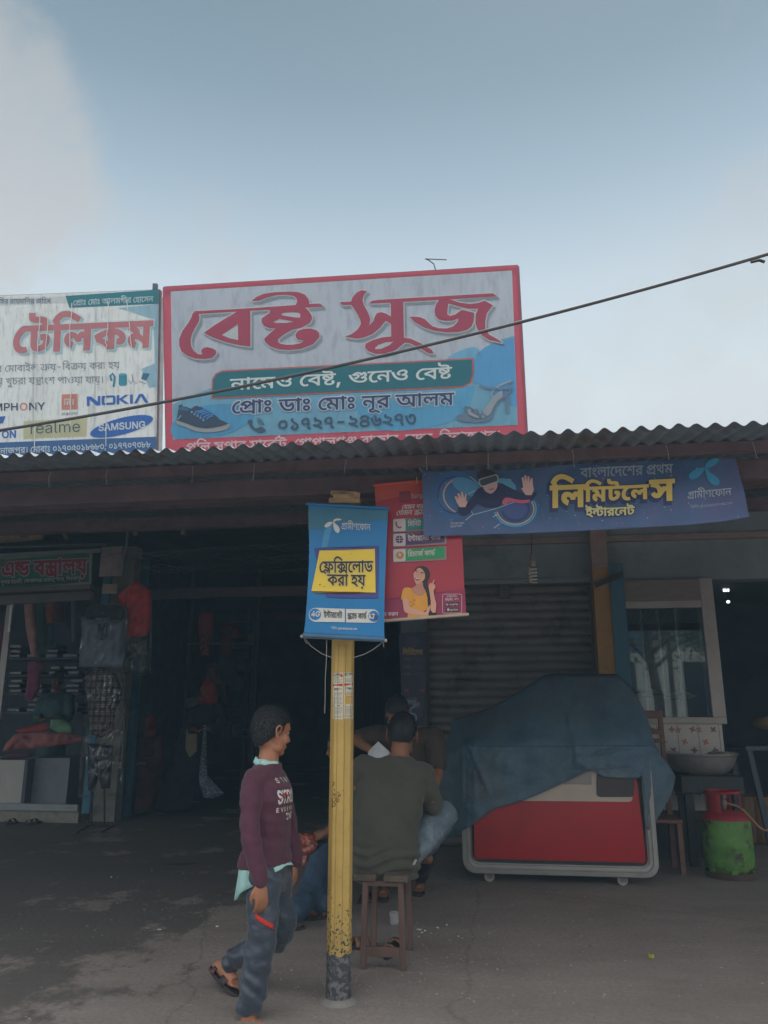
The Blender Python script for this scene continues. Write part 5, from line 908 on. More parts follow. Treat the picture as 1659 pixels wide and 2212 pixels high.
# tiled counter under the window
cnt = thing('tiled_counter', 'white counter front with orange and brown flower tiles below the display window', 'counter', (1.8, 8.4, 0))
tx1 = at(1562, 1600, WY).x
tiles = Multi()
tiles.add(MB().box(xl, tx1, WY - .012, WY + .5, 0.44, zb - .034), mat('white_tile', (.50, .47, .43), rough=.3, var=.07, spec=.5))
mb = MB(); mb.box(xl, tx1 - .02, WY + .01, WY + .5, 0, 0.44); mb.build('plinth', mat('dark_plinth', (.05, .05, .055), var=.3), cnt)
mb = MB(); TW = 0.20; x = xl + .06
while x < tx1:
    mb.box(x - .0022, x + .0022, WY - .0135, WY - .0122, .44, zb - .034); x += TW
for z in (zb - .034 - .30, zb - .034 - .6): mb.box(xl, tx1, WY - .0137, WY - .0122, z - .002, z + .002)
tiles.add(mb, mat('tile_grout', (.10, .09, .085)))
TS = Sheet(Vector((xl, WY - .0125, 2)), Vector((tx1, WY - .0125, 2)), Vector((xl, WY - .0125, 0)))
def on_tile(x, z, off): return Vector((x, WY - .0125 - off, z))
rngf = random.Random(8)
for colr, nm, ox, oz in (((.42, .17, .10), 'orange_flower', 0.06, 0.17), ((.21, .11, .105), 'brown_flower', 0.145, 0.05)):
    polys = []
    x = xl + .06
    while x < tx1 - .05:
        for row in range(3):
            cx, cz = x + ox, zb - .034 - oz - row * .30 * (1 if nm[0] == 'o' else 1)
            for (dx, dz) in ((0, 0), (-.055 if nm[0] == 'o' else .0, .115 if nm[0] == 'o' else -.2)):
                r0 = rngf.uniform(0, 360)
                for k in range(4):
                    a = r0 + k * 90
                    polys.append(ell(cx + dx + .016 * math.cos(R(a)), cz + dz + .016 * math.sin(R(a)), .017, .010, a, 12))
        x += TW
    polys = [p for p in polys if min(q[0] for q in p) > xl + .004 and max(q[0] for q in p) < tx1 - .004 and max(q[1] for q in p) < zb - .04 and min(q[1] for q in p) > .445]
    v, f = fill(polys)
    tiles.add(MB().add([on_tile(a, c, .0015) for a, c in v], f), mat(nm + '_glaze', colr, rough=.3))
tiles.build('tile_panel', cnt)

# the other side of the street, seen only as a reflection in the display window
across = thing('opposite_house', 'pale two storey house across the street, mirrored in the display window', 'building', (6, -15, 0))
M_FACING = mat('opposite_plaster', (.62, .62, .58), var=.15, vs=2)
MB().box(-6, 16, -20, -15, 0, 4.6).build('wall', M_FACING, across)
MB().box(-6.5, 16.5, -20, -14.7, 4.6, 4.8).build('roof', mat('opposite_tin', (.16, .17, .18), var=.2), across)
for k in range(9): MB().box(-5.4 + k * 2.4, -5.25 + k * 2.4, -13.9, -13.75, 0, 4.6).build('post', M_DARKWOOD, across)
for k in range(5): MB().box(-4.6 + k * 4, -2.4 + k * 4, -15.06, -14.98, .3, 3.2).build('doorway', mat('opposite_opening', (.03, .03, .035)), across)
for k, c in enumerate(((.35, .05, .06), (.05, .16, .3), (.3, .26, .08))): MB().box(-3 + k * 5.5, .4 + k * 5.5, -14.2, -14.1, 3.5, 4.4).build('shop_sign', mat('opposite_sign_%s' % ('red', 'blue', 'yellow')[k], c), across)
tree = thing('tree', 'leafy street tree across the road, mirrored in the display window', 'tree', (5.2, -9.5, 0))
mb = MB(); mb.tube([(5.2, -9.5, 0), (5.3, -9.5, 1.6), (5.1, -9.6, 3.4), (5.3, -9.4, 5.2)], [.2, .16, .13, .06], 10)
rt = random.Random(4); tips = []
for k in range(9):
    a = k * 2.4; q = Vector((5.2 + 1.9 * math.cos(a), -9.5 + 1.7 * math.sin(a), 4.0 + rt.uniform(-.6, 1.6))); tips.append(q); mb.tube([(5.15, -9.55, 2.6 + k * .2), Vector((5.15, -9.55, 3.1 + k * .15)).lerp(q, .5), q], [.07, .045, .015], 6)
mb.build('trunk', M_DARKWOOD, tree)
mb = MB()
for _ in range(2600):
    q = rt.choice(tips) + Vector((rt.gauss(0, .6), rt.gauss(0, .6), rt.gauss(0, .5))); a, b = Vector((rt.gauss(0, 1), rt.gauss(0, 1), rt.gauss(0, .6))).normalized() * .12, Vector((rt.gauss(0, 1), rt.gauss(0, 1), rt.gauss(0, 1))).normalized() * .045
    mb.add([q - a, q + b, q + a, q - b], [(0, 1, 2, 3)])
mb.build('crown', mat('tree_leaf', (.06, .10, .035), var=.4, vs=3, trans=.3), tree, fix=False)
# ---------------------------------------------------------------- billboards on the roof
def level_depth(p_ref, px, py):          # depth at which a measured point reaches the height of p_ref
    d = sight(px, py); return (p_ref.z - CAM_Z) * d.y / d.z
def T(z, pts): return [z(*p) for p in pts]
TR_ = 0.28
def pk(c, dirty=0.25): return ink(c, TR_, dirty)
M_FLEX = mat('weathered_white_flex', (.50, .58, .63), rough=.6, var=.08, vs=1.2, trans=TR_, dirt=(.33, .38, .43), ds=1.9, dth=(.48, .78), dstretch=(6, 6, .55))
M_FLEXB = mat('weathered_telecom_flex', (.57, .58, .56), rough=.6, var=.06, vs=1.5, trans=TR_, dirt=(.36, .37, .36), ds=2.6, dth=(.5, .72), dstretch=(9, 9, .8))
def text(P, zc, s, w, p0, p1, em, c, layer=3, gap=0.0, up=(0.0, -1.0), halo=None, hw=0, shadow=None, sd=(0, 0)):
    a, b = zc(*p0), zc(*p1)
    k = math.hypot(zc(1, 0)[0] - zc(0, 0)[0], zc(1, 0)[1] - zc(0, 0)[1])
    L = run(s, w, a, b, em * k, up, gap)
    if shadow is not None: P.ink([[(x + sd[0] * k, y + sd[1] * k) for x, y in q] for q in L], shadow, layer - 2)
    if halo is not None: P.ink(grow(L, hw * k), halo, layer - 1)
    P.ink(L, c, layer)
    return L

# --- shoe shop billboard
tl = at(352, 620, 8.45); tr = at(1119, 573, level_depth(tl, 1119, 573)); bl = at(358.6, 1004, 9.02)
S2 = Sheet(tl, tr, bl)
sgn = thing('shoe_shop_billboard', 'large white and blue billboard in a red border advertising shoes above the awning', 'billboard', tuple((tl + tr) / 2 + Vector((0, .3, -2.6))))
Z = zz(640, 1040, 1500)
P = Print(S2, lift=.004)
quad = [(352, 620), (1119, 573), (1141, 990), (358.6, 1004)]
P.ink([quad], pk((172, 62, 78)), 0)
inner = T(Z, [(48, 140), (1557, 47), (1583, 730), (57, 795)])
P.ink([inner], M_FLEX, 1)
P.ink([T(Z, [(57.2, 640), (140, 600), (232, 565), (232, 612), (1380, 566), (1390, 430), (1480, 360), (1568, 335), (1582.6, 729.5), (57.2, 794.5)])], pk((120, 176, 200)), 2)
P.ink([T(Z, [(1389, 425), (1440, 385), (1500, 360), (1567, 346), (1580, 650), (1500, 615), (1440, 560), (1389, 540)])], pk((92, 164, 212)), 3)
P.ink([T(Z, curve([(1240, 470), (1300, 415), (1389, 385), (1420, 420), (1389, 440), (1300, 460)], 5))], pk((120, 180, 210)), 3)
P.ink([T(Z, curve([(60, 720), (170, 650), (330, 640), (420, 690), (300, 770), (140, 788), (62, 785)], 5))], pk((84, 160, 200)), 3)
P.ink([T(Z, curve([(860, 640), (1000, 620), (1180, 650), (1350, 560), (1390, 580), (1330, 690), (1200, 738), (980, 750)], 5))], pk((92, 168, 205)), 3)
rib = T(Z, [(228, 615), (232, 528), (247, 502), (277, 489), (1386, 435), (1388, 505), (1375, 545), (1340, 564)])
P.ink([rib], pk((205, 100, 88)), 4)
P.ink([grow([rib], -3.0)[0]], pk((22, 112, 122)), 5)
# title_ink lettering, drawn by hand for this board
W1 = zz(680, 1140, 660); W2 = zz(1340, 1120, 720)
title_ink = [T(W1, q) for q in (
    [(255, 267), (800, 238), (1270, 205), (1400, 195), (1510, 190), (1548, 218), (1350, 233), (1010, 252), (815, 262), (685, 270), (290, 295), (232, 295)],
    [(232, 290), (225, 320), (190, 385), (130, 465), (98, 545), (98, 610), (120, 670), (180, 715), (260, 742), (350, 748), (430, 735), (472, 690), (465, 660), (430, 640), (380, 628), (340, 635), (318, 660), (325, 690), (332, 702), (290, 700), (245, 665), (220, 620), (212, 560), (225, 500), (260, 430), (295, 370), (302, 330), (290, 290)],
    [(685, 268), (560, 340), (440, 415), (346, 484), (430, 530), (560, 575), (700, 608), (812, 622), (812, 255)],
    [(1010, 245), (1005, 285), (960, 315), (925, 340), (925, 380), (950, 415), (1000, 437), (1065, 440), (1000, 495), (950, 545), (960, 575), (1010, 620), (1090, 650), (1200, 657), (1320, 645), (1440, 600), (1505, 530), (1505, 495), (1480, 460), (1420, 440), (1350, 443), (1290, 465), (1265, 500), (1270, 535), (1290, 552), (1350, 563), (1310, 590), (1240, 603), (1170, 604), (1110, 592), (1088, 570), (1095, 545), (1150, 500), (1230, 455), (1330, 430), (1410, 385), (1432, 345), (1425, 305), (1395, 260), (1350, 225)],
    [(828, 160), (870, 125), (950, 92), (1060, 76), (1200, 70), (1290, 75), (1360, 100), (1398, 150), (1405, 198), (1400, 215), (1268, 210), (1282, 170), (1275, 135), (1240, 110), (1170, 102), (1080, 105), (980, 130), (900, 160), (835, 166)])]
holes = [T(W1, q) for q in ([(687, 398), (525, 505), (600, 538), (690, 557)], [(1125, 295), (1150, 282), (1230, 277), (1290, 280), (1315, 295), (1310, 333), (1250, 328), (1150, 312), (1125, 305)], [(1042, 375), (1105, 345), (1180, 358), (1250, 372), (1180, 384), (1070, 386)])]
title_ink += [T(W2, q) for q in (
    [(45, 208), (150, 203), (163, 165), (200, 120), (245, 97), (300, 108), (268, 140), (255, 185), (268, 235), (305, 300), (328, 360), (318, 422), (352, 385), (375, 330), (392, 307), (430, 300), (475, 315), (520, 342), (520, 412), (470, 380), (455, 395), (420, 440), (350, 500), (260, 535), (200, 542), (92, 526), (150, 505), (210, 460), (240, 410), (238, 380), (210, 320), (170, 255), (150, 233), (70, 235)],
    [(515, 195), (630, 190), (637, 545), (520, 545)],
    [(310, 220), (345, 195), (400, 187), (1455, 126), (1495, 155), (1080, 180), (630, 205), (515, 212), (340, 220)],
    [(522, 523), (430, 533), (340, 560), (285, 590), (278, 625), (310, 660), (380, 685), (460, 680), (560, 650), (645, 580), (690, 585), (780, 630), (870, 680), (910, 680), (895, 650), (800, 590), (700, 545), (636, 533)],
    [(970, 176), (935, 220), (918, 280), (925, 330), (955, 365), (1010, 380), (1080, 378), (1138, 360), (1130, 390), (1090, 430), (1030, 450), (960, 448), (900, 430), (865, 400), (830, 365), (780, 345), (688, 340), (740, 395), (820, 440), (920, 472), (1030, 485), (1130, 483), (1215, 465), (1260, 430), (1278, 380), (1282, 305), (1170, 278), (1110, 320), (1060, 335), (1035, 318), (1038, 270), (1045, 220), (1150, 250), (1230, 268), (1320, 268), (1298, 320), (1295, 400), (1310, 450), (1350, 510), (1420, 555), (1545, 583), (1500, 550), (1420, 505), (1385, 450), (1385, 380), (1400, 310), (1455, 238), (1380, 193), (1320, 215), (1250, 225), (1150, 212), (1065, 184)])]
holes += [T(W2, [(368, 630), (400, 600), (470, 575), (540, 572), (500, 605), (430, 635), (375, 642)])]
title_ink = [orient(q) for q in title_ink]; holes = [orient(q, -1) for q in holes]
P.ink([[(x + 4.5, y + 5.5) for x, y in q] for q in grow(title_ink, 1.6)], pk((146, 154, 160)), 3)
P.ink(grow(title_ink, 2.6), pk((198, 204, 202), .1), 4)
P.ink(title_ink + holes, pk((176, 58, 84), .15), 5)
text(P, Z, 'নামেও বেষ্ট, গুনেও বেষ্ট', 'b', (315, 577), (1290, 523), 76, pk((222, 228, 222), .1), 6, shadow=None)
text(P, Z, 'প্রোঃ ডাঃ মোঃ নূর আলম', 'b', (318, 680), (1300, 641), 84, pk((48, 62, 110), .1), 6, halo=pk((205, 208, 210), .1), hw=4.5)
text(P, Z, '০১৭২৭-২৪৬২৭৩', 'b', (520, 755), (1135, 728), 80, pk((62, 82, 104), .1), 6)
text(P, Z, 'পলি সুপার মার্কেট, গোপালগঞ্জ বাজার, সদর, দিনাজপুর।', 'b', (118, 853), (1508, 798), 66, pk((214, 196, 196), .1), 3)
ph = T(Z, curve([(391, 712), (405, 706), (412, 716), (410, 728), (424, 745), (440, 742), (452, 738), (468, 752), (460, 762), (440, 764), (415, 752), (396, 730)], 4))
P.ink([ph], pk((62, 82, 104), .1), 6)
for r in (12, 20, 28):
    P.ink([stroke(T(Z, [(432 + r * math.cos(R(a)), 730 - r * math.sin(R(a))) for a in range(-5, 96, 12)]), 1.6)], pk((62, 82, 104), .1), 6)
# the printed sneaker
K = zz(680, 1570, 280)
P.ink([T(K, curve([(150, 700), (200, 760), (350, 810), (540, 890), (700, 935), (880, 948), (1100, 935), (1350, 880), (1425, 810), (1405, 750), (1100, 830), (860, 858), (640, 830), (400, 740), (175, 665)], 4))], pk((168, 164, 160), .1), 6)
P.ink([T(K, [(170, 660), (195, 560), (215, 430), (228, 385), (225, 305), (312, 288), (322, 345), (400, 345), (520, 390), (580, 340), (660, 315), (700, 345), (760, 350), (830, 395), (950, 460), (1080, 540), (1150, 600), (1195, 652), (1280, 680), (1405, 745), (1250, 800), (1050, 840), (860, 858), (640, 815), (400, 735)])], pk((52, 68, 92), .1), 7)
P.ink([T(K, [(230, 380), (300, 350), (430, 375), (500, 410), (440, 450), (300, 430)])], pk((62, 108, 140), .1), 8)
for q in ([(600, 515), (640, 460), (760, 440), (850, 410)], [(670, 555), (700, 490), (800, 470), (900, 440)], [(740, 600), (770, 530), (860, 500), (980, 470)], [(810, 660), (820, 590), (920, 540), (1040, 520)], [(880, 640), (940, 590), (1050, 550)]):
    P.ink([stroke(T(K, q), 3.0)], pk((70, 140, 205), .1), 9)
for q in ((537, 470), (605, 520), (676, 560), (744, 606), (810, 662)): P.ink([T(K, ell(q[0], q[1], 26, 22))], pk((150, 180, 198), .1), 8)
for q in ((270, 565), (240, 600), (210, 635)): P.ink([T(K, ell(q[0], q[1], 15, 22))], pk((150, 180, 198), .1), 8)
# the printed heeled sandal
K = zz(1800, 1500, 280); gy, gl_ = pk((112, 130, 150), .1), pk((160, 166, 172), .1)
P.ink([T(K, [(140, 990), (210, 950), (330, 920), (420, 880), (560, 1000), (700, 1030), (850, 1000), (960, 900), (1040, 740), (1130, 620), (1240, 520), (1330, 340), (1480, 130), (1500, 180), (1380, 300), (1350, 430), (1480, 350), (1480, 400), (1350, 510), (1250, 600), (1160, 660), (1090, 780), (1040, 960), (960, 1070), (820, 1120), (600, 1138), (300, 1115), (180, 1070)])], gy, 6)
P.ink([T(K, [(1310, 560), (1420, 480), (1395, 915), (1330, 915)])], gy, 7)
P.ink([T(K, [(770, 840), (900, 700), (1010, 540), (1100, 450), (1230, 370), (1250, 520), (1130, 620), (1030, 760), (960, 920), (880, 995), (800, 920)])], gl_, 8)
P.ink([stroke(T(K, [(690, 255), (800, 300), (1000, 325), (1250, 335), (1480, 320)]), 4.2)], gy, 9)
P.ink([stroke(T(K, [(1010, 530), (980, 460), (1040, 350), (1180, 250), (1440, 145)]), 4.0)], gl_, 7)
for k in range(26):
    a = k * 2.4; x = 560 + 220 * math.cos(a) * (k / 26) ** .5 + 20; y = 880 + 0.45 * (x - 560) + 70 * math.sin(a) * (k / 26) ** .5
    P.ink([T(K, ell(x, y, 44, 40, 0, 10))], gy if k % 3 else gl_, 8 + k % 2)
P.ink([T(K, [(420, 900), (480, 880), (690, 1000), (660, 1030), (560, 1000), (440, 950)])], gl_, 10)
P.build('printed_face', sgn)
# steel box behind the printed skin and its legs

def slab(S, q, d0, d1): return MB().hexa([S(*q[3], d0), S(*q[2], d0), S(*q[2], d1), S(*q[3], d1), S(*q[0], d0), S(*q[1], d0), S(*q[1], d1), S(*q[0], d1)])
M_SIGNSTEEL = mat('sign_frame_steel', (.20, .12, .13), rough=.6, var=.2)
def frame_bars(S, q, w=.035, d=-.05):
    mb = MB()
    for a, b in ((0, 1), (1, 2), (2, 3), (3, 0)): mb.bar(S(*q[a], d), S(*q[b], d), w, w, S.n)
    for f in (.25, .5, .75):
        a = tuple(q[0][i] + (q[1][i] - q[0][i]) * f for i in (0, 1)); b = tuple(q[3][i] + (q[2][i] - q[3][i]) * f for i in (0, 1)); mb.bar(S(*a, d), S(*b, d), .022, .022, S.n)
    return mb
frame_bars(S2, quad).build('frame', M_SIGNSTEEL, sgn)
for px in (400, 740, 1090):
    p = S2(px, 990, -.08); mb = MB(); mb.box(p.x - .03, p.x + .03, p.y, p.y + .06, 3.55, p.z + .1); mb.build('leg', M_SIGNSTEEL, sgn)

# --- phone shop billboard
tr = at(343.7, 625.7, 8.6); tl = at(-193, 646, level_depth(tr, -193, 646)); br = at(337, 1007, 9.0)
S1 = Sheet(tl, tr, Vector(tl) + (br - tr))
tele = thing('phone_shop_billboard', 'faded white billboard with phone brand logos and a blue bottom stripe above the awning', 'billboard', tuple((tl + tr) / 2 + Vector((0, .3, -2.4))))
P = Print(S1, lift=.004); Z = zz(0, 1150, 660)
quad1 = [(-193, 646), (343.7, 625.7), (337, 1000), (-193, 1030)]
P.ink([quad1], M_FLEXB, 0)
pk1 = lambda c: pk(c, .22)
P.ink([T(Z, [(1180, 205), (1595, 168), (1578, 1000), (1500, 1010), (1420, 820), (1560, 760), (1540, 320)])], pk((150, 186, 200), .3), 1)
P.ink([T(Z, [(660, 85), (1600, 22), (1595, 165), (698, 205)])], pk1((24, 120, 130)), 1)
text(P, Z, 'রাহির রাহমানির রাহিম', 'r', (-62, 166), (514, 160), 72, pk1((78, 92, 118)), 2)
text(P, Z, 'প্রোঃ মোঃ আলমগীর হোসেন', 'b', (738, 184), (1542, 143), 84, pk1((186, 204, 204)), 2)
up1 = (0.012, -1.0)
text(P, Z, 'টেলিকম', 'x', (122, 668), (1530, 606), 440, pk((196, 116, 118), .1), 5, halo=pk((196, 212, 212), .1), hw=13, shadow=pk((150, 196, 206), .1), sd=(20, 20), up=(0.05, -1.0))
dk = pk1((120, 124, 134))
text(P, Z, 'বৈধ মোবাইল ক্রয়-বিক্রয় করা হয়', 'r', (-130, 856), (1205, 814), 104, dk, 2)
text(P, Z, 'য় খুচরা যন্ত্রাংশ পাওয়া যায়।', 'r', (-30, 980), (1046, 962), 108, dk, 2)
P.ink([stroke(T(Z, [(1125, 940), (1110, 890), (1135, 866), (1155, 900), (1150, 960), (1142, 1000)]), 4.6)], pk1((40, 128, 150)), 2)
P.ink([T(Z, rrect(1196, 868, 1278, 990, 24))], pk1((48, 138, 158)), 2)
P.ink([T(Z, ell(1237, 876, 40, 13))], pk1((90, 168, 184)), 3)
P.ink([stroke(T(Z, curve([(1295, 930), (1320, 965), (1335, 930), (1330, 870), (1350, 950), (1380, 960), (1372, 890)], 5, False)), 1.1)], dk, 2)
P.ink([T(Z, [(1440, 860), (1508, 868), (1470, 938), (1420, 920)])], pk1((46, 110, 140)), 2)
P.ink([stroke(T(Z, [(1400, 945), (1468, 970)]), 1.6)], dk, 2)
nv = pk1((36, 48, 84)); bl_ = pk1((40, 96, 176))
text(P, Z, 'SYMPH', 'b', (-215, 1243), (190, 1236), 100, nv, 2); text(P, Z, 'O', 'b', (197, 1236), (283, 1234), 100, pk1((206, 120, 110)), 2); text(P, Z, 'NY', 'b', (288, 1234), (458, 1229), 100, nv, 2)
P.ink([T(Z, [(622, 1076), (783, 1071), (783, 1226), (622, 1230)])], pk1((206, 132, 112)), 2)
for q in ([(655, 1185), (655, 1125), (700, 1125), (705, 1132), (705, 1184)], [(682, 1184), (682, 1142)], [(740, 1183), (740, 1122)]): P.ink([stroke(T(Z, q), 3.4)], pk((214, 204, 192), .1), 3)
text(P, Z, 'xiaomi', 'r', (618, 1287), (786, 1279), 46, nv, 2)
nok = [[(875, 1193), (875, 1098), (918, 1096), (985, 1150), (985, 1092), (1012, 1090), (1012, 1186), (975, 1188), (903, 1130), (903, 1192)],
       [(1030, 1090), (1150, 1085), (1165, 1100), (1165, 1160), (1152, 1178), (1032, 1184), (1024, 1168), (1024, 1104)],
       [(1175, 1084), (1203, 1083), (1203, 1120), (1260, 1080), (1298, 1078), (1235, 1124), (1300, 1170), (1262, 1172), (1203, 1132), (1203, 1176), (1175, 1178)],
       [(1310, 1078), (1338, 1077), (1338, 1169), (1310, 1170)],
       [(1348, 1168), (1400, 1072), (1440, 1070), (1497, 1160), (1462, 1162), (1420, 1094), (1378, 1166)]]
P.ink([orient(T(Z, q)) for q in nok] + [orient(T(Z, [(1052, 1110), (1138, 1106), (1138, 1156), (1052, 1162)]), -1)], bl_, 2)
text(P, Z, 'WALTON', 'x', (-268, 1520), (170, 1510), 98, bl_, 2)
P.ink([T(Z, [(-20, 1300), (60, 1294), (32, 1366), (-30, 1372)])], bl_, 2)
P.ink([T(Z, [(240, 1345), (880, 1308), (870, 1496), (236, 1522)])], pk1((196, 192, 150)), 1)
text(P, Z, 'realme', 'r', (298, 1473), (815, 1450), 150, pk1((84, 96, 108)), 2)
P.ink([T(Z, ell(1225, 1397, 326, 84, -14.5, 40))], bl_, 2)
text(P, Z, 'SAMSUNG', 'x', (992, 1444), (1466, 1412), 92, pk((208, 214, 216), .1), 3)
P.ink([T(Z, [(-900, 1592), (1572, 1500), (1568, 1756), (-900, 1900)])], pk1((52, 96, 150)), 1)
text(P, Z, 'দিনাজপুর। মোবাঃ ০১৭০৫০১৮৬৮৩, ০১৭৭০৭৩৮৮', 'b', (-60, 1678), (1518, 1606), 92, pk((200, 210, 214), .1), 2)
P.build('printed_face', tele)
frame_bars(S1, quad1).build('frame', M_SIGNSTEEL, tele)
p = S1(334, 612, -.03); q = S1(333, 640, -.03)
mb = MB(); mb.bar(q, p, .06, .06); mb.build('corner_post', mat('dark_post', (.07, .07, .09)), tele)
p = S1(347, 640, -.06); q = S1(341, 1000, -.06)
mb = MB(); mb.bar(q, p, .05, .05); mb.build('side_post', mat('pale_post', (.42, .42, .40), var=.2), tele)
for px in (60, 300):
    p = S1(px, 990, -.08); mb = MB(); mb.box(p.x - .03, p.x + .03, p.y, p.y + .06, 3.55, p.z + .1); mb.build('leg', M_SIGNSTEEL, tele)
for q in ([(405, 165), (415, 330), (395, 560), (375, 900), (362, 1300), (360, 1640)], [(497, 160), (495, 380), (470, 620), (448, 1000), (446, 1130)], [(735, 165), (730, 300), (715, 400), (715, 700), (725, 1000), (718, 1400)], [(1100, 150), (1096, 400), (1072, 560), (1088, 590), (1062, 660), (1070, 900), (1078, 1300), (1076, 1600)], [(1285, 130), (1310, 360), (1325, 560), (1360, 780), (1395, 970)]):
    mb = MB(); mb.tube([S1(*Z(*p), .035) for p in q], .0055, 6); mb.build('loose_cord', mat('white_cord', (.62, .60, .56)), tele)

# bent rod sticking up behind the shoe board, and the cable across the street
mb = MB(); mb.tube([at(x, y, 9.2) for x, y in ((941, 600), (941, 584), (937, 570), (926, 562), (918, 559), (940, 560), (965, 561))], .008, 6)
tag(mb.build('bent_rod', M_BLACKCABLE), 'thin bent wire rod sticking up behind the top edge of the shoe billboard', 'rod')
mb = MB(); pts = []
A, B = at(-260, 990, 2.75), at(1980, 480, 2.55)
for i in range(150):
    t = -1.2 + 3.2 * i / 149; p = A + (B - A) * t; pts.append((p.x, p.y, p.z - .10 * 4 * t * (1 - t) + .05))
mb.tube(pts, .0064, 8)
tag(mb.build('overhead_cable', mat('weathered_cable', (.055, .058, .066), rough=.6), sm=180), 'black cable slung diagonally across the street in front of the billboards', 'cable')
mb = MB()
tag(mb.tube([at(1622, 566, 2.6), at(1640, 562, 2.6), at(1652, 566, 2.6)], .0055, 6).build('cable_tie', M_BLACKCABLE), 'short black tie knotted on the cable', 'tie')

# ---------------------------------------------------------------- hanging banners under the awning
def cloth_wave(amp, fx, fy, ph=0.0):
    return lambda u, v: amp * (math.sin(fx * u * 6.28 + ph + 1.5 * v) * .6 + math.sin(fy * v * 6.28 + ph * 2 + u) * .4)
# blue banner on the post
Z = zz(1150, 1900, 750)
Y0 = 4.075
tl, tr, bl = at(*Z(185, 258), Y0), at(*Z(890, 298), Y0), at(*Z(140, 1430), Y0 - .03)
SB = Sheet(tl, tr, bl, cloth_wave(.006, 1.0, 1.6, .4))
bb = thing('post_banner', 'blue hanging banner with a yellow panel on rods tied to the yellow post', 'banner', tuple((bl + at(*Z(858, 1470), Y0)) / 2))
P = Print(SB, lift=.0022, step=9)
edge = [(185, 258), (400, 272), (640, 288), (890, 298), (885, 420), (878, 560), (870, 760), (862, 1000), (858, 1200), (855, 1350), (858, 1470), (600, 1455), (350, 1440), (140, 1430), (158, 1300), (178, 1050), (190, 800), (192, 600), (188, 420)]
P.ink([T(Z, edge)], mat('blue_vinyl', lin((24, 126, 186)), rough=.42, var=.06, vs=2.0, trans=.12), 0)
P.ink([T(Z, [(186, 285), (888, 320), (884, 395), (640, 420), (420, 440), (300, 482), (188, 484)])], mat('faded_blue_vinyl', lin((58, 120, 148)), rough=.45, var=.1, trans=.12), 1)
P.ink([T(Z, [(330, 484), (400, 440), (352, 640), (300, 640)])], mat('pale_fold_print', lin((70, 150, 196)), rough=.4, trans=.12), 1)
wh = ink((206, 206, 200)); yl = ink((232, 200, 66)); pu = ink((66, 70, 138)); bk = ink((44, 40, 34)); bw = ink((24, 120, 184))
P.ink([T(Z, curve([(408, 418), (412, 400), (440, 388), (476, 392), (470, 402), (430, 408), (415, 424)], 4)), T(Z, curve([(404, 420), (370, 418), (338, 440), (330, 458), (345, 468), (375, 455), (395, 435)], 4)), T(Z, curve([(408, 424), (408, 460), (420, 495), (444, 514), (461, 500), (458, 465), (430, 435)], 4))], wh, 2)
text(P, Z, 'গ্রামীণফোন', 'r', (476, 480), (735, 492), 88, wh, 2)
P.ink([T(Z, [(238, 650), (808, 628), (803, 1095), (345, 1084), (330, 1045), (290, 900)])], pu, 2)
P.ink([T(Z, [(218, 1030), (783, 1040), (783, 1052), (260, 1048)])], ink((122, 92, 38)), 3)
P.ink([T(Z, [(287, 672), (775, 656), (783, 1044), (216, 1030)])], yl, 4)
lw = ink((214, 196, 128))
text(P, Z, 'ফ্লেক্সিলোড', 'b', (285, 866), (758, 862), 152, bk, 6, halo=lw, hw=5)
text(P, Z, 'করা হয়', 'b', (358, 978), (692, 984), 150, bk, 6, halo=lw, hw=5)
P.ink([T(Z, ell(292, 974, 7, 4)), T(Z, ell(330, 990, 4, 4)), T(Z, ell(560, 700, 3, 3))], bk, 6)
for x0_, x1_, r in ((190, 508, 62), (516, 814, 62)):
    q = rrect(x0_, 1178, x1_, 1300, 60) if False else None
capL = [(508, 1184), (508, 1302)] + [(252 + 62 * math.cos(R(a)), 1238 + 62 * math.sin(R(a))) for a in range(90, 271, 15)]
capR = [(517, 1186), (518, 1304)] + [(755 + 60 * math.cos(R(a)), 1250 + 60 * math.sin(R(a))) for a in range(90, -91, -15)]
P.ink([T(Z, capL), T(Z, capR)], wh, 2)
P.ink([T(Z, ell(247, 1234, 50, 50)), T(Z, ell(765, 1252, 48, 48))], bw, 3)
text(P, Z, '4G', 'x', (210, 1252), (286, 1254), 62, wh, 4, up=(.2, -1))
text(P, Z, 'ইন্টারনেট', 'b', (322, 1260), (484, 1266), 74, bk, 3)
text(P, Z, 'স্ক্র্যাচ কার্ড', 'b', (532, 1272), (700, 1274), 74, bk, 3)
P.ink([T(Z, [(726, 1228), (775, 1232), (770, 1276), (722, 1270)])], wh, 4); P.ink([T(Z, [(772, 1240), (803, 1250), (798, 1285), (766, 1278)])], pu, 5)
text(P, Z, '৳', 'b', (736, 1262), (762, 1264), 44, bk, 5)
text(P, Z, 'বিস্তারিতঃ', 'r', (388, 1362), (440, 1364), 30, wh, 2); text(P, Z, 'grameenphone.com', 'b', (446, 1366), (617, 1372), 29, wh, 2)
P.build('printed_cloth', bb)
M_ROD = mat('wooden_rod', (.42, .33, .25), rough=.6, var=.2)
mb = MB(); mb.tube([SB(*Z(118, 1428), .004), SB(*Z(880, 1466), .004)], .009, 10); mb.build('bottom_rod', M_ROD, bb, sm=40)
mb = MB(); mb.tube([SB(*Z(142, 1418), .008), SB(*Z(860, 1456), .008)], .014, 10); mb.build('rod_sleeve', mat('sleeve_vinyl', lin((64, 106, 138)), rough=.5, var=.2), bb, sm=60)
mb = MB(); mb.tube([SB(*Z(168, 258), .003), SB(*Z(900, 300), .003)], .009, 10); mb.build('top_rod', mat('rod_in_sleeve', lin((40, 112, 160)), rough=.45), bb, sm=40)
M_STR = mat('thin_string', (.30, .28, .25))
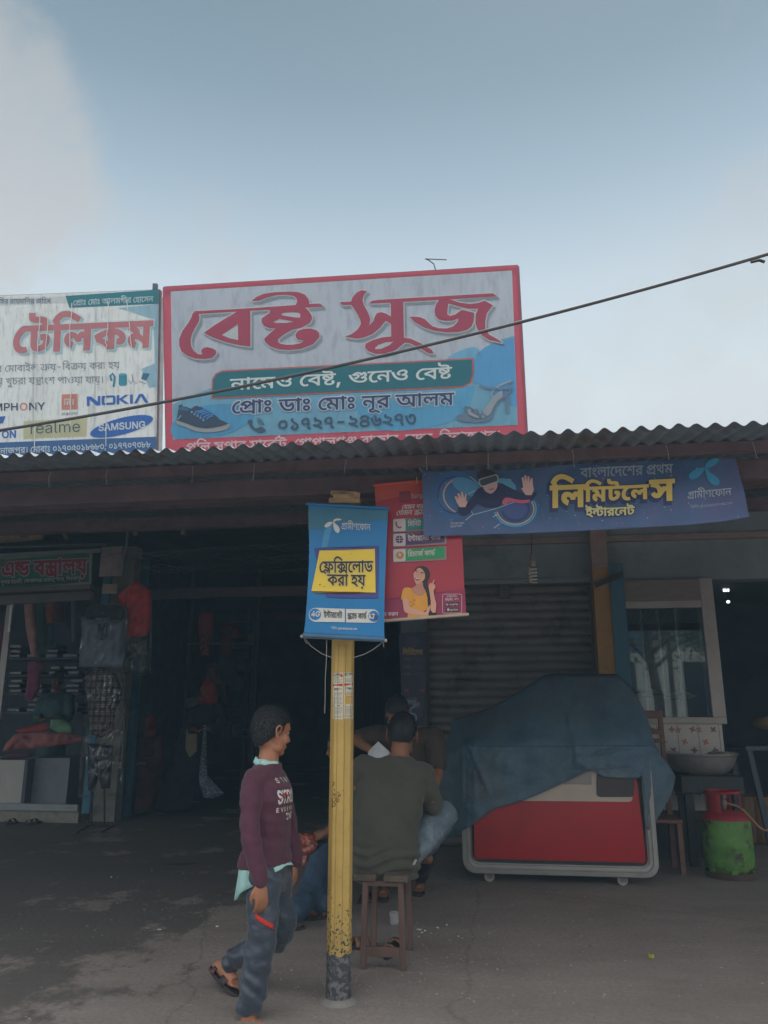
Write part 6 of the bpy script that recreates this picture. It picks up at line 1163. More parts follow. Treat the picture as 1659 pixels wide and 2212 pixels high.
for q in ([(150, 1442), (200, 1510), (300, 1580), (405, 1620)], [(845, 1475), (760, 1540), (680, 1585), (590, 1612)], [(148, 1440), (152, 1470), (168, 1490)], [(845, 1475), (850, 1520)], [(342, 1455), (340, 1620), (330, 1800), (328, 2000), (324, 2110)]):
    mb = MB(); mb.tube([SB(*Z(*p), -.01) for p in q], .0017, 5); mb.build('string', M_STR, bb)

# red banner
Y0 = 4.15
tl, tr, bl = at(*Z(770, 88), Y0), at(*Z(1530, 20), Y0), at(*Z(845, 1290), Y0 - .02)
SR = Sheet(tl, tr, bl, cloth_wave(.005, .8, 1.3, 1.7))
rb = thing('red_banner', 'red hanging banner with a smiling woman, partly covered by the wide banner', 'banner', tuple((bl + at(*Z(1600, 1235), Y0)) / 2))
P = Print(SR, lift=.0022, step=10)
red = mat('red_vinyl', lin((176, 50, 66)), rough=.4, var=.1, vs=1.6, trans=.12)
P.ink([T(Z, [(770, 88), (1150, 56), (1530, 22), (1545, 560), (1560, 900), (1580, 1222), (1220, 1258), (845, 1292), (800, 700), (782, 300)])], red, 0)
P.ink([T(Z, [(771, 89), (1530, 24), (1533, 110), (1000, 190), (778, 240)])], mat('orange_red_vinyl', lin((196, 84, 66)), rough=.4, var=.12, trans=.12), 1)
wr = ink((202, 190, 188)); mg = ink((150, 42, 84))
P.ink([T(Z, [(845, 1100), (1570, 1010), (1580, 1220), (845, 1290)])], mat('magenta_vinyl', lin((150, 40, 78)), rough=.4, var=.12, trans=.12), 1)
P.ink([T(Z, [(988, 148), (1085, 140), (1088, 235), (992, 242)])], ink((120, 44, 62)), 2)
for k in range(6): P.ink([stroke(T(Z, [(995 + k * 16, 165), (1002 + k * 15, 200), (998 + k * 15, 235)]), 2.0)], ink((160, 60, 60)), 3)
text(P, Z, 'bang', 'r', (1094, 206), (1196, 200), 58, wr, 2)
text(P, Z, 'যেমন দর', 'b', (1008, 305), (1200, 296), 62, wr, 2, up=(.2, -1))
text(P, Z, 'তেমন স্ক্র্যা', 'b', (960, 358), (1205, 346), 66, wr, 2, up=(.2, -1))
for (ya, c, s, xt) in ((395, (52, 128, 118), 'মিনিট', 1182), (525, (84, 62, 100), 'ইন্টারনেট কার্ড', 1356), (662, (40, 148, 92), 'রিচার্জ কার্ড', 1305)):
    dy = lambda x: -(x - 935) * .055
    P.ink([T(Z, [(x + 0, y + dy(x)) for x, y in rrect(934, ya - 4, 1408, ya + 116, 10)])], ink((150, 128, 128)), 2)
    P.ink([T(Z, [(1040, ya + dy(1040) + 4), (1388, ya + dy(1388)), (1390, ya + 98 + dy(1390)), (1042, ya + 104 + dy(1040))])], ink(c), 3)
    P.ink([T(Z, [(x, y + dy(x)) for x, y in rrect(938, ya, 1046, ya + 110, 14)])], ink((196, 186, 186)), 4)
    text(P, Z, s, 'b', (1066, ya + 70 + dy(1066)), (xt, ya + 70 + dy(xt)), 66, wr, 4)
P.ink([stroke(T(Z, curve([(962, 418), (968, 452), (990, 470), (1008, 462)], 5, False)), 3.4)], ink((150, 70, 74)), 5)
P.ink([T(Z, ell(992, 574, 34, 34))], ink((84, 58, 92)), 5)
for q in ([(960, 566), (1024, 562)], [(960, 586), (1024, 582)], [(992, 540), (992, 608)]): P.ink([stroke(T(Z, q), 1.2)], ink((190, 180, 184)), 6)
P.ink([T(Z, ell(997, 713, 32, 32))], ink((176, 112, 60)), 5); P.ink([T(Z, ell(997, 713, 24, 24))], ink((196, 140, 82)), 6)
text(P, Z, '৳', 'b', (984, 724), (1010, 722), 40, ink((226, 204, 176)), 7)
# the printed woman
F_ = zz(1500, 2200, 400); sk = ink((206, 152, 128)); hr = ink((48, 36, 40)); sk2 = ink((186, 128, 106))
P.ink([T(F_, curve([(650, 380), (660, 330), (700, 285), (760, 265), (830, 275), (885, 320), (908, 390), (905, 450), (880, 510), (870, 560), (890, 650), (915, 720), (925, 900), (1030, 1095), (880, 1105), (870, 900), (850, 700), (800, 600), (790, 540), (720, 450)], 3))], hr, 2)
P.ink([T(F_, curve([(690, 550), (680, 590), (620, 630), (600, 640), (640, 725), (720, 772), (800, 755), (848, 705), (800, 610), (790, 540)], 3))], sk2, 3)
P.ink([T(F_, curve([(650, 380), (640, 420), (650, 480), (668, 540), (695, 564), (740, 555), (790, 520), (825, 480), (830, 400), (790, 330), (740, 300), (690, 325)], 3))], sk, 4)
P.ink([T(F_, [(500, 625), (560, 625), (600, 635), (640, 720), (720, 768), (800, 750), (845, 695), (870, 780), (885, 980), (800, 1030), (560, 940), (570, 850), (430, 820), (450, 720), (465, 660)]), T(F_, [(550, 1050), (885, 1040), (900, 1132), (535, 1150)])], mat('mustard_print', lin((224, 156, 58)), rough=.5, var=.12, vs=9, trans=.12), 5)
P.ink([T(F_, curve([(465, 800), (560, 835), (565, 930), (640, 970), (780, 1020), (840, 1030), (900, 930), (918, 915), (920, 960), (890, 1060), (850, 1090), (700, 1082), (560, 1060), (490, 1020), (470, 920)], 3))], sk, 6)
P.ink([T(F_, [(900, 670), (970, 680), (1000, 830), (1022, 900), (1010, 1040), (960, 1050), (925, 1000), (930, 850)]), T(F_, [(900, 675), (890, 600), (920, 550), (948, 562), (982, 490), (992, 500), (970, 570), (1006, 590), (1006, 625), (970, 685)])], sk, 7)
for q, w in (([(668, 352), (690, 346), (712, 362)], 1.4), ([(752, 378), (785, 374), (812, 392)], 1.4)): P.ink([stroke(T(F_, q), w)], hr, 6)
for x, y in ((688, 382), (772, 408)): P.ink([T(F_, ell(x, y, 17, 9, 15))], ink((226, 214, 206)), 6); P.ink([T(F_, ell(x, y, 9, 9))], hr, 7)
P.ink([T(F_, curve([(665, 468), (700, 482), (750, 486), (735, 502), (705, 508), (680, 495)], 4))], ink((110, 40, 44)), 6); P.ink([T(F_, [(676, 474), (742, 488), (735, 494), (690, 488)])], ink((232, 226, 220)), 7)
P.ink([stroke(T(F_, [(722, 395), (706, 440), (722, 448)]), .8)], sk2, 6)
P.ink([stroke(T(F_, [(590, 850), (660, 900), (580, 945)]), .8), T(F_, ell(655, 838, 9, 14))], ink((120, 70, 40)), 6)
P.ink([stroke(T(F_, rrect(1122, 735, 1440, 1050, 30) + [(1440, 1020)]), .9)], wr, 3)
text(P, F_, 'ডাউনলোড', 'r', (1188, 792), (1358, 784), 52, wr, 3); text(P, F_, 'MyBL', 'b', (1165, 842), (1300, 836), 56, wr, 3); text(P, F_, 'অ্যাপ', 'r', (1310, 836), (1385, 832), 48, wr, 3)
for ya, s in ((872, 'Google Play'), (962, 'App Store')):
    P.ink([T(F_, [(1178, ya + 4), (1392, ya - 4), (1394, ya + 56), (1180, ya + 64)])], ink((58, 44, 56)), 3)
    text(P, F_, s, 'b', (1238, ya + 50), (1378, ya + 44), 40, wr, 4)
P.ink([T(F_, [(1186, 888), (1226, 908), (1188, 930)])], ink((140, 176, 196)), 4); P.ink([T(F_, ell(1216, 994, 17, 20))], wr, 4)
text(P, Z, 'স্ক্যান করুন', 'b', (800, 1252), (978, 1246), 50, wr, 3)
P.build('printed_cloth', rb)
mb = MB(); mb.tube([SR(*Z(830, 1292), .003), SR(*Z(1604, 1233), .003)], .009, 10); mb.build('bottom_rod', M_ROD, rb, sm=40)
mb = MB(); mb.tube([SR(*Z(758, 92), .003), SR(*Z(1545, 22), .003)], .009, 10); mb.build('top_rod', mat('red_sleeve', lin((190, 76, 66)), rough=.5), rb, sm=40)

# wide banner with the flying figure
Z = zz(1600, 1800, 750); Z2 = zz(2100, 1780, 972); Z3 = zz(2180, 1880, 540)
Y0 = 4.105
tl, tr, bl = at(*Z(192, 190), Y0), at(*Z2(1440, 92), Y0 - .02), at(*Z(210, 765), Y0)
SW = Sheet(tl, tr, bl, lambda u, v: .007 * math.sin(u * 9 + v * 2) * (0.3 + v) + .004 * math.sin(u * 23 + v * 5))
wb = thing('wide_banner', 'long blue space themed banner with a flying figure in a headset and yellow lettering', 'banner', tuple((bl + at(*Z2(1533, 490), Y0)) / 2))
P = Print(SW, lift=.0022, step=12)
def nebula():
    m = mat('space_print', lin((76, 106, 150)), rough=.45, var=.25, vs=2.6, trans=.15, dirt=lin((104, 108, 154)), ds=2.2, dth=(.45, .7)); return m
P.ink([T(Z, [(192, 190), (197, 300), (204, 520), (210, 765), (600, 755), (1000, 735), (1400, 722)]) + T(Z2, [(500, 580), (800, 565), (1100, 545), (1350, 520), (1533, 490), (1500, 330), (1440, 92), (1200, 98), (800, 112), (400, 125)]) + T(Z, [(1000, 180), (600, 186)])], nebula(), 0)
cy = ink((92, 170, 206)); cy2 = ink((60, 120, 176)); orr = ink((206, 176, 160)); mgl = ink((70, 110, 190))
for a_, b_, w, c in ((196, 196, 2.6, cy2), (168, 178, 2.0, mgl), (220, 212, 1.6, cy2), (140, 160, 3.0, ink((46, 78, 132)))):
    P.ink([stroke(T(Z, [(480 + a_ * math.cos(R(t)), 400 + b_ * math.sin(R(t))) for t in range(60, 330, 9)]), w)], c, 1)
P.ink([stroke(T(Z, curve([(478, 262), (420, 310), (388, 380), (396, 450), (440, 515), (492, 552)], 5, False)), 3.0)], orr, 2)
for a_, b_, w, c in ((185, 150, 3.2, cy), (165, 134, 2.6, orr), (205, 166, 2.0, cy2), (120, 100, 5.0, ink((48, 76, 128)))):
    P.ink([stroke(T(Z, [(1020 + a_ * math.cos(R(t)), 520 + b_ * math.sin(R(t))) for t in range(-30, 175, 9)]), w)], c, 2)
P.ink([T(Z, ell(480, 400, 150, 150))], ink((70, 116, 164)), 1); P.ink([T(Z, ell(600, 330, 150, 70, 25))], ink((88, 152, 196)), 2); P.ink([T(Z, ell(1020, 520, 110, 92))], ink((74, 92, 150)), 1)
P.ink([T(Z, ell(930, 320, 100, 62, 20))], ink((96, 170, 200)), 2)
for q in ([(600, 392), (760, 320), (950, 262), (978, 268), (1008, 362)], [(632, 545), (650, 576), (850, 520), (1025, 455)], [(620, 235), (720, 320)], [(830, 690), (905, 635)], [(580, 625), (650, 570)], [(820, 595), (860, 570)]): P.ink([stroke(T(Z, q), 1.5)], ink((170, 206, 220)), 2)
dj = ink((44, 50, 88))
P.ink([T(Z, curve([(700, 340), (640, 420), (590, 480), (520, 510), (515, 548), (548, 586), (605, 570), (680, 482), (760, 512), (880, 502), (935, 432), (1060, 470), (1135, 465), (1206, 400), (1192, 372), (1130, 400), (1040, 370), (940, 322), (870, 298)], 3))], dj, 4)
P.ink([T(Z, curve([(905, 470), (940, 425), (1060, 445), (1150, 440), (1130, 468), (1060, 474), (980, 460), (930, 490)], 3))], ink((206, 96, 128)), 5)
P.ink([T(Z, curve([(692, 260), (692, 220), (712, 192), (745, 174), (795, 180), (838, 205), (852, 235), (800, 250)], 3))], ink((52, 48, 62)), 5)
P.ink([T(Z, curve([(735, 320), (800, 310), (858, 295), (856, 345), (815, 390), (780, 386), (748, 362)], 3))], ink((206, 170, 170)), 5)
P.ink([T(Z, curve([(782, 350), (808, 352), (832, 340), (825, 356), (800, 362)], 3))], ink((150, 70, 84)), 6)
P.ink([T(Z, rrect(0, 0, 1, 1, .1)) if False else T(Z, [(698, 268), (716, 258), (845, 222), (866, 232), (873, 262), (866, 290), (745, 332), (720, 334), (704, 312)])], ink((196, 190, 190)), 6)
P.ink([T(Z, [(706, 276), (724, 266), (842, 232), (858, 240), (864, 264), (858, 284), (744, 322), (724, 324), (711, 306)])], ink((70, 84, 92)), 7)
fl = ink((222, 184, 178))
P.ink([T(Z, [(484, 420), (498, 412), (522, 445), (508, 390), (526, 388), (544, 432), (540, 376), (556, 378), (570, 430), (577, 392), (590, 396), (587, 450), (600, 468), (580, 512), (530, 512), (505, 474)]), T(Z, [(1075, 252), (1090, 246), (1107, 292), (1098, 232), (1116, 230), (1126, 288), (1128, 236), (1145, 242), (1146, 298), (1158, 252), (1173, 258), (1176, 320), (1185, 352), (1164, 402), (1112, 402), (1090, 372), (1070, 345), (1090, 338)])], fl, 6)
sp = random.Random(2); dots = []
for k in range(150):
    x, y = sp.uniform(215, 1650), sp.uniform(200, 760)
    if 460 < x < 1210 and y < 560: continue
    if y > 700 + (1000 - x) * .03: continue
    r = sp.choice((1.2, 1.6, 2.2, 3.6)); dots.append(T(Z, ell(x, y, r, r, 0, 6)))
for k in range(130):
    x, y = sp.uniform(200, 1470), sp.uniform(120, 560)
    if y > 570 - x * .05: continue
    r = sp.choice((1.2, 1.6, 2.2, 4)); dots.append(T(Z2, ell(x, y, r, r, 0, 6)))
P.ink(dots, ink((176, 200, 214)), 1)
yb = ink((222, 196, 104)); dkb = ink((40, 58, 96))
kk = lambda q: grow(q, 2.2)
allp = []
for (s, w, p0, p1, em, up) in (('লি', 'x', (62, 474), (497, 462), 455, (0.0, -1)), ('মিটলে', 'x', (480, 402), (1268, 368), 300, (0, -1)), ('স', 'x', (1284, 400), (1590, 390), 440, (-.02, -1))):
    a, b = Z3(*p0), Z3(*p1); k = .17577
    allp += run(s, w, a, b, em * k, up)
P.ink([[(x - 3.5, y + 5.5) for x, y in q] for q in grow(allp, 3)], ink((58, 66, 112)), 2)
P.ink(grow(allp, 1.3), dkb, 4); P.ink(allp, yb, 5)
text(P, Z3, 'ইন্টারনেট', 'x', (500, 577), (1090, 556), 150, ink((214, 208, 150)), 5, halo=dkb, hw=6)
text(P, Z2, 'বাংলাদেশের প্রথম', 'b', (378, 224), (1005, 194), 98, ink((150, 168, 186)), 3)
P.ink([T(Z2, curve([(1225, 155), (1240, 120), (1290, 95), (1320, 99), (1318, 115), (1285, 145), (1240, 162)], 4)), T(Z2, curve([(1222, 157), (1165, 168), (1122, 200), (1117, 228), (1145, 240), (1188, 215), (1216, 180)], 4)), T(Z2, curve([(1228, 160), (1262, 190), (1312, 225), (1328, 252), (1318, 276), (1290, 276), (1255, 252), (1232, 205)], 4))], ink((58, 152, 196)), 3)
text(P, Z2, 'গ্রামীণফোন', 'r', (1105, 372), (1407, 342), 76, ink((190, 204, 218)), 3)
text(P, Z2, 'বিস্তারিতঃ', 'r', (1128, 434), (1190, 428), 27, ink((168, 184, 206)), 3); text(P, Z2, 'grameenphone.com', 'r', (1197, 428), (1416, 404), 28, ink((168, 184, 206)), 3)
text(P, Z, 'নিতে স্ক্যান করুন', 'r', (448, 664), (570, 660), 26, ink((200, 208, 216)), 3); text(P, Z, 'MyGP অ্যাপ', 'r', (448, 690), (550, 684), 26, ink((200, 208, 216)), 3)
P.build('printed_cloth', wb)
for q in ([(192, 190), (150, 130), (66, 80), (60, 20)], [(150, 300), (148, 240)]):
    mb = MB(); mb.tube([SW(*Z(*p), .004) for p in q], .003, 5); mb.build('tie_string', M_STR, wb)
# ---------------------------------------------------------------- yellow post
pp = gp(731, 2163); PX, PY = pp.x, pp.y
post = thing('concrete_post', 'yellow painted octagonal concrete post with a chipped black foot in the middle of the yard', 'post', (PX, PY, 0))
def post_mat():
    m = mat('post_paint', (.50, .33, .085), rough=.65, var=.16, vs=5, dirt=(.30, .20, .07), ds=4, dth=(.6, .8))
    nt = m.node_tree; L = nt.links; b = nt.nodes['Principled BSDF']
    src = b.inputs['Base Color'].links[0].from_socket
    tc = N(nt, 'ShaderNodeTexCoord'); sep = N(nt, 'ShaderNodeSeparateXYZ'); L.new(tc.outputs['Object'], sep.inputs[0])
    n = N(nt, 'ShaderNodeTexNoise'); n.inputs['Scale'].default_value = 70; n.inputs['Detail'].default_value = 6; L.new(tc.outputs['Object'], n.inputs['Vector'])
    # chips get denser towards the foot
    mr = N(nt, 'ShaderNodeMapRange'); mr.inputs['From Min'].default_value = .14; mr.inputs['From Max'].default_value = .95; mr.inputs['To Min'].default_value = .08; mr.inputs['To Max'].default_value = -.20
    L.new(sep.outputs['Z'], mr.inputs['Value'])
    ad = N(nt, 'ShaderNodeMath', operation='ADD'); L.new(n.outputs['Fac'], ad.inputs[0]); L.new(mr.outputs[0], ad.inputs[1])
    gt = N(nt, 'ShaderNodeMath', operation='GREATER_THAN'); gt.inputs[1].default_value = .60; L.new(ad.outputs[0], gt.inputs[0])
    mx = N(nt, 'ShaderNodeMixRGB'); mx.inputs['Color2'].default_value = (.06, .05, .045, 1); L.new(gt.outputs[0], mx.inputs['Fac']); L.new(src, mx.inputs['Color1'])
    # black foot with grey worn patches
    n2 = N(nt, 'ShaderNodeTexNoise'); n2.inputs['Scale'].default_value = 45; n2.inputs['Detail'].default_value = 7; L.new(tc.outputs['Object'], n2.inputs['Vector'])
    r2 = N(nt, 'ShaderNodeValToRGB'); r2.color_ramp.elements[0].position = .46; r2.color_ramp.elements[1].position = .60
    r2.color_ramp.elements[0].color = (.05, .051, .055, 1); r2.color_ramp.elements[1].color = (.17, .165, .165, 1); L.new(n2.outputs['Fac'], r2.inputs['Fac'])
    n3 = N(nt, 'ShaderNodeTexNoise'); n3.inputs['Scale'].default_value = 22; L.new(tc.outputs['Object'], n3.inputs['Vector'])
    a3 = N(nt, 'ShaderNodeMath', operation='MULTIPLY_ADD'); a3.inputs[1].default_value = .05; L.new(n3.outputs['Fac'], a3.inputs[0]); L.new(sep.outputs['Z'], a3.inputs[2])
    lt = N(nt, 'ShaderNodeMath', operation='LESS_THAN'); lt.inputs[1].default_value = gp_z; L.new(a3.outputs[0], lt.inputs[0])
    m2 = N(nt, 'ShaderNodeMixRGB'); L.new(lt.outputs[0], m2.inputs['Fac']); L.new(mx.outputs[0], m2.inputs['Color1']); L.new(r2.outputs[0], m2.inputs['Color2'])
    L.new(m2.outputs[0], b.inputs['Base Color'])
    return m
gp_z = at(731, 2066, PY - .06).z + .025
top_z = 2.60
def ring8(z, k=1.0): return [(PX + k * .064 * math.cos(R(a + 14)), PY + k * .064 * math.sin(R(a + 14)), z) for a in range(0, 360, 45)]
mb = MB(); mb.loft([ring8(z, 1.0 - .012 * z) for z in (0, .2, .5, 1, 1.5, 2, 2.3, top_z)])
shaft = mb.build('shaft', post_mat(), post, bevel=.003)
mb = MB(); mb.lathe([(.10, 0), (.085, .012), (.07, .02)], (PX, PY, .001), 20); mb.build('footing', mat('footing_mortar', (.22, .2, .18), var=.2), post)
def tree_of(o): return BVHTree.FromPolygons([tuple(v.co + wloc(o)) for v in o.data.vertices], [tuple(p.vertices) for p in o.data.polygons])
class OnMesh:
    """Lays measured points onto the skin of an object."""
    n = Vector((0, -1, 0))
    def __init__(s, o): s.t = tree_of(o); s.last = Vector(o.location)
    def __call__(s, px, py, off=0.0):
        h = s.t.ray_cast(EYE, sight(px, py).normalized())
        if h[0] is not None: s.last = h[0] + h[1] * (off + .0006) if h[1].dot(sight(px, py)) < 0 else h[0] - h[1] * (off + .0006)
        return s.last.copy()
PS = OnMesh(shaft)
hand_ink = mat('marker_ink', (.10, .05, .02), rough=.6)
P = Print(PS, lift=.0015); Z = zz(1300, 2700, 600, 1106)
for q in ([(54, 975), (72, 968), (80, 950), (74, 940), (58, 948), (54, 975)], [(54, 935), (74, 930), (82, 912), (72, 902), (56, 912), (54, 935)], [(56, 892), (84, 872)], [(60, 870), (80, 894)], [(72, 855), (72, 838)], [(58, 820), (66, 800), (74, 812), (66, 798), (60, 790), (74, 792)],
          [(90, 938), (102, 930), (106, 912), (92, 908), (90, 938)], [(96, 898), (108, 890), (116, 878), (120, 896), (104, 876), (96, 898)], [(92, 868), (136, 850)]):
    P.ink([stroke(T(Z, q), 1.5)], hand_ink, 1)
P.build('marker_writing', post)
P = Print(PS, lift=.0006, step=6); seam_m = mat('seam_line', (.16, .10, .04), rough=.9, var=.4, vs=9)  # thin dark lines inked down the post edges
for xa, xb in ((0.30, 0.30), (0.66, 0.655)):
    P.ink([stroke([(718 + 44 * xa - (y - 1390) * .0135 + .4 * math.sin(y / 17), y) for y in range(1392, 2060, 12)], .8)], seam_m, 1)
P.build('mould_seam', post)
# flyers pasted round the post
Z = zz(1150, 1900, 750)
for (xa, xb, ya, yb_, rot, lab, hd) in ((404, 492, 1748, 2162, -33, 'white medical flyer with a red bar pasted on the side face of the yellow post', ('র সেন্টার', 'Center')),
                                         (500, 578, 1742, 2164, 8, 'white medical flyer with a yellow box pasted on the front face of the yellow post', ('NSC নকশ', 'ডাঃ এ'))):
    P = Print(PS, lift=.0010, step=3)
    P.ink([T(Z, [(xa, ya + 4), (xb, ya), (xb - 3, yb_), (xa - 2, yb_ - 4)])], mat('flyer_paper', lin((206, 200, 180)), rough=.8, var=.06), 0)
    w = xb - xa
    P.ink([T(Z, [(xa + 2, ya + 102), (xb - 3, ya + 98), (xb - 4, ya + 122), (xa + 2, ya + 126)])], ink((176, 58, 48)), 1)
    if rot > 0: P.ink([T(Z, [(xa + 6, ya + 205), (xb - 6, ya + 202), (xb - 7, ya + 286), (xa + 6, ya + 290)])], ink((214, 170, 62)), 1)
    text(P, Z, hd[0], 'b', (xa + 3, ya + 34), (xb - (26 if rot < 0 else 2), ya + 30), 34, ink((40, 34, 34)), 1)
    if rot < 0:
        text(P, Z, hd[1], 'b', (xa + 10, ya + 52), (xb - 34, ya + 50), 20, ink((60, 130, 60)), 1); text(P, Z, 'মাহবুব', 'b', (xa + 8, ya + 158), (xb - 40, ya + 154), 26, ink((50, 46, 50)), 1)
        P.ink([T(Z, ell(xb - 13, ya + 26, 11, 15))], ink((180, 60, 50)), 1); P.ink([T(Z, [(xa, ya + 290), (xb - 26, ya + 288), (xb - 26, ya + 297), (xa, ya + 299)])], ink((50, 120, 60)), 1)
    else: text(P, Z, hd[1], 'b', (xa + 38, ya + 160), (xb - 4, ya + 156), 26, ink((50, 46, 50)), 1)
    rl = random.Random(4)
    bars = []
    for yy in [60, 72, 84, 136, 146, 176, 186, 196, 216, 226, 238, 250, 262, 274, 306, 318, 330, 342, 352, 364, 385, 396]:
        x = xa + 6 + rl.uniform(0, 10)
        while x < xb - 14:
            l = rl.uniform(6, 18); bars.append(T(Z, [(x, ya + yy), (min(x + l, xb - 6), ya + yy), (min(x + l, xb - 6), ya + yy + 4), (x, ya + yy + 4)])); x += l + 4
    P.ink(bars, ink((120, 112, 108)), 2)
    fo = P.build('flyer', None); tag(fo, lab, 'flyer', 'flyers on the post')
# dark tall poster by the shutter
Z = zz(1150, 1900, 750)
Y0 = 8.49
PT = Sheet(at(*Z(1000, 1400), Y0), at(*Z(1225, 1380), Y0), at(*Z(1000, 2200), Y0), lambda u, v: .006 * math.sin(v * 7 + u))
P = Print(PT, lift=.003, step=8)
P.ink([T(Z, [(985, 1405), (1225, 1385), (1228, 1700), (1222, 1995), (1200, 2215), (1060, 2215), (1020, 2100), (1010, 1850), (995, 1600)])], mat('night_poster', lin((54, 56, 76)), rough=.5, var=.3, vs=6), 0)
gy = ink((120, 124, 134))
P.ink([T(Z, ell(1110, 1475, 70, 45))], ink((74, 70, 96)), 1)
text(P, Z, 'লিমিটলেস', 'b', (1022, 1592), (1196, 1592), 70, ink((190, 160, 80)), 2)
for s, y in (('১৫ Mbps', 1640), ('২০ Mbps', 1705), ('৩০ Mbps', 1770)): text(P, Z, s, 'r', (1030, y), (1096, y), 32, gy, 2); P.ink([stroke(T(Z, ell(1160, y - 8, 34, 13, 0, 16) + [(1194, y - 8)]), .5)], gy, 2)
for x in (1055, 1192): P.ink([T(Z, ell(x, 1905, 22, 12, 20))], ink((150, 74, 60)), 2)
text(P, Z, 'কথা হবে', 'r', (1075, 1992), (1140, 1990), 30, gy, 2); text(P, Z, 'ক্লিয়ার', 'b', (1050, 2030), (1142, 2026), 52, ink((150, 152, 150)), 2); text(P, Z, 'কাট', 'b', (1112, 2060), (1170, 2052), 50, ink((150, 152, 150)), 2)
P.ink([stroke(T(Z, curve([(1130, 2050), (1100, 2060), (1085, 2090), (1100, 2110), (1130, 2120), (1140, 2160), (1115, 2190), (1090, 2170)], 5, False)), 3.0)], ink((130, 160, 170)), 2)
tag(P.build('poster', None), 'tall dark blue poster with yellow lettering on the pilaster beside the roller shutter', 'poster')

# ---------------------------------------------------------------- freezer cart and tarpaulin
Z = zz(1750, 2600, 1000)
FY = 7.0
def F(x, y, d=FY): return at(*Z(x, y), d)
fz = thing('freezer_cart', 'red ice cream freezer in a rounded grey frame on small casters half under a tarpaulin', 'freezer', tuple(F(810, 1560) * 1))
fz.location.z = 0
M_GREY = mat('grey_plastic', (.31, .30, .28), rough=.5, var=.1, vs=3, dirt=(.2, .18, .16), ds=5, dth=(.62, .8))
xl, xr = F(163, 1300).x, F(1462, 1300).x; zb_ = F(800, 1500).z; ztop = F(800, 620).z
def rr3(x0, x1, z0, z1, r, y): return [(x, y, z) for x, z in rrect(x0, z0, x1, z1, r)]
mb = MB()
mb.loft([rr3(xl + i, xr - i, zb_ + i, ztop - i, .11 - i * .6, FY + d) for i, d, r in ((.004, .10, 0), (0, .012, 0), (.006, .002, 0), (.040, -.006, 0), (.043, .004, 0), (.047, .004, 0), (.050, -.004, 0), (.072, .002, 0), (.076, .016, 0), (.084, .018, 0), (.086, .07, 0))], caps=False)
mb.build('frame', M_GREY, fz, sm=20)
mb = MB(); mb.box(xl + .03, xr - .03, FY + .06, FY + .62, zb_ + .02, ztop); mb.build('cabinet', mat('dark_cabinet', (.10, .10, .10), rough=.5), fz)
x0, x1 = F(246, 1300).x, F(1380, 1380).x; z0, z1 = F(800, 1392).z, F(800, 800).z
M_FRED = mat('freezer_red', (.40, .010, .014), rough=.38, var=.1, vs=2, dirt=(.22, .015, .018), ds=3, dth=(.5, .8))
mb = MB(); rows = []
n = 10
for j in range(11):
    t = j / 10; z = z0 + (z1 - z0) * t; y = FY - .035 + .03 * t - .012 * math.sin(t * 3.14)
    rows.append([(x0 + (x1 - .004 - x0) * i / 12 - (.02 * t if i == 12 else 0), y, z) for i in range(13)])
back = [[(p[0], p[1] + .09, p[2]) for p in r] for r in rows]
mb.grid(rows); mb.grid(back[::-1])
for a_, b_ in ((rows[0], back[0]), (back[-1], rows[-1])): mb.grid([b_, a_])
mb.grid([[r[0] for r in rows], [r[0] for r in back]]); mb.grid([[r[-1] for r in back], [r[-1] for r in rows]])
mb.build('front_panel', M_FRED, fz)
w = MB(); q = [F(x, y, FY - .022) for x, y in [(560, 1000)] + [(1292 - 22 + 22 * math.cos(R(a)), 985 + 22 * math.sin(R(a))) for a in (90, 60, 30, 0)] + [(1300, 780), (560, 780)]]
w.prism([(p.x, FY - .022, p.z) for p in q], (0, -.012, 0)); w.build('cream_panel', mat('cream_panel', (.50, .42, .34), rough=.5, var=.08), fz)
q = [F(x, y, FY - .036) for x, y in rrect(1055, 700, 1303, 975, 26)]
MB().prism([(p.x, FY - .036, p.z) for p in q], (0, -.006, 0)).build('vent_window', mat('vent_dark', (.05, .045, .045), rough=.3), fz)
q = [F(x, y, FY - .036) for x, y in [(832, 890), (1022, 892), (1020, 740), (834, 740)]]
MB().prism([(p.x, FY - .036, p.z) for p in q], (0, -.006, 0)).build('label_plate', mat('label_grey', (.28, .26, .25), rough=.5), fz)
for cx in (345, 1228):
    p = F(cx, 1532, FY + .08); c_ = thing('caster', None, None); c_.parent = fz; c_.location = p - wloc(fz)
    rz = .042
    mb = MB(); rg = []
    for r_, dy in ((.012, -.014), (.030, -.016), (rz, -.011), (rz, .011), (.030, .016), (.012, .014)): rg.append([(p.x + r_ * math.cos(R(a)), p.y + dy, rz + .001 + r_ * math.sin(R(a))) for a in range(0, 360, 20)])
    mb.loft(rg); mb.build('tyre', mat('caster_tyre', (.34, .31, .28), rough=.6, var=.1), c_, sm=40)
    mb = MB(); mb.box(p.x - .018, p.x + .03, p.y - .024, p.y - .018, .03, zb_ + .03); mb.box(p.x - .018, p.x + .03, p.y + .018, p.y + .024, .03, zb_ + .03); mb.build('fork', mat('fork_steel', (.2, .19, .18), rough=.5, metal=.5), c_)
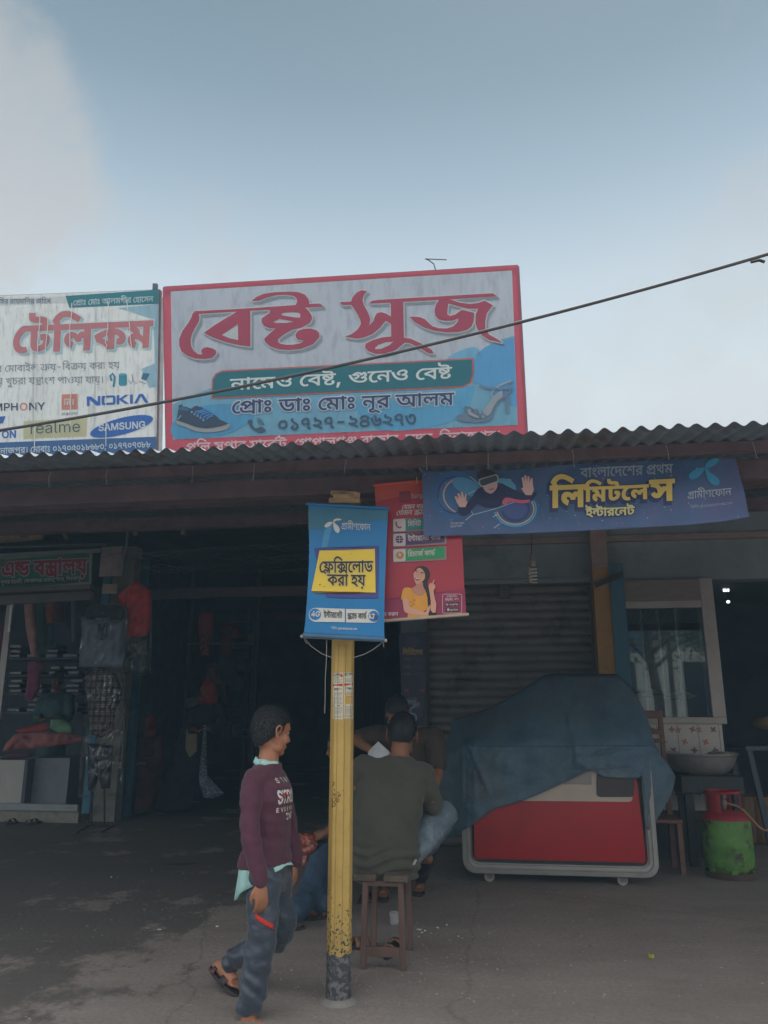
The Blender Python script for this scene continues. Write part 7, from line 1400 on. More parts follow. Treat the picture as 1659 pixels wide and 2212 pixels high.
# tarpaulin: hem, seam and ridge measured, drawn over the cabinet and a stand behind it
cols = [((-70, 1300), (-30, 980), (40, 700), (104, 462)), ((60, 1250), (70, 980), (110, 690), (112, 458)), ((158, 1200), (165, 960), (160, 650), (150, 452)), ((205, 1178), (196, 900), (185, 640), (200, 436)), ((250, 1150), (232, 860), (215, 640), (270, 412)), ((318, 1100), (290, 850), (270, 640), (340, 385)), ((380, 1056), (350, 840), (330, 640), (420, 350)),
        ((490, 1022), (450, 830), (430, 640), (520, 290)), ((600, 985), (560, 820), (530, 640), (610, 232)), ((740, 925), (690, 800), (640, 640), (690, 178)), ((880, 860), (820, 760), (760, 640), (742, 160)), ((950, 822), (900, 740), (850, 638), (800, 154)), ((1008, 792), (960, 720), (905, 636), (860, 156)),
        ((1050, 812), (1010, 730), (950, 636), (940, 158)), ((1090, 838), (1060, 740), (1020, 636), (1030, 158)), ((1150, 846), (1130, 750), (1100, 636), (1120, 160)), ((1230, 850), (1215, 750), (1190, 636), (1190, 164)), ((1330, 850), (1310, 750), (1280, 636), (1240, 205)), ((1362, 850), (1360, 760), (1340, 636), (1295, 270)),
        ((1374, 1095), (1385, 840), (1380, 636), (1340, 345)), ((1393, 1190), (1400, 870), (1398, 640), (1370, 402)), ((1445, 1138), (1470, 860), (1412, 640), (1392, 450)), ((1520, 1020), (1530, 840), (1440, 660), (1405, 495)), ((1562, 920), (1560, 830), (1475, 690), (1412, 560)), ((1578, 835), (1530, 760), (1450, 665), (1416, 630))]
fine_c = curve([sum(c, ()) for c in cols], 5, False)
rows = []
def bump_(x, y):
    v = .012 * noise.noise(Vector((x / 60, y / 160, 4))) + .022 * noise.noise(Vector((x / 150, y / 90, 8))) + .012 * abs(noise.noise(Vector(((x + y) / 45, (x - y) / 190, 2)))) - .010 * abs(noise.noise(Vector(((x - .6 * y) / 38, (x + y) / 160, 6))))
    for (ax, ay, bx_, by_, s_, wd) in ((840, 400, 905, 590, .05, 26), (112, 470, 230, 700, .05, 24), (200, 640, 380, 1060, .045, 26), (735, 170, 840, 420, .04, 40), (900, 600, 920, 830, .04, 34), (990, 780, 930, 660, .05, 40), (160, 660, 150, 1180, .05, 26), (230, 640, 250, 1110, .03, 18), (480, 660, 400, 980, .022, 20), (640, 250, 560, 620, .022, 22), (1010, 700, 1380, 640, .028, 20), (1060, 790, 1380, 760, .022, 16), (1090, 640, 1060, 800, .02, 14), (1250, 230, 1360, 620, .02, 26), (280, 480, 180, 900, .02, 16)):
        dx, dy = bx_ - ax, by_ - ay; l2 = dx * dx + dy * dy; t = min(1, max(0, ((x - ax) * dx + (y - ay) * dy) / l2)); d = math.hypot(x - ax - t * dx, y - ay - t * dy)
        sd_ = 1 if (x - ax) * dy - (y - ay) * dx > 0 else -1
        v += s_ * math.exp(-(d / wd) ** 2) * (.6 + .4 * sd_) * math.sin(math.pi * min(1, .15 + t))
    return v
NR = 44
for j in range(NR + 1):
    r = []
    for c in fine_c:
        h, m1, s1, t1 = (c[0], c[1]), (c[2], c[3]), (c[4], c[5]), (c[6], c[7])
        t = j / NR * 3
        k = min(int(t), 2); u = t - k; a_, b_ = ((h, m1), (m1, s1), (s1, t1))[k]
        x, y = a_[0] + (b_[0] - a_[0]) * u, a_[1] + (b_[1] - a_[1]) * u
        e = max(0.0, min(1, (t - 2)))
        dep = FY - .075 + .60 * e ** 1.25
        if x < 200: dep += (200 - x) / 1000 * 1.2
        if x > 1360: dep += (x - 1360) / 1000 * 1.5
        p = at(*Z(x, y), dep - bump_(x, y))
        r.append(p)
    rows.append(r)
for k in range(1, 6):                       # the back falls behind the cabinet
    r = [Vector((p.x, p.y + .05 + .05 * k, max(.25, p.z - .16 * k))) for p in rows[NR]]; rows.append(r)
mb = MB(); mb.grid(rows)
M_TARP = mat('blue_tarpaulin', (.072, .135, .185), rough=.55, var=.3, vs=3.5, dirt=(.14, .14, .14), ds=1.6, dth=(.42, .72), bump=.6, bs=34, spec=.4)
tp = mb.build('tarpaulin', M_TARP, sm=180, thick=.004); tag(tp, 'creased dark blue tarpaulin thrown over the red freezer', 'tarpaulin')
mb = MB(); seam = [at(*Z(x, 636 + (4 if x < 900 else 0)), FY - .079 - bump_(x, 636)) for x in range(220, 1395, 15)]
so_ = mb.tube(seam, .003, 5).build('seam', mat('tarp_seam', (.03, .05, .07)), tp)

# ---------------------------------------------------------------- things right of the freezer
Z = zz(2500, 2900, 572, 1582)
ch = thing('wooden_chair', 'brown wooden chair with a slatted back behind the tarpaulin', 'chair', (0, 0, 0)); M_CH = mat('chair_wood', (.16, .075, .05), rough=.55, var=.25, vs=4, stretch=(1, 1, 5))
Zc = zz(2400, 2200, 672)
p0, p1 = at(*Zc(632, 1940), 7.95), at(*Zc(490, 1940), 7.95); ch.location = (p0.x - .2, 8.0, 0)
for px_ in (p0.x, p0.x - .40):
    zt_ = at(*Zc(632, 1585), 7.95).z
    mb = MB(); mb.bar((px_, 7.95, .42), (px_, 8.02, zt_), .045, .035); mb.build('post', M_CH, ch, bevel=.004)
    mb = MB(); mb.bar((px_, 7.95, 0), (px_, 7.95, .44), .042, .042); mb.build('leg', M_CH, ch); mb = MB(); mb.bar((px_, 7.60, 0), (px_, 7.60, .44), .042, .042); mb.build('leg', M_CH, ch)
for ya, yb_ in ((1585, 1665), (1770, 1820), (1860, 1905)):
    za, zb2 = at(*Zc(600, ya), 7.97).z, at(*Zc(600, yb_), 7.97).z
    mb = MB(); mb.box(p0.x - .40, p0.x, 7.975, 7.997, zb2, za); mb.build('slat', M_CH, ch, bevel=.004)
mb = MB(); mb.box(p0.x - .43, p0.x + .03, 7.57, 7.98, .42, .455); mb.build('seat', M_CH, ch, bevel=.008)
# cooking stand with a wide bowl
sx0, sx1 = at(*Z(590, 560), 8.0).x, at(*Z(1280, 560), 8.0).x; zt_ = at(*Z(900, 562), 7.95).z
st = thing('cooking_stand', 'sooty black iron cooking stand carrying the wide metal bowl', 'stand', ((sx0 + sx1) / 2, 8.1, 0)); M_SOOT = mat('sooty_iron', (.035, .037, .042), rough=.6, var=.3, vs=5)
mb = MB(); mb.box(sx0, sx1, 7.92, 8.28, zt_ - .16, zt_); mb.build('body', M_SOOT, st, bevel=.012)
for lx in (sx0 + .07, sx1 - .06):
    for ly in (7.97, 8.24): MB().box(lx - .04, lx + .04, ly - .03, ly + .03, 0, zt_ - .16).build('leg', M_SOOT, st)
MB().box(sx0 + .05, sx1 - .04, 7.98, 8.0, .33, .37).build('stretcher', M_SOOT, st)
cb = at(*Z(835, 360), 8.1); rb_ = (at(*Z(1250, 330), 8.1).x - at(*Z(420, 330), 8.1).x) / 2; cxb = (at(*Z(1250, 330), 8.1).x + at(*Z(420, 330), 8.1).x) / 2
zr = at(*Z(835, 310), 8.1).z; zl = zt_
mb = MB(); H_ = zr - zl
prof = [(.10, zl + .004), (rb_ * .55, zl + .004), (rb_ * .74, zl + H_ * .22), (rb_ * .87, zl + H_ * .55), (rb_ * .93, zl + H_ * .85), (rb_ * .95, zr - .012), (rb_, zr - .006), (rb_ * 1.005, zr + .004), (rb_ * .985, zr + .006), (rb_ * .93, zr - .008), (rb_ * .85, zl + H_ * .6), (rb_ * .7, zl + H_ * .28), (rb_ * .5, zl + .016), (.06, zl + .012)]
M_BOWL = mat('worn_aluminium', (.42, .41, .39), rough=.34, metal=.6, var=.18, vs=6, dirt=(.22, .21, .19), ds=3, dth=(.5, .75))
bo = mb.lathe(prof, (cxb, 8.1, 0), 48).build('metal_bowl', M_BOWL, sm=50); tag(bo, 'wide aluminium cooking bowl with a flat edge on the black stand', 'bowl')
mb = MB(); mb.lathe([(rb_ * .86, zl + H_ * .60), (rb_ * .55, zl + H_ * .78), (rb_ * .2, zl + H_ * .86), (.01, zl + H_ * .87)], (cxb, 8.1, 0), 30); fo = mb.build('dark_oil', mat('dark_food', (.05, .04, .035), rough=.4), bo, sm=60)
mb = MB(); mb.ball((cxb + rb_ * .55, 7.98, zr - .01), (.05, .03, .025)); tag(mb.build('dough_piece', mat('pale_dough', (.35, .3, .24)), sm=180), 'pale lump of dough lying in the wide metal bowl', 'food')
# gas cylinder
gc = gp(1583, 1896); GX, GY = gc.x, gc.y + .05
gas = thing('gas_cylinder', 'rusty green gas cylinder with a red shoulder and guard ring standing beside the stand', 'gas cylinder', (GX, GY, 0))
M_GGREEN = mat('rusty_green_paint', (.10, .235, .045), rough=.65, var=.35, vs=5, dirt=(.06, .045, .03), ds=8, dth=(.51, .62), bump=.2, bs=40)
M_GRED = mat('cylinder_red', (.30, .02, .025), rough=.5, var=.2, vs=8, dirt=(.12, .03, .03), ds=9, dth=(.6, .75))
Wg = lambda y: at(*Z(1170, y), GY - .15).z
r1 = .205
zs = [Wg(1640), Wg(1340), Wg(1065), Wg(960)]
mb = MB(); mb.lathe([(r1 * .78, zs[0] - .02), (r1 * .97, zs[0] + .03), (r1 * 1.0, zs[0] + .09), (r1, zs[1] - .02), (r1 * 1.012, zs[1] - .012), (r1 * 1.012, zs[1] + .008), (r1, zs[1] + .016), (r1 * .99, zs[2] - .03), (r1 * .965, zs[2])], (GX, GY, 0), 44); mb.build('body', M_GGREEN, gas, sm=40)
mb = MB(); mb.lathe([(r1 * .968, zs[2] + .0015), (r1 * .93, zs[2] + .025), (r1 * .75, zs[2] + .055), (r1 * .4, zs[2] + .075), (.02, zs[2] + .08)], (GX, GY, 0), 44); mb.build('shoulder', M_GRED, gas, sm=50)
mb = MB(); mb.lathe([(r1 * .97, .003), (r1 * 1.03, .004), (r1 * 1.03, .05), (r1 * .99, .055), (r1 * .99, .03), (r1 * .97, .02)], (GX, GY, 0), 40); mb.build('foot_ring', mat('rusted_ring', (.075, .045, .035), rough=.8, var=.3), gas, sm=40)
for a in (-150, -95, -40, 20, 90, 160):
    q = Vector((GX + r1 * .99 * math.cos(R(a)), GY + r1 * .99 * math.sin(R(a)), .05)); mb = MB(); mb.bar(q, q + Vector((0, 0, zs[0] - .02)), .05, .012, (math.cos(R(a)), math.sin(R(a)), 0)); mb.build('foot_strut', M_GGREEN, gas)
zg0, zg1 = zs[2] + .03, Wg(740); rg = r1 * .70
mb = MB()
def arc(a0, a1, z0_, z1_, t=.012, n=14):
    o_, i_ = [], []
    for k in range(n + 1):
        a = R(a0 + (a1 - a0) * k / n); o_.append((GX + rg * math.cos(a), GY + rg * math.sin(a))); i_.append((GX + (rg - t) * math.cos(a), GY + (rg - t) * math.sin(a)))
    for k in range(n): mb.hexa([(*o_[k], z0_), (*o_[k + 1], z0_), (*i_[k + 1], z0_), (*i_[k], z0_), (*o_[k], z1_), (*o_[k + 1], z1_), (*i_[k + 1], z1_), (*i_[k], z1_)])
arc(150, 245, zg0, zg1 - .02); arc(-12, -4, zg0, zg1 - .02, n=3); arc(50, 75, zg0, zg1 - .02, n=5)
mb.tube([(GX + rg * math.cos(R(a)), GY + rg * math.sin(R(a)), zg1 - .014) for a in range(0, 361, 12)], .013, 8)
mb.build('guard_ring', M_GRED, gas, sm=40)
mb = MB(); mb.lathe([(.016, zg0), (.02, zg0 + .05), (.028, zg0 + .06), (.028, zg0 + .10), (.018, zg0 + .11), (.03, zg0 + .13), (.03, zg0 + .15), (.01, zg0 + .155)], (GX, GY, .02), 14); mb.build('valve', mat('brass_grey', (.3, .28, .24), rough=.4, metal=.6), gas, sm=40)
mb = MB(); mb.tube(curve([(GX + .02, GY, zg0 + .10), (GX + .14, GY - .02, zg0 + .06), (GX + .28, GY - .05, zg0 - .10), (GX + .40, GY - .08, .38), (GX + .50, GY - .1, .22), (GX + .7, GY - .1, .1), (GX + 1.0, GY, .03)], 6, False), .009, 8); tag(mb.build('gas_hose', mat('orange_hose', (.38, .20, .10), rough=.5), sm=180), 'orange rubber hose leading from the gas cylinder valve', 'hose')
# dim snack shop on the right
sx = at(1570, 1600, 8.8).x
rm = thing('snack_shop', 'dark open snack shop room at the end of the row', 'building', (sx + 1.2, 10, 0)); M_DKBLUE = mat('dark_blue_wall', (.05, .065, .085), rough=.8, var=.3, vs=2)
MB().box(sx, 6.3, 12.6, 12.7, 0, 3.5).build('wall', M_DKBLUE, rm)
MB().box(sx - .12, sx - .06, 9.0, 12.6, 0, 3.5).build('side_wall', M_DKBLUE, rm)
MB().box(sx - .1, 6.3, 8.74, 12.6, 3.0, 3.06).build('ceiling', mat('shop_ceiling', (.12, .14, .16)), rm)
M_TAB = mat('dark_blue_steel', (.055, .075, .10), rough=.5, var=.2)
tb = thing('steel_table', 'dark blue steel table standing in the dim snack shop', 'table', (at(1640, 1630, 8.6).x, 8.8, 0))
ta, tz = at(1612, 1625, 8.5), at(1612, 1612, 8.5).z
MB().box(ta.x, ta.x + 1.2, 8.5, 9.2, tz - .04, tz).build('top', M_TAB, tb)
for lx in (ta.x + .04, ta.x + 1.1):
    for ly in (8.54, 9.1): MB().bar((lx + (.12 if ly < 9 and lx < ta.x + .5 else 0), ly, 0), (lx, ly, tz - .04), .05, .05).build('leg', M_TAB, tb)
for k, (px_, py_) in enumerate(((1612, 1780), (1648, 1785))):
    c_ = at(px_, py_, 9.3); mb = MB(); mb.lathe([(.13, 0), (.16, .12), (.18, .46), (.175, .47), (.15, .44), (.12, .03)], (c_.x, 9.4, .02), 24); tag(mb.build('jute_sack' if k else 'cane_basket', mat('jute_%s' % ('brown' if k else 'cane'), (.16, .09, .045), var=.35, vs=30, stretch=(1, 1, .3)), sm=60), ('brown jute sack under the steel table', 'brown cane basket between cooking stand and steel table')[1 - k], 'sack' if k else 'basket')
c_ = at(1655, 1562, 8.8); mb = MB(); mb.ball(c_, (.13, .12, .07)); tag(mb.build('food_pot', mat('ochre_pot', (.2, .13, .06), var=.3), sm=180), 'rounded ochre pot on the dim steel table', 'pot')
lamp_m = mat('lit_lamp', (.9, .95, 1), emit=(.85, .95, 1.0, 2.2))
for nm, px_, py_, r_, lab in (('lamp', 1573, 1300, .024, 'small lit round bulb glowing in the dark snack shop'), ('tube_lamp', 1569, 1274, .024, 'short lit tube lamp above the glowing bulb')):
    c_ = at(px_, py_, 11.0); lp = thing(nm, lab, 'lamp', tuple(c_))
    mb = MB()
    if nm == 'lamp': mb.ball(c_, (r_, r_, r_ * .8))
    else: mb.box(c_.x - .036, c_.x + .036, 11, 11.03, c_.z - .022, c_.z + .022)
    mb.build('bulb', lamp_m, lp, sm=180)
    MB().tube([c_ + Vector((0, 0, r_ * .7)), (c_.x, c_.y, 3.0)], .006, 5).build('cord', M_BLACKCABLE, lp)
# spiral bulb hanging in front of the shutter
c_ = at(1152, 1262, 6.0); bl = thing('spiral_bulb', 'unlit white spiral bulb hanging from the awning before the shutter', 'lamp', tuple(c_))
mb = MB(); mb.tube([c_ + Vector((.030 * math.cos(t) * (1 - .25 * abs(t / 30 - .5)), .030 * math.sin(t), .012 + .0042 * t)) for t in np.linspace(0, 28, 90)], .0068, 7); mb.build('spiral', mat('bulb_white', (.62, .58, .52), rough=.3), bl, sm=180)
mb = MB(); mb.lathe([(.02, .135), (.024, .14), (.026, .18), (.018, .19), (.016, .23), (.008, .235)], tuple(c_), 14); mb.build('socket', mat('bulb_socket', (.28, .22, .2), rough=.5), bl, sm=40)
MB().tube([c_ + Vector((0, 0, .23)), (c_.x + .01, c_.y, ROOF(c_.y) - .02)], .003, 5).build('cord', M_BLACKCABLE, bl)
# trays of food in the display window
for k, (px_, py_) in enumerate(((1405, 1502), (1470, 1505))):
    c_ = at(px_, py_, 8.75); tr_ = thing('food_tray', ('yellow heap of snacks on a tray behind the glass nearest the blue pillar', 'wider yellow heap of snacks on a tray in the middle of the display window')[k], 'tray', tuple(c_), 'food trays in the display window')
    mb = MB(); mb.lathe([(.10, 0), (.17, .03), (.165, .035), (.09, .008)], (c_.x, 8.75, c_.z - .02), 24); mb.build('plate', mat('tray_steel', (.2, .2, .2), rough=.3, metal=.7), tr_, sm=40)
    mb = MB(); mb.lathe([(.15, .015), (.11, .05), (.05, .08), (.01, .09)], (c_.x, 8.75, c_.z - .02), 20); mb.build('snacks', mat('yellow_snack', (.36, .22, .05), var=.4, vs=40, bump=.8, bs=60), tr_, sm=60)
    MB().tube([(c_.x, 8.75, zb - .02), (c_.x, 8.75, c_.z - .02)], .03, 10).build('stem', mat('tray_steel', (0, 0, 0)), tr_)

# ---------------------------------------------------------------- small things on the ground
c_ = gp(1405, 2070); mb = MB(); mb.grid([[(c_.x - .012 + .03 * u + .006 * v, c_.y - .03 + .07 * v, .006 + .012 * abs(u - .5) + .01 * math.sin(v * 3)) for u in (0, .5, 1)] for v in (0, .3, .6, 1)]); tag(mb.build('candy_wrapper', mat('lime_wrapper', (.42, .44, .06), rough=.35, var=.5, vs=40, dirt=(.1, .25, .05), ds=60), thick=.001), 'small yellow green candy wrapper lying on the concrete', 'litter')
rs = random.Random(9)
for i, (px_, py_, s_) in enumerate(((905, 2010, .028), (918, 2012, .014), (911, 2016, .012), (945, 2006, .012), (965, 2000, .008), (990, 2025, .007), (905, 2025, .008), (240, 1896, .012), (345, 2010, .022), (470, 2003, .016), (575, 1862, .01))):
    c_ = gp(px_, py_); mb = MB(); a = rs.uniform(0, 3); n = 7
    mb.add([(c_.x + s_ * (.6 + .4 * rs.random()) * math.cos(a + 6.28 * k / n), c_.y + s_ * .7 * (.6 + .4 * rs.random()) * math.sin(a + 6.28 * k / n), .003 + .006 * rs.random()) for k in range(n)] + [(c_.x, c_.y, .010)], [(k, (k + 1) % n, n) for k in range(n)])
    tag(mb.build('paper_scrap', mat('paper_white', (.62, .61, .58)), thick=.001), 'torn white scrap of paper on the concrete by the bench' if px_ > 800 else 'white speck of paper on the damp concrete', 'litter', 'white scraps by the bench' if px_ > 800 else 'white specks on the damp ground')
c_ = gp(388, 1868)
mb = MB(); mb.add([(c_.x - .18, c_.y - .03, .004), (c_.x + .03, c_.y - .05, .006), (c_.x + .2, c_.y + .07, .012), (c_.x + .02, c_.y + .05, .006)], [(0, 1, 2, 3)]); tag(mb.build('dark_leaf', mat('dry_leaf_dark', (.03, .028, .026)), thick=.002), 'long dark leaf lying on the ground before the clothes stall', 'leaf')
# loose grit and crumbs swept over the yard, thickest by the post and under the benches
rg_ = random.Random(12); mb = MB()
for k in range(1500):
    if k % 3: x, y = rg_.uniform(-3.4, 2.6), rg_.uniform(3.75, 8.2) ** 1.0
    else: x, y = rg_.gauss(PX + .2, .5), rg_.gauss(PY + .35, .45)
    s_ = rg_.choice((.003, .004, .005, .007)) * rg_.uniform(.7, 1.3); a = rg_.uniform(0, 6)
    p = [(x + s_ * math.cos(a + 2.1 * j) * (1.3 if j else .8), y + s_ * math.sin(a + 2.1 * j), .001) for j in range(3)]; mb.add(p + [(x, y, s_ * .9)], [(0, 1, 3), (1, 2, 3), (2, 0, 3)])
tag(mb.build('grit', mat('grit_stone', (.24, .21, .18), var=.6, vs=3), fix=False), kind='stuff')
# ---------------------------------------------------------------- people
def meld(mb, voxel=.008, it=5):
    """Grow the overlapping limbs into one continuous skin."""
    me = mb.mesh(); o = bpy.data.objects.new('growing', me); col.objects.link(o)
    m = o.modifiers.new('r', 'REMESH'); m.mode = 'VOXEL'; m.voxel_size = voxel
    if it: s_ = o.modifiers.new('s', 'SMOOTH'); s_.factor = .5; s_.iterations = it
    dg = bpy.context.evaluated_depsgraph_get()
    out = bpy.data.meshes.new_from_object(o.evaluated_get(dg))
    bpy.data.objects.remove(o); bpy.data.meshes.remove(me); smooth(out); return out
def crumple(me, amp, k=1.0, z0=None, fold=0.6):
    vs = me.vertices
    nn = [v.normal.copy() for v in vs]
    for v, n in zip(vs, nn):
        c = v.co
        a = noise.noise(Vector((c.x * 9 * k, c.y * 9 * k, c.z * 16 * k))) + fold * abs(noise.noise(Vector((c.x * 14 * k + 5, c.y * 14 * k, c.z * 22 * k + c.x * 8))))
        v.co = c + n * amp * a
    return me
def limb(mb, pts, rs, n=14, flat=None):
    p = [tuple(Vector(q)) + (r,) for q, r in zip(pts, rs)]
    q = curve(p, 4, False) if len(p) > 2 else p
    mb.tube([c[:3] for c in q], [c[3] for c in q], n, True, flat)
    for c, r in ((pts[0], rs[0]), (pts[-1], rs[-1])): mb.ball(c, r * .98, 12, 8)
def trunk(mb, rings):                    # rings: centre, side vector, forward vector (half sizes)
    out = []
    for c, a, b in rings: out.append([Vector(c) + Vector(a) * math.cos(t) * (abs(math.cos(t)) ** -.12 if abs(math.cos(t)) > .05 else 1) + Vector(b) * math.sin(t) for t in [2 * math.pi * k / 24 for k in range(24)]])
    mb.loft(out)
def axes(yaw, pitch=0.0, roll=0.0):      # right, forward, up of a head or chest turned to yaw
    f = Vector((math.cos(R(yaw)) * math.cos(R(pitch)), math.sin(R(yaw)) * math.cos(R(pitch)), math.sin(R(pitch))))
    r = f.cross(Vector((0, 0, 1))).normalized(); u = r.cross(f)
    M = Matrix((r, f, u)).transposed()
    return M @ Matrix.Rotation(R(roll), 3, 'Y')
def head(mb, c, M, s=1.0):
    A = lambda x, y, z: Vector(c) + M @ Vector((x, y, z)) * s
    B_ = lambda p, r: mb.ball(A(*p), tuple(q * s for q in r), 16, 11, M)
    B_((0, -.008, .032), (.076, .096, .086)); B_((0, .030, -.042), (.060, .062, .072)); B_((0, .066, -.094), (.030, .026, .022))
    B_((0, .055, .03), (.060, .042, .05))
    for sx_ in (-1, 1):
        B_((sx_ * .036, .062, -.028), (.027, .026, .030)); B_((sx_ * .050, .02, -.075), (.018, .035, .025))
        e = lambda y, z: A(sx_ * (.076 + .013 * (y < .0) + .004), y, z)
        mb.tube([e(y - .012, z - .006) for y, z in ((.016, .004), (.010, .030), (-.006, .036), (-.020, .022), (-.020, -.002), (-.010, -.024), (.004, -.034), (.012, -.026))], [q * s for q in (.005, .0065, .007, .007, .0065, .006, .008, .005)], 8)
        mb.ball(A(sx_ * .076, -.010, -.004), (.005 * s, .014 * s, .026 * s), 10, 8, M)
    mb.tube([A(0, .090, .012), A(0, .104, -.012), A(0, .116, -.034), A(0, .100, -.044)], [q * s for q in (.008, .0095, .0125, .008)], 10)
    for sx_ in (-1, 1): B_((sx_ * .012, .103, -.037), (.008, .010, .008))
    mb.tube([A(-.046, .078, .022), A(-.02, .092, .026), A(.02, .092, .026), A(.046, .078, .022)], .0085 * s, 8)
    B_((0, .093, -.064), (.022, .011, .0065)); B_((0, .091, -.074), (.018, .010, .0065))
def eyes(par, c, M, s=1.0):
    for sx_ in (-1, 1):
        q = Vector(c) + M @ Vector((sx_ * .031, .079, .002)) * s
        e = MB().ball(q, .0115 * s, 10, 8).build('eye', mat('eye_white', (.30, .26, .22), rough=.35), par, sm=180)
        MB().ball(q + M @ Vector((0, .0085, 0)) * s, .006 * s, 8, 6).build('iris', mat('dark_iris', (.02, .012, .01), rough=.2), e, sm=180)
M_HAIR = mat('black_hair', (.016, .016, .018), rough=.55, var=.3, vs=60, spec=.35)
def hair(par, c, M, s=1.0, seed=1, tufts=1500, nape=-.058, side=-.012, brow=.052, ln=.016):
    mb = MB(); rg = random.Random(seed); K = Vector(c) + M @ Vector((0, -.010, .036)) * s
    def rad(d):
        p = Vector((d.x * .0765, d.y * .0965, d.z * .0885))
        if d.y < -.05 and d.z < 0: p.z *= 1 + .42 * min(1, (-d.y - .05) * 3); p.y *= 1 - .10 * d.z
        y, z = p.y, p.z + .036
        line = brow if y > .045 else (side if y > -.005 else (side + (nape - side) * min(1, (-.005 - y) / .05)))
        if .0 < y <= .045: line = side + (brow - side) * max(0, (y - .018) / .027)
        k = min(1, max(0, (z - line) / .012 + .5))
        return p * (.93 + .155 * k * (1 + .03 * noise.noise(d * 9 + Vector((seed, 0, 0))))), k
    rings = []; roots = []
    for j in range(33):
        t = math.pi * (.01 + .98 * j / 32); r = []
        for i in range(48):
            a = 2 * math.pi * i / 48; d = Vector((math.sin(t) * math.cos(a), math.sin(t) * math.sin(a), -math.cos(t)))
            p, k = rad(d); r.append(K + M @ p * s)
        rings.append(r)
    mb.loft(rings)
    for _ in range(tufts):
        d = Vector((rg.gauss(0, 1), rg.gauss(0, 1), rg.gauss(0, 1))).normalized(); p, k = rad(d)
        if k < .6: continue
        w = Vector((d.x, d.y - .2, d.z - .55)) + Vector((rg.gauss(0, .1), rg.gauss(0, .1), rg.gauss(0, .1)))
        w = (w - d * w.dot(d) * .55).normalized() * ln * rg.uniform(.6, 1.3); sd = d.cross(w).normalized() * .0013
        b0 = p * .985; mb.add([K + M @ (b0 - sd) * s, K + M @ (b0 + sd) * s, K + M @ (b0 + w + d * .003) * s], [(0, 1, 2)])
    return mb.build('hair', M_HAIR, par, sm=180, fix=False)
def hand(mb, wrist, fwd, palm, s=1.0, curl=.5, thumb=1):
    """Palm, four jointed fingers of different lengths and a thumb leaving the side of the palm."""
    f = Vector(fwd).normalized(); n = (Vector(palm) - f * f.dot(Vector(palm))).normalized(); w = f.cross(n)
    A = lambda x, y, z: Vector(wrist) + (w * x + f * y + n * z) * s
    M = Matrix((w, f, n)).transposed()
    mb.tube([A(0, -.03, 0), A(0, .012, 0)], [.021 * s, .023 * s], 12, True, .75)
    mb.ball(A(0, .046, 0), (.034 * s, .046 * s, .015 * s), 14, 10, M)
    for i, (x, l) in enumerate(((-.026, .062), (-.009, .074), (.009, .070), (.025, .054))):
        x *= thumb; p = A(x, .080, 0); pts = [A(x * .9, .055, 0), p]; a = 0
        for k, fr in enumerate((.44, .32, .24)):
            a += curl * (.75, 1.0, .7)[k]; p = p + (f * math.cos(a) + n * math.sin(a) + w * x * 1.5) * (l * fr * s); pts.append(p)
        mb.tube(pts, [.0098 * s, .0098 * s, .0088 * s, .0080 * s, .0066 * s], 9); mb.ball(pts[-1], .0068 * s, 8, 6)
    t = thumb; pts = [A(-.020 * t, .018, .004), A(-.040 * t, .042, .012), A(-.046 * t, .066, .020), A(-.042 * t, .088, .026)]
    mb.tube(pts, [.014 * s, .0115 * s, .0098 * s, .0075 * s], 9); mb.ball(pts[-1], .0076 * s, 8, 6)
def foot(mb, ankle, heel, toe, s=1.0):
    a, h, t = Vector(ankle), Vector(heel), Vector(toe); d = (t - h).normalized()
    limb(mb, [a, a.lerp(h, .55) + d * .015, h + d * .02], [.036 * s, .036 * s, .032 * s])
    u = (a - h.lerp(t, .3)).normalized(); sd = d.cross(u).normalized()
    mb.tube([h + d * .03 + u * .006, h.lerp(t, .5) + u * .012, h.lerp(t, .8)], [.032 * s, .036 * s, .036 * s], 12, True)
    for k in range(5):
        q = h.lerp(t, .80) + sd * (k - 2) * .015 * s; mb.tube([q, q + d * (.045 - abs(k - 1) * .006) * s], [.012 * s, .009 * s], 8); mb.ball(q + d * (.045 - abs(k - 1) * .006) * s, .0092 * s, 8, 6)
def sandal(par, ankle, heel, toe, sole, strap, s=1.0, name='sandal'):
    h, t = Vector(heel), Vector(toe); d = (t - h).normalized(); u = Vector(ankle) - h.lerp(t, .3); u = (u - d * u.dot(d)).normalized(); sd = d.cross(u)
    q = []
    for k in range(22):
        a = 2 * math.pi * k / 22; L = (t - h).length / 2 + .03; q.append(h.lerp(t, .52) + d * L * math.cos(a) + sd * (.046 + .008 * math.cos(a)) * s * math.sin(a) - u * .040 * s)
    o = MB().prism(q, u * .018 * s).build(name, sole, par, bevel=.003)
    for f_, wd in ((.62, .05), (.18, .028)):
        mb = MB(); c = h.lerp(t, f_); r1_ = []
        for dd in (-wd / 2, wd / 2): r1_.append([c + d * dd * s + sd * .047 * s * math.cos(R(a)) + u * (.05 * math.sin(R(a)) - .030) * s for a in range(0, 181, 15)])
        mb.grid(r1_); mb.build('strap', strap, o, sm=180, thick=.005)
    return o
SKIN = mat('brown_skin', (.36, .155, .08), rough=.5, var=.12, vs=14, spec=.4, bump=.06, bs=160)
SKIN2 = mat('dark_brown_skin', (.22, .095, .05), rough=.5, var=.12, vs=14, spec=.4)
def Pt(Z, x, y, d): return at(*Z(x, y), d)

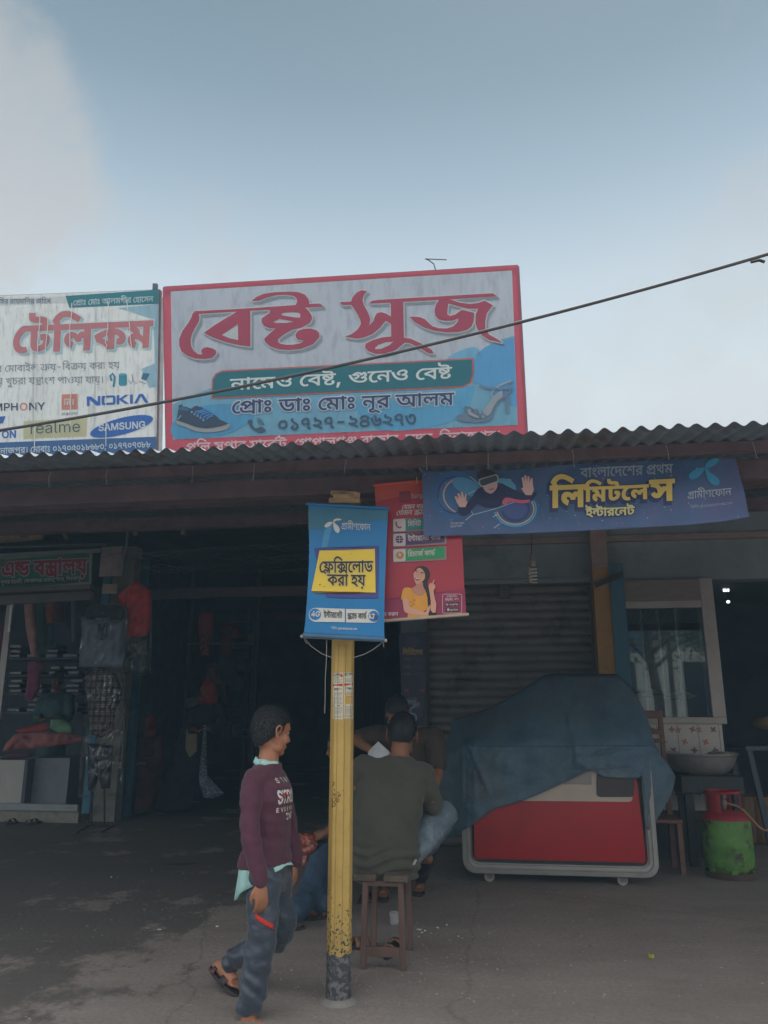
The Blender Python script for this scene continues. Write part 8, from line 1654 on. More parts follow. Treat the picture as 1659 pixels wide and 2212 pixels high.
# --- the walking boy
Z = zz(800, 2700, 600, 951)
def B(x, y, d): return at(*Z(x, y), d)
bf = axes(-14); br, bfw = Vector(bf.col[0]), Vector(bf.col[1])
hc = B(452, 358, 4.10); hM = axes(50, -8)
neck = B(428, 548, 4.085)
sh_r, el_r, wr_r = B(328, 690, 3.945), B(318, 1000, 3.875), B(388, 1318, 3.85)
sh_l, el_l, wr_l = B(500, 690, 4.20), B(570, 980, 4.27), B(600, 1180, 4.24)
hip_r, kn_r, an_r = B(398, 1275, 3.985), B(392, 1640, 3.955), B(312, 2135, 3.945)
hip_l, kn_l, an_l = B(470, 1275, 4.13), B(512, 1635, 4.20), B(170, 1838, 4.30)
top, mid, wst, hipc = B(424, 610, 4.085), B(436, 780, 4.075), B(438, 1010, 4.07), B(424, 1225, 4.065)
heel_r, toe_r = an_r + Vector((-.035, -.0, -.062)), an_r + Vector((.150, -.03, -.078))
heel_l = B(100, 1835, 4.33); toe_l = gp(*Z(238, 2030)) + Vector((0, 0, .035))
mb = MB()
head(mb, hc, hM, 1.02)
limb(mb, [neck - Vector((0, 0, .03)), neck.lerp(hc, .45), hc + hM @ Vector((0, -.03, -.04))], [.058, .050, .054])
trunk(mb, [(hipc - Vector((0, 0, .06)), br * .10, bfw * .08), (hipc, br * .135, bfw * .095), (wst, br * .10, bfw * .075), (mid, br * .11, bfw * .085), (top.lerp(mid, .35), br * .105, bfw * .075), (top, br * .07, bfw * .055), (neck, br * .05, bfw * .05)])
for a, b, c in ((sh_r, el_r, wr_r), (sh_l, el_l, wr_l)):
    limb(mb, [top.lerp(mid, .35), a], [.045, .036]); limb(mb, [a, b, c], [.034, .030, .024])
for a, b, c in ((hip_r, kn_r, an_r), (hip_l, kn_l, an_l)): limb(mb, [a, a.lerp(b, .5), b, b.lerp(c, .5), c], [.05, .045, .04, .036, .034])
hand(mb, wr_r, B(394, 1500, 3.85) - wr_r, bfw * -.5 + Vector((-.3, .8, 0)), .98, .42, 1)
hand(mb, wr_l, B(600, 1340, 4.22) - wr_l, Vector((-.8, .1, 0)), .9, .35, -1)
foot(mb, an_r, heel_r, toe_r, .95); foot(mb, an_l, heel_l, toe_l, .95)
boy = put('person', meld(mb, .0052, 3), SKIN)
tag(boy, 'boy in a maroon long sleeved shirt and grey track trousers walking past the yellow post', 'person')
eyes(boy, hc, hM, 1.02); hair(boy, hc, hM, 1.06, 3, 6500, nape=-.074, ln=.012)
M_MAR = mat('maroon_knit', (.082, .020, .038), rough=.85, var=.12, vs=5, bump=.25, bs=220, sheen=.12)
mb = MB()
trunk(mb, [(hipc + Vector((-.012, 0, .015)), br * .150, bfw * .118), (hipc + Vector((-.008, 0, .07)), br * .146, bfw * .112), (wst, br * .124, bfw * .094), (mid, br * .138, bfw * .108), (top.lerp(mid, .5), br * .135, bfw * .098), (top.lerp(mid, .15), br * .10, bfw * .078), (neck - Vector((0, 0, .012)), br * .070, bfw * .062)])
for a, b, c in ((sh_r, el_r, wr_r), (sh_l, el_l, wr_l)):
    limb(mb, [top.lerp(mid, .25), a.lerp(top, .35), a], [.078, .066, .058]); limb(mb, [a, a.lerp(b, .5), b, b.lerp(c, .6), c.lerp(b, .02)], [.058, .051, .046, .041, .036])
sm_ = meld(mb, .0065, 4); crumple(sm_, .010, .8); crumple(sm_, .005, 1.7)
shirt = put('shirt', sm_, M_MAR, boy)
M_CYAN = mat('pale_cyan_cotton', (.36, .60, .56), rough=.85, var=.12, vs=8)
mb = MB(); rows = []
for k in range(3):
    rows.append([neck + Vector((0, 0, -.020 + .014 * k)) + br * (.076 - .008 * k) * math.cos(R(a)) + bfw * (.066 - .006 * k) * math.sin(R(a)) + bfw * (-.004) + Vector((0, 0, .006 - .010 * math.sin(R(a)) + .003 * math.sin(R(a * 5)))) for a in range(0, 361, 12)])
mb.grid(rows); mb.build('undershirt_collar', M_CYAN, boy, sm=180, thick=.006)
mb = MB(); rows = []
for k in range(4):
    rows.append([hipc + Vector((-.012, 0, .035 - .034 * k * (1 - .85 * math.sin(R(a))))) + br * (.146 + .004 * k) * math.cos(R(a)) + bfw * (.112 + .006 * k) * math.sin(R(a)) + bfw * .008 * math.sin(R(a * 7)) * k / 3 for a in range(0, 361, 9)])
mb.grid(rows); mb.build('undershirt_hem', M_CYAN, boy, sm=180, thick=.004)
M_TRK = mat('track_fabric', (.038, .049, .070), rough=.4, var=.15, vs=4, sheen=.2, bump=.1, bs=120)
mb = MB()
trunk(mb, [(hipc + Vector((0, 0, .05)), br * .138, bfw * .098), (hipc - Vector((0, 0, .03)), br * .142, bfw * .104), (hipc - Vector((0, 0, .10)), br * .125, bfw * .09)])
limb(mb, [hip_r, hip_r.lerp(kn_r, .5), kn_r, kn_r.lerp(an_r, .45), an_r.lerp(kn_r, .10)], [.088, .077, .069, .069, .064])
limb(mb, [hip_l, hip_l.lerp(kn_l, .5), kn_l, kn_l.lerp(an_l, .5), an_l.lerp(kn_l, .12)], [.088, .078, .070, .062, .056])
tm = meld(mb, .0065, 4); crumple(tm, .009, .7); crumple(tm, .006, 1.6)
for v in tm.vertices:                      # slack folds stacking up on the shins
    t = max(0.0, (kn_r.z + .02 - v.co.z) / .45)
    v.co += v.normal * .006 * min(1, t * 1.6) * math.sin(v.co.z * 58 + 50 * v.co.x + 30 * v.co.y + 7 * noise.noise(v.co * 6))
trs = put('trousers', tm, M_TRK, boy)
ax_ = (kn_r - hip_r).normalized(); sx_, sy_, _ = frame(ax_); c0 = B(408, 1570, 3.955)
bvh = BVHTree.FromPolygons([tuple(trs.matrix_world @ v.co + wloc(trs)) if False else tuple(v.co + wloc(trs)) for v in trs.data.vertices], [tuple(p.vertices) for p in trs.data.polygons])
mb = MB(); rows = []
for k in range(4):
    r = []
    for i in range(17):
        px_, py_ = 352 + (462 - 352) * i / 16, 1500 + 78 * (i / 16) ** .7 + 36 * k / 3
        d = sight(*Z(px_, py_)).normalized(); h_ = bvh.ray_cast(EYE, d)
        r.append((h_[0] + h_[1] * .003) if h_[0] is not None and abs(h_[0].y - 3.9) < .2 else (r[-1] if r else c0))
    rows.append(r)
mb.grid(rows); mb.build('red_stripe', mat('red_stripe', (.55, .03, .02), rough=.6, var=.1), boy, sm=180, thick=.003)
# chest print laid on the cloth
bvh2 = BVHTree.FromPolygons([tuple(v.co + wloc(shirt)) for v in shirt.data.vertices], [tuple(p.vertices) for p in shirt.data.polygons])
cm = B(520, 790, 4.0); cm = Vector((mid.x, mid.y, cm.z)); pf = Vector(axes(-4).col[1]); pr = Vector(axes(-4).col[0])
class Chest:
    n = pf
    def __call__(s, x, y, off=0.0):
        o_ = cm + pf * .5 - pr * x - Vector((0, 0, y)); h_ = bvh2.ray_cast(o_, -pf)
        q = h_[0] if h_[0] is not None else cm + pf * .1 - pr * x - Vector((0, 0, y))
        return q + pf * (.002 + off)
P = Print(Chest(), lift=.0012, step=.02); pw = mat('shirt_print_white', (.62, .60, .56), rough=.7)
P.ink([[(-.108, -.058), (.115, -.058), (.115, .030), (-.108, .030)]], mat('shirt_print_plum', (.065, .022, .045), rough=.8), 0)
P.ink(run('STAY', 'b', (-.065, -.078), (.065, -.078), .030, gap=.45), pw, 1)
P.ink(run('STRONG', 'x', (-.100, .018), (.110, .018), .082, (.1, -1)), pw, 1)
P.ink([stroke([(-.09, .004), (-.04, -.028), (-.02, -.010), (.03, -.040), (.10, -.02)], .010)], mat('shirt_print_red', (.4, .02, .03), rough=.7), 2)
P.ink(run('EVERYDAY', 'b', (-.10, .058), (.10, .058), .028, gap=.35), pw, 1)
P.ink([[(-.03, .068), (.05, .068), (.05, .100), (-.03, .100)]], pw, 0); P.ink(run('BE YOU', 'x', (-.026, .094), (.046, .094), .028), mat('shirt_print_plum', (0, 0, 0)), 1)
P.build('chest_print', shirt)
M_SOLE = mat('black_sole', (.03, .026, .028), rough=.7, var=.3); M_STRP = mat('red_black_strap', (.20, .035, .035), rough=.6, var=.3, dirt=(.03, .025, .03), ds=22, dth=(.45, .55))
sandal(boy, an_r, heel_r, toe_r, M_SOLE, M_STRP, .95); sandal(boy, an_l, heel_l, toe_l, M_SOLE, M_STRP, .95)

# --- bench and the men sitting by the post
def bench(name, lab, x0, x1, y0, y1, zt, legs, mtop, mleg, rail=None, group=None):
    b = thing(name, lab, 'bench', ((x0 + x1) / 2, (y0 + y1) / 2, 0), group); g = (y1 - y0) * .04 if x1 - x0 > y1 - y0 else (x1 - x0) * .07
    if x1 - x0 > y1 - y0: MB().box(x0, x1, y0, y1, zt - .035, zt).build('plank', mtop, b, bevel=.005)
    else:
        xm = (x0 + x1) / 2 - .005; MB().box(x0, xm - g, y0, y1, zt - .035, zt).build('plank', mtop, b, bevel=.006); MB().box(xm + g, x1, y0 - .005, y1, zt - .035, zt).build('plank', mtop, b, bevel=.006)
    for lx, ly in legs: MB().bar((lx, ly, 0), (lx + (.012 if lx < (x0 + x1) / 2 else -.012), ly, zt - .035), .033, .032).build('leg', mleg, b, bevel=.003)
    if rail:
        MB().box(legs[0][0], legs[1][0], legs[0][1] - .012, legs[0][1] + .012, rail, rail + .05).build('rail', mleg, b, bevel=.002)
        MB().box(legs[0][0], legs[1][0], legs[0][1] - .012, legs[0][1] + .012, zt - .06, zt - .035).build('rail', mleg, b)
    return b
M_PLANK = mat('battered_plank', (.10, .08, .06), rough=.85, var=.5, vs=9, dirt=(.035, .03, .026), ds=5); M_BLEG = mat('old_red_brown_wood', (.13, .075, .06), rough=.8, var=.3, vs=7, stretch=(1, 1, .3), dirt=(.2, .17, .15), ds=9, dth=(.58, .7))
g1, g2 = gp(783, 2095), gp(871, 2097); SY = g1.y + .02
zs_ = at(820, 1890, SY - .02).z
bench('bench', 'battered narrow wooden bench end under the man in the olive shirt', g1.x - .055, g2.x + .03, SY - .03, SY + .42, zs_, [(g1.x + .0, SY), (g2.x, SY), (g1.x, SY + .38), (g2.x, SY + .38)], M_PLANK, M_BLEG, at(820, 2066, SY).z)
Z = zz(1300, 2700, 600, 1106)
def S(x, y, d): return at(*Z(x, y), d)
M_OLIVE = mat('olive_cotton', (.062, .058, .042), rough=.9, var=.12, vs=4, bump=.12, bs=150, sheen=.1); M_JEAN = mat('washed_jeans', (.10, .135, .165), rough=.85, var=.25, vs=6, dirt=(.24, .29, .32), ds=3.2, dth=(.52, .68), bump=.3, bs=260)
hc, hM = S(570, 445, 5.14), axes(93, -16, 3); nk = S(552, 585, 5.06)
top, mid, wst, hipc = S(520, 680, 5.05), S(480, 880, 5.0), S(430, 1170, 4.97), S(425, 1385, 4.98)
sl, sr = S(288, 690, 5.04), S(722, 745, 5.06); el, er = S(222, 930, 5.1), S(795, 955, 5.12); wl_, wr_ = S(330, 960, 5.40), S(650, 1000, 5.42)
hl, hr = S(330, 1385, 5.02), S(520, 1385, 5.0); kl, kr = S(130, 1090, 5.45), S(885, 1025, 5.26); al, ar = S(420, 1340, 5.42), S(715, 1300, 5.40)
lat = (sr - sl).normalized(); fo_ = Vector((-lat.y, lat.x, 0)).normalized(); latp = Vector((1, .03, 0))
mb = MB(); head(mb, hc, hM, 1.05); limb(mb, [nk - Vector((0, 0, .05)), nk, hc + hM @ Vector((0, -.03, -.05))], [.066, .060, .062])
trunk(mb, [(hipc - Vector((0, 0, .08)), latp * .15, fo_ * .11), (hipc, latp * .17, fo_ * .12), (wst, latp * .15, fo_ * .11), (mid, lat * .17, fo_ * .11), (top, lat * .15, fo_ * .085), (nk, lat * .06, fo_ * .055)])
for a, b, c, e in ((sl, el, wl_, 1), (sr, er, wr_, -1)):
    limb(mb, [top.lerp(mid, .2), a], [.075, .062]); limb(mb, [a, b, c], [.054, .043, .029]); hand(mb, c, (c - b) + Vector((.12 * e, .1, .05)), Vector((e * .4, .3, -.8)), 1.0, .6, e)
for a, b, c in ((hl, kl, al), (hr, kr, ar)): limb(mb, [a, b, c], [.085, .062, .040])
foot(mb, ar, ar + Vector((.06, .03, -.05)), ar + Vector((-.15, .06, -.06))); foot(mb, al, al + Vector((-.06, .03, -.05)), al + Vector((.15, .08, -.06)))
man = put('person', meld(mb, .007, 3), SKIN2); tag(man, 'man in an olive shirt and washed jeans sitting on the narrow bench', 'person')
hair(man, hc, hM, 1.07, 5, 3000, nape=-.075, side=-.004)
mb = MB(); trunk(mb, [(hipc + Vector((0, -.01, -.075)), latp * .215, fo_ * .165), (hipc + Vector((0, -.01, .02)), latp * .218, fo_ * .17), (wst, latp * .212, fo_ * .155), (mid, lat * .208, fo_ * .14), (top.lerp(mid, .3), lat * .20, fo_ * .12), (top, lat * .165, fo_ * .095), (nk - Vector((0, 0, .01)), lat * .082, fo_ * .072)])
for a, b in ((sl, el), (sr, er)): limb(mb, [top.lerp(mid, .35), a], [.10, .082]); limb(mb, [a, a.lerp(b, .55), a.lerp(b, 1.02)], [.074, .068, .066])
me = meld(mb, .009, 5); crumple(me, .012, .55); crumple(me, .006, 1.2)
for v in me.vertices:                      # cloth bunched above the seat
    t = (v.co.z - hipc.z + .09) / .22
    if 0 < t < 1: v.co += v.normal * .010 * math.sin(v.co.z * 95 + 3 * math.sin(v.co.x * 14)) * math.sin(math.pi * t)
put('shirt', me, M_OLIVE, man)
mb = MB(); trunk(mb, [(hipc - Vector((0, 0, .10)), latp * .165, fo_ * .13), (hipc + Vector((0, 0, .05)), latp * .185, fo_ * .135)])
for a, b, c in ((hl, kl, al), (hr, kr, ar)): limb(mb, [a, a.lerp(b, .5), b, b.lerp(c, .5), c.lerp(b, .12)], [.112, .100, .086, .078, .068])
put('trousers', crumple(meld(mb, .009, 4), .012, .8), M_JEAN, man)
mb = MB(); mb.grid([[S(640 + 38 * u - 14 * v, 1440 - 78 * u + 0 * v, 4.90 - .02 * v) for u in (0, .3, .6, 1)] for v in (0, .5, 1)]); mb.build('pocket_label', mat('white_label', (.55, .55, .52), rough=.7), man, thick=.004)
# white sheet in front of him
mb = MB(); q = [S(322, 560, 5.62), S(392, 490, 5.66), S(420, 515, 5.6), S(470, 560, 5.58), S(700, 955, 5.56), S(648, 1075, 5.5), S(205, 1010, 5.5), S(196, 980, 5.52), S(246, 880, 5.56)]
mb.add(q, [tuple(range(9))]); tag(mb.build('paper_sheet', mat('white_sheet', (.60, .62, .63), rough=.8), thick=.002), 'large white sheet held up in front of the man in the olive shirt', 'paper')
# --- the man facing him
hc, hM = S(532, 285, 6.15), axes(-100, -34, -4); nk = S(590, 405, 6.25)
top, mid, hipc = S(610, 440, 6.28), S(625, 640, 6.32), S(620, 1080, 6.38); sl, sr = S(392, 440, 6.25), S(800, 455, 6.25); el, er = S(235, 475, 6.0), S(835, 690, 6.15); wl_, wr_ = S(345, 555, 5.85), S(770, 900, 5.95)
lat = (sr - sl).normalized(); fo_ = Vector((0, -1, 0))
mb = MB(); head(mb, hc, hM, 1.05); limb(mb, [nk, hc + hM @ Vector((0, -.03, -.05))], [.06, .06]); trunk(mb, [(hipc, lat * .16, fo_ * .12), (mid, lat * .17, fo_ * .11), (top, lat * .14, fo_ * .08)])
for a, b, c, e in ((sl, el, wl_, -1), (sr, er, wr_, 1)): limb(mb, [top.lerp(mid, .2), a], [.07, .06]); limb(mb, [a, b, c], [.052, .043, .030]); hand(mb, c, c - b, Vector((0, 0, -1)), 1.0, .5, e)
knees = [(S(430, 1150, 6.0), gp(*Z(440, 1640))), (S(780, 1150, 6.0), gp(*Z(700, 1600)))]
for b, c in knees: limb(mb, [hipc - Vector((0, 0, .03)), b, c + Vector((0, 0, .10))], [.08, .06, .04]); foot(mb, c + Vector((0, 0, .10)), c + Vector((0, .05, .04)), c + Vector((0, -.15, .04)))
man2 = put('person', meld(mb, .009, 3), SKIN2); tag(man2, 'man in a dark brown striped shirt bending his head over his lap', 'person'); eyes(man2, hc, hM, 1.05); hair(man2, hc, hM, 1.07, 8, 1500)
mb = MB(); trunk(mb, [(hipc, lat * .20, fo_ * .15), (mid, lat * .21, fo_ * .135), (top.lerp(mid, .2), lat * .20, fo_ * .11), (nk, lat * .08, fo_ * .07)])
for a, b in ((sl, el), (sr, er)): limb(mb, [top.lerp(mid, .3), a], [.095, .08]); limb(mb, [a, a.lerp(b, .85)], [.078, .07])
put('shirt', crumple(meld(mb, .010, 5), .012, .8), mat('brown_stripe_cotton', (.055, .034, .026), rough=.85, var=.35, vs=14, stretch=(3, .2, .2)), man2)
mb = MB()
for b, c in knees: limb(mb, [hipc - Vector((0, 0, .03)), b, c + Vector((0, 0, .12))], [.11, .085, .07])
put('trousers', crumple(meld(mb, .011, 4), .01), mat('dark_trousers', (.025, .028, .035), rough=.85, var=.2), man2)
for b, c in knees: sandal(man2, c + Vector((0, 0, .10)), c + Vector((0, .05, .04)), c + Vector((0, -.15, .04)), M_SOLE, mat('brown_strap', (.12, .05, .03), rough=.6))
zb2 = hipc.z - .10; ga, gb = gp(897, 1928), gp(912, 1928)
bench('bench', 'dark low wooden bench under the man in the brown shirt', -1.35, ga.x + .06, ga.y - .10, ga.y + .16, zb2, [(-1.28, ga.y - .05), (ga.x, ga.y - .05), (-1.28, ga.y + .1), (ga.x, ga.y + .1)], M_PLANK, M_BLEG, .22)
# --- the man behind the post with a snack bag
Z = zz(800, 2700, 600, 951)
hc, hM = at(736, 1612, 6.1), axes(200, -12); nk = at(742, 1672, 6.1); mid, hipc = at(748, 1740, 6.15), at(752, 1862, 6.2); sl, sr = at(738, 1705, 6.28), at(744, 1705, 5.98)
kA, kB = B(800, 1150, 5.95), B(800, 1210, 6.2); fA, fB = gp(*Z(590, 1612)), gp(*Z(745, 1545)); wA, wB = B(800, 1000, 5.88), B(790, 1020, 6.0)
lat = Vector((.1, -.99, 0)); fo_ = Vector((-.99, -.1, 0))
mb = MB(); head(mb, hc, hM, 1.0); limb(mb, [nk, hc + hM @ Vector((0, -.03, -.05))], [.058, .058]); trunk(mb, [(hipc, lat * .15, fo_ * .11), (mid, lat * .16, fo_ * .10), (nk - Vector((0, 0, .05)), lat * .13, fo_ * .08)])
limb(mb, [sr, mid + Vector((.02, -.17, -.02)), wA], [.05, .042, .029]); limb(mb, [sl, mid + Vector((.0, .16, -.02)), wB], [.05, .042, .029]); hand(mb, wA, Vector((-.9, -.1, -.35)), Vector((.2, .8, -.4)), 1, .75, 1); hand(mb, wB, Vector((-.9, -.2, -.4)), Vector((.1, -.8, -.4)), 1, .7, -1)
for k_, f_ in ((kA, fA), (kB, fB)): limb(mb, [hipc, k_, k_.lerp(f_, .5), f_ + Vector((.02, 0, .09))], [.07, .045, .04, .036]); foot(mb, f_ + Vector((.02, 0, .09)), f_ + Vector((.05, .01, .04)), f_ + Vector((-.14, -.05, .04)))
man3 = put('person', meld(mb, .009, 3), SKIN2); tag(man3, 'man in jeans seated mostly hidden by the yellow post, holding a snack bag', 'person'); eyes(man3, hc, hM); hair(man3, hc, hM, 1.02, 4, 800)
mb = MB(); trunk(mb, [(hipc, lat * .19, fo_ * .15), (mid, lat * .19, fo_ * .13), (nk - Vector((0, 0, .03)), lat * .14, fo_ * .09)]); limb(mb, [sr, sr.lerp(mid + Vector((.02, -.17, -.02)), .8)], [.075, .065]); limb(mb, [sl, sl.lerp(mid + Vector((0, .16, -.02)), .8)], [.075, .065])
put('shirt', crumple(meld(mb, .011, 5), .01), mat('dark_green_cotton', (.02, .026, .02), rough=.9, var=.2), man3)
mb = MB()
for k_, f_ in ((kA, fA), (kB, fB)): limb(mb, [hipc, k_, k_.lerp(f_, .5), f_ + Vector((.02, 0, .10))], [.115, .112, .084, .07])
put('trousers', crumple(meld(mb, .010, 4), .012), mat('blue_jeans', (.035, .065, .11), rough=.85, var=.25, vs=6, dirt=(.075, .12, .17), ds=3), man3)
for f_ in (fA, fB): sandal(man3, f_ + Vector((.02, 0, .09)), f_ + Vector((.05, .01, .04)), f_ + Vector((-.14, -.05, .04)), M_SOLE, M_SOLE)
c_ = B(690, 1070, 5.86); mb = MB(); mb.ball(c_, (.062, .04, .075), 16, 12); mb.ball(c_ + Vector((-.075, 0, .045)), (.03, .012, .02)); mb.ball(c_ + Vector((-.03, 0, -.10)), (.022, .012, .05))
me = meld(mb, .006, 2); crumple(me, .016, 2.2); o = put('snack_bag', me, mat('red_foil', (.30, .06, .03), rough=.25, var=.5, vs=18, dirt=(.4, .32, .28), ds=20, dth=(.56, .62), spec=.8)); tag(o, 'crumpled red and orange snack bag in the hand beside the yellow post', 'snack bag')
# sandals left under the bench
Z = zz(1300, 2700, 600, 1106); M_TAN = mat('tan_leather', (.22, .10, .05), rough=.55, var=.25); M_BLK = mat('black_footbed', (.025, .025, .03), rough=.6)
for i, (a, b, lab) in enumerate((((205, 2020), (330, 2005), 'tan and black sandal nearest the yellow post under the bench'), ((455, 2100), (545, 1990), 'tan and black sandal between the front legs of the bench'))):
    h, t = gp(*Z(*a)), gp(*Z(*b)); h.z = t.z = .045
    o = sandal(None, (h + t) / 2 + Vector((0, 0, .2)), h, t, M_BLK, M_TAN, 1.0); tag(o, lab, 'sandal', 'sandals under the bench')
h, t = gp(*Z(262, 1690)), gp(*Z(420, 1650)); h.z = t.z = .045; tag(sandal(None, (h + t) / 2 + Vector((0, 0, .2)), h, t, M_SOLE, M_STRP, .95), 'dark red slipper lying behind the narrow bench', 'sandal')
c_ = gp(*Z(515, 1840)); mb = MB(); mb.lathe([(.03, .002), (.036, .05), (.038, .075), (.034, .07), (.03, .006)], (c_.x, c_.y, 0), 18); tag(mb.build('plastic_cup', mat('clear_plastic', (.6, .6, .6), rough=.2, alpha=.25), sm=40), 'crushed clear plastic cup standing on the concrete behind the bench', 'cup')
# ---------------------------------------------------------------- clothes stall at the end of the yard
Z5, Z6, Z4 = zz(0, 2000, 700), zz(0, 2600, 700), zz(500, 2200, 800, 1609)
SYD = 9.75
def L5(x, y, d=SYD): return at(*Z5(x, y), d)
def L6(x, y, d=SYD): return at(*Z6(x, y), d)
stall = thing('clothes_stall', 'dim clothes stall with a green signboard, blue posts, counter and dark tin hood', 'stall', (-5.9, 10.2, 0))
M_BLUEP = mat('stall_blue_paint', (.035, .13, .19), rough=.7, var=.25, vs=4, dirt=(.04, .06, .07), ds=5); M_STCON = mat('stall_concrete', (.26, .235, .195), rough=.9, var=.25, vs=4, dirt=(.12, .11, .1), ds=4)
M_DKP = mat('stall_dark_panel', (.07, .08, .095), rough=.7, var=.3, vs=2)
# signboard
tl, tr, bl = L5(-60, 570), L5(862, 492), L5(-60, 862)
SS = Sheet(tl, tr, bl); P = Print(SS, lift=.004)
P.ink([T(Z5, [(-700, 620), (862, 492), (858, 782), (-700, 920)])], mat('green_board', lin((30, 110, 84)), rough=.5, var=.25, vs=2, dirt=lin((130, 120, 50)), ds=.9, dth=(.5, .7)), 0)
P.ink([T(Z5, [(0, 772), (760, 728), (800, 735), (800, 770), (0, 815)])], ink((14, 52, 44)), 1)
rd = ink((150, 28, 50)); wh2 = ink((190, 196, 196))
text(P, Z5, 'এন্ড বস্ত্রালয়', 'x', (20, 728), (828, 694), 210, rd, 4, halo=wh2, hw=7)
text(P, Z5, 'সুপার মার্কেট, গোপালগঞ্জ বাজার, সদর, দিনাজপুর।', 'b', (12, 800), (800, 758), 52, wh2, 3)
P.build('signboard', stall)
for a, b in (((-700, 616), (870, 486)), ((-700, 924), (866, 786)), ((866, 486), (862, 786))):
    MB().bar(SS(*Z5(*a), .01), SS(*Z5(*b), .01), .03, .03, (0, -1, 0)).build('board_trim', mat('pale_trim', (.34, .33, .28), var=.2), stall)
q = [L5(-700, 480, 9.3), L5(1010, 432, 9.2), L5(650, 372, 10.6), L5(-700, 400, 10.6)]
MB().prism([tuple(p) for p in q], (0, 0, .03)).build('hood', mat('dark_hood_tin', (.10, .11, .12), rough=.5, metal=.3, var=.25, vs=3), stall)
q = [L5(-700, 560, 9.32), L5(960, 480, 9.22)]; MB().bar(q[0], q[1], .03, .05).build('hood_edge', mat('hood_edge', (.2, .21, .21), rough=.5, metal=.3), stall)
for ya, yb_, d in ((955, 858, 9.7), (850, 800, 9.5)):
    a, b = L5(-700, ya + 40, d), L5(872, yb_ + (ya - yb_) / 2, d); hgt = (L5(0, yb_, d) - L5(0, ya, d)).z
    MB().bar(a, b, .08, hgt * .8, (0, 0, 1)).build('lintel_beam', mat('stall_lintel', (.14, .12, .12), var=.25, vs=3), stall)
# posts and floor
def col_(n, m, x0, x1, y0, y1, z0, z1, bv=.006): return MB().box(x0, x1, y0, y1, z0, z1).build(n, m, stall, bevel=bv)
zt = 3.5
pxa, pxb = L6(758, 1550).x, L6(835, 1550).x; col_('blue_post', M_BLUEP, pxa, pxb, 9.78, 9.86, L6(800, 1552, 9.78).z, zt)
g_ = gp(*Z6(965, 1628)); col_('concrete_column', M_STCON, L6(848, 1600, g_.y).x, L6(1082, 1600, g_.y).x, g_.y, g_.y + .2, 0, 3.62)
g2_ = gp(*Z6(1175, 1600)); col_('blue_post', M_BLUEP, at(*Z6(1138, 1580), g2_.y).x, at(*Z6(1212, 1580), g2_.y).x, g2_.y, g2_.y + .09, 0, zt)
q = L5(1050, 590, 9.7); MB().box(q.x - .14, q.x + .16, 9.68, 9.72, L5(1050, 725, 9.7).z, L5(1050, 445, 9.7).z).build('torn_poster', mat('torn_pink_paper', (.30, .22, .21), var=.3, vs=5), stall)
q = L5(1050, 845, 9.7); MB().box(q.x - .11, q.x + .10, 9.68, 9.70, L5(1050, 888, 9.7).z, L5(1050, 800, 9.7).z).build('meter_card', mat('beige_card', (.36, .28, .2), var=.2), stall)
MB().tube([L5(1215, 240, 9.6), L5(1200, 420, 9.6), L5(1165, 560, 9.6), L5(1150, 720, 9.6)], .016, 6).build('drain_pipe', mat('grey_pipe', (.2, .22, .24)), stall)
xr_ = L6(738, 1500, 9.8).x; zf = L6(300, 1505, 9.8).z
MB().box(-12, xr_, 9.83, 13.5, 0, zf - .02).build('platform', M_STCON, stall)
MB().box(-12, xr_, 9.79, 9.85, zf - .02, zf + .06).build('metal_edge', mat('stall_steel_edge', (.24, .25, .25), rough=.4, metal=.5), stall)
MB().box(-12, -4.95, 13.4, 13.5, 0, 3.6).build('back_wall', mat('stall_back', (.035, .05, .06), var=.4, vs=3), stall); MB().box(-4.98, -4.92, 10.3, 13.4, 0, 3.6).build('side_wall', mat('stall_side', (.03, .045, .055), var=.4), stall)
a, b = L5(108, 960, 9.8), L6(0, 470, 9.8); MB().bar(b + (b - a) * .2, a, .05, .09).build('aluminium_post', M_ALU, stall)
a, b = L5(116, 962, 9.74), L5(85, 1250, 9.74); MB().bar(b, a, .02, .03).build('post_glint', mat('glint_white', (.75, .78, .74), rough=.25), stall)  # white strip painted in for light reflected on the aluminium post
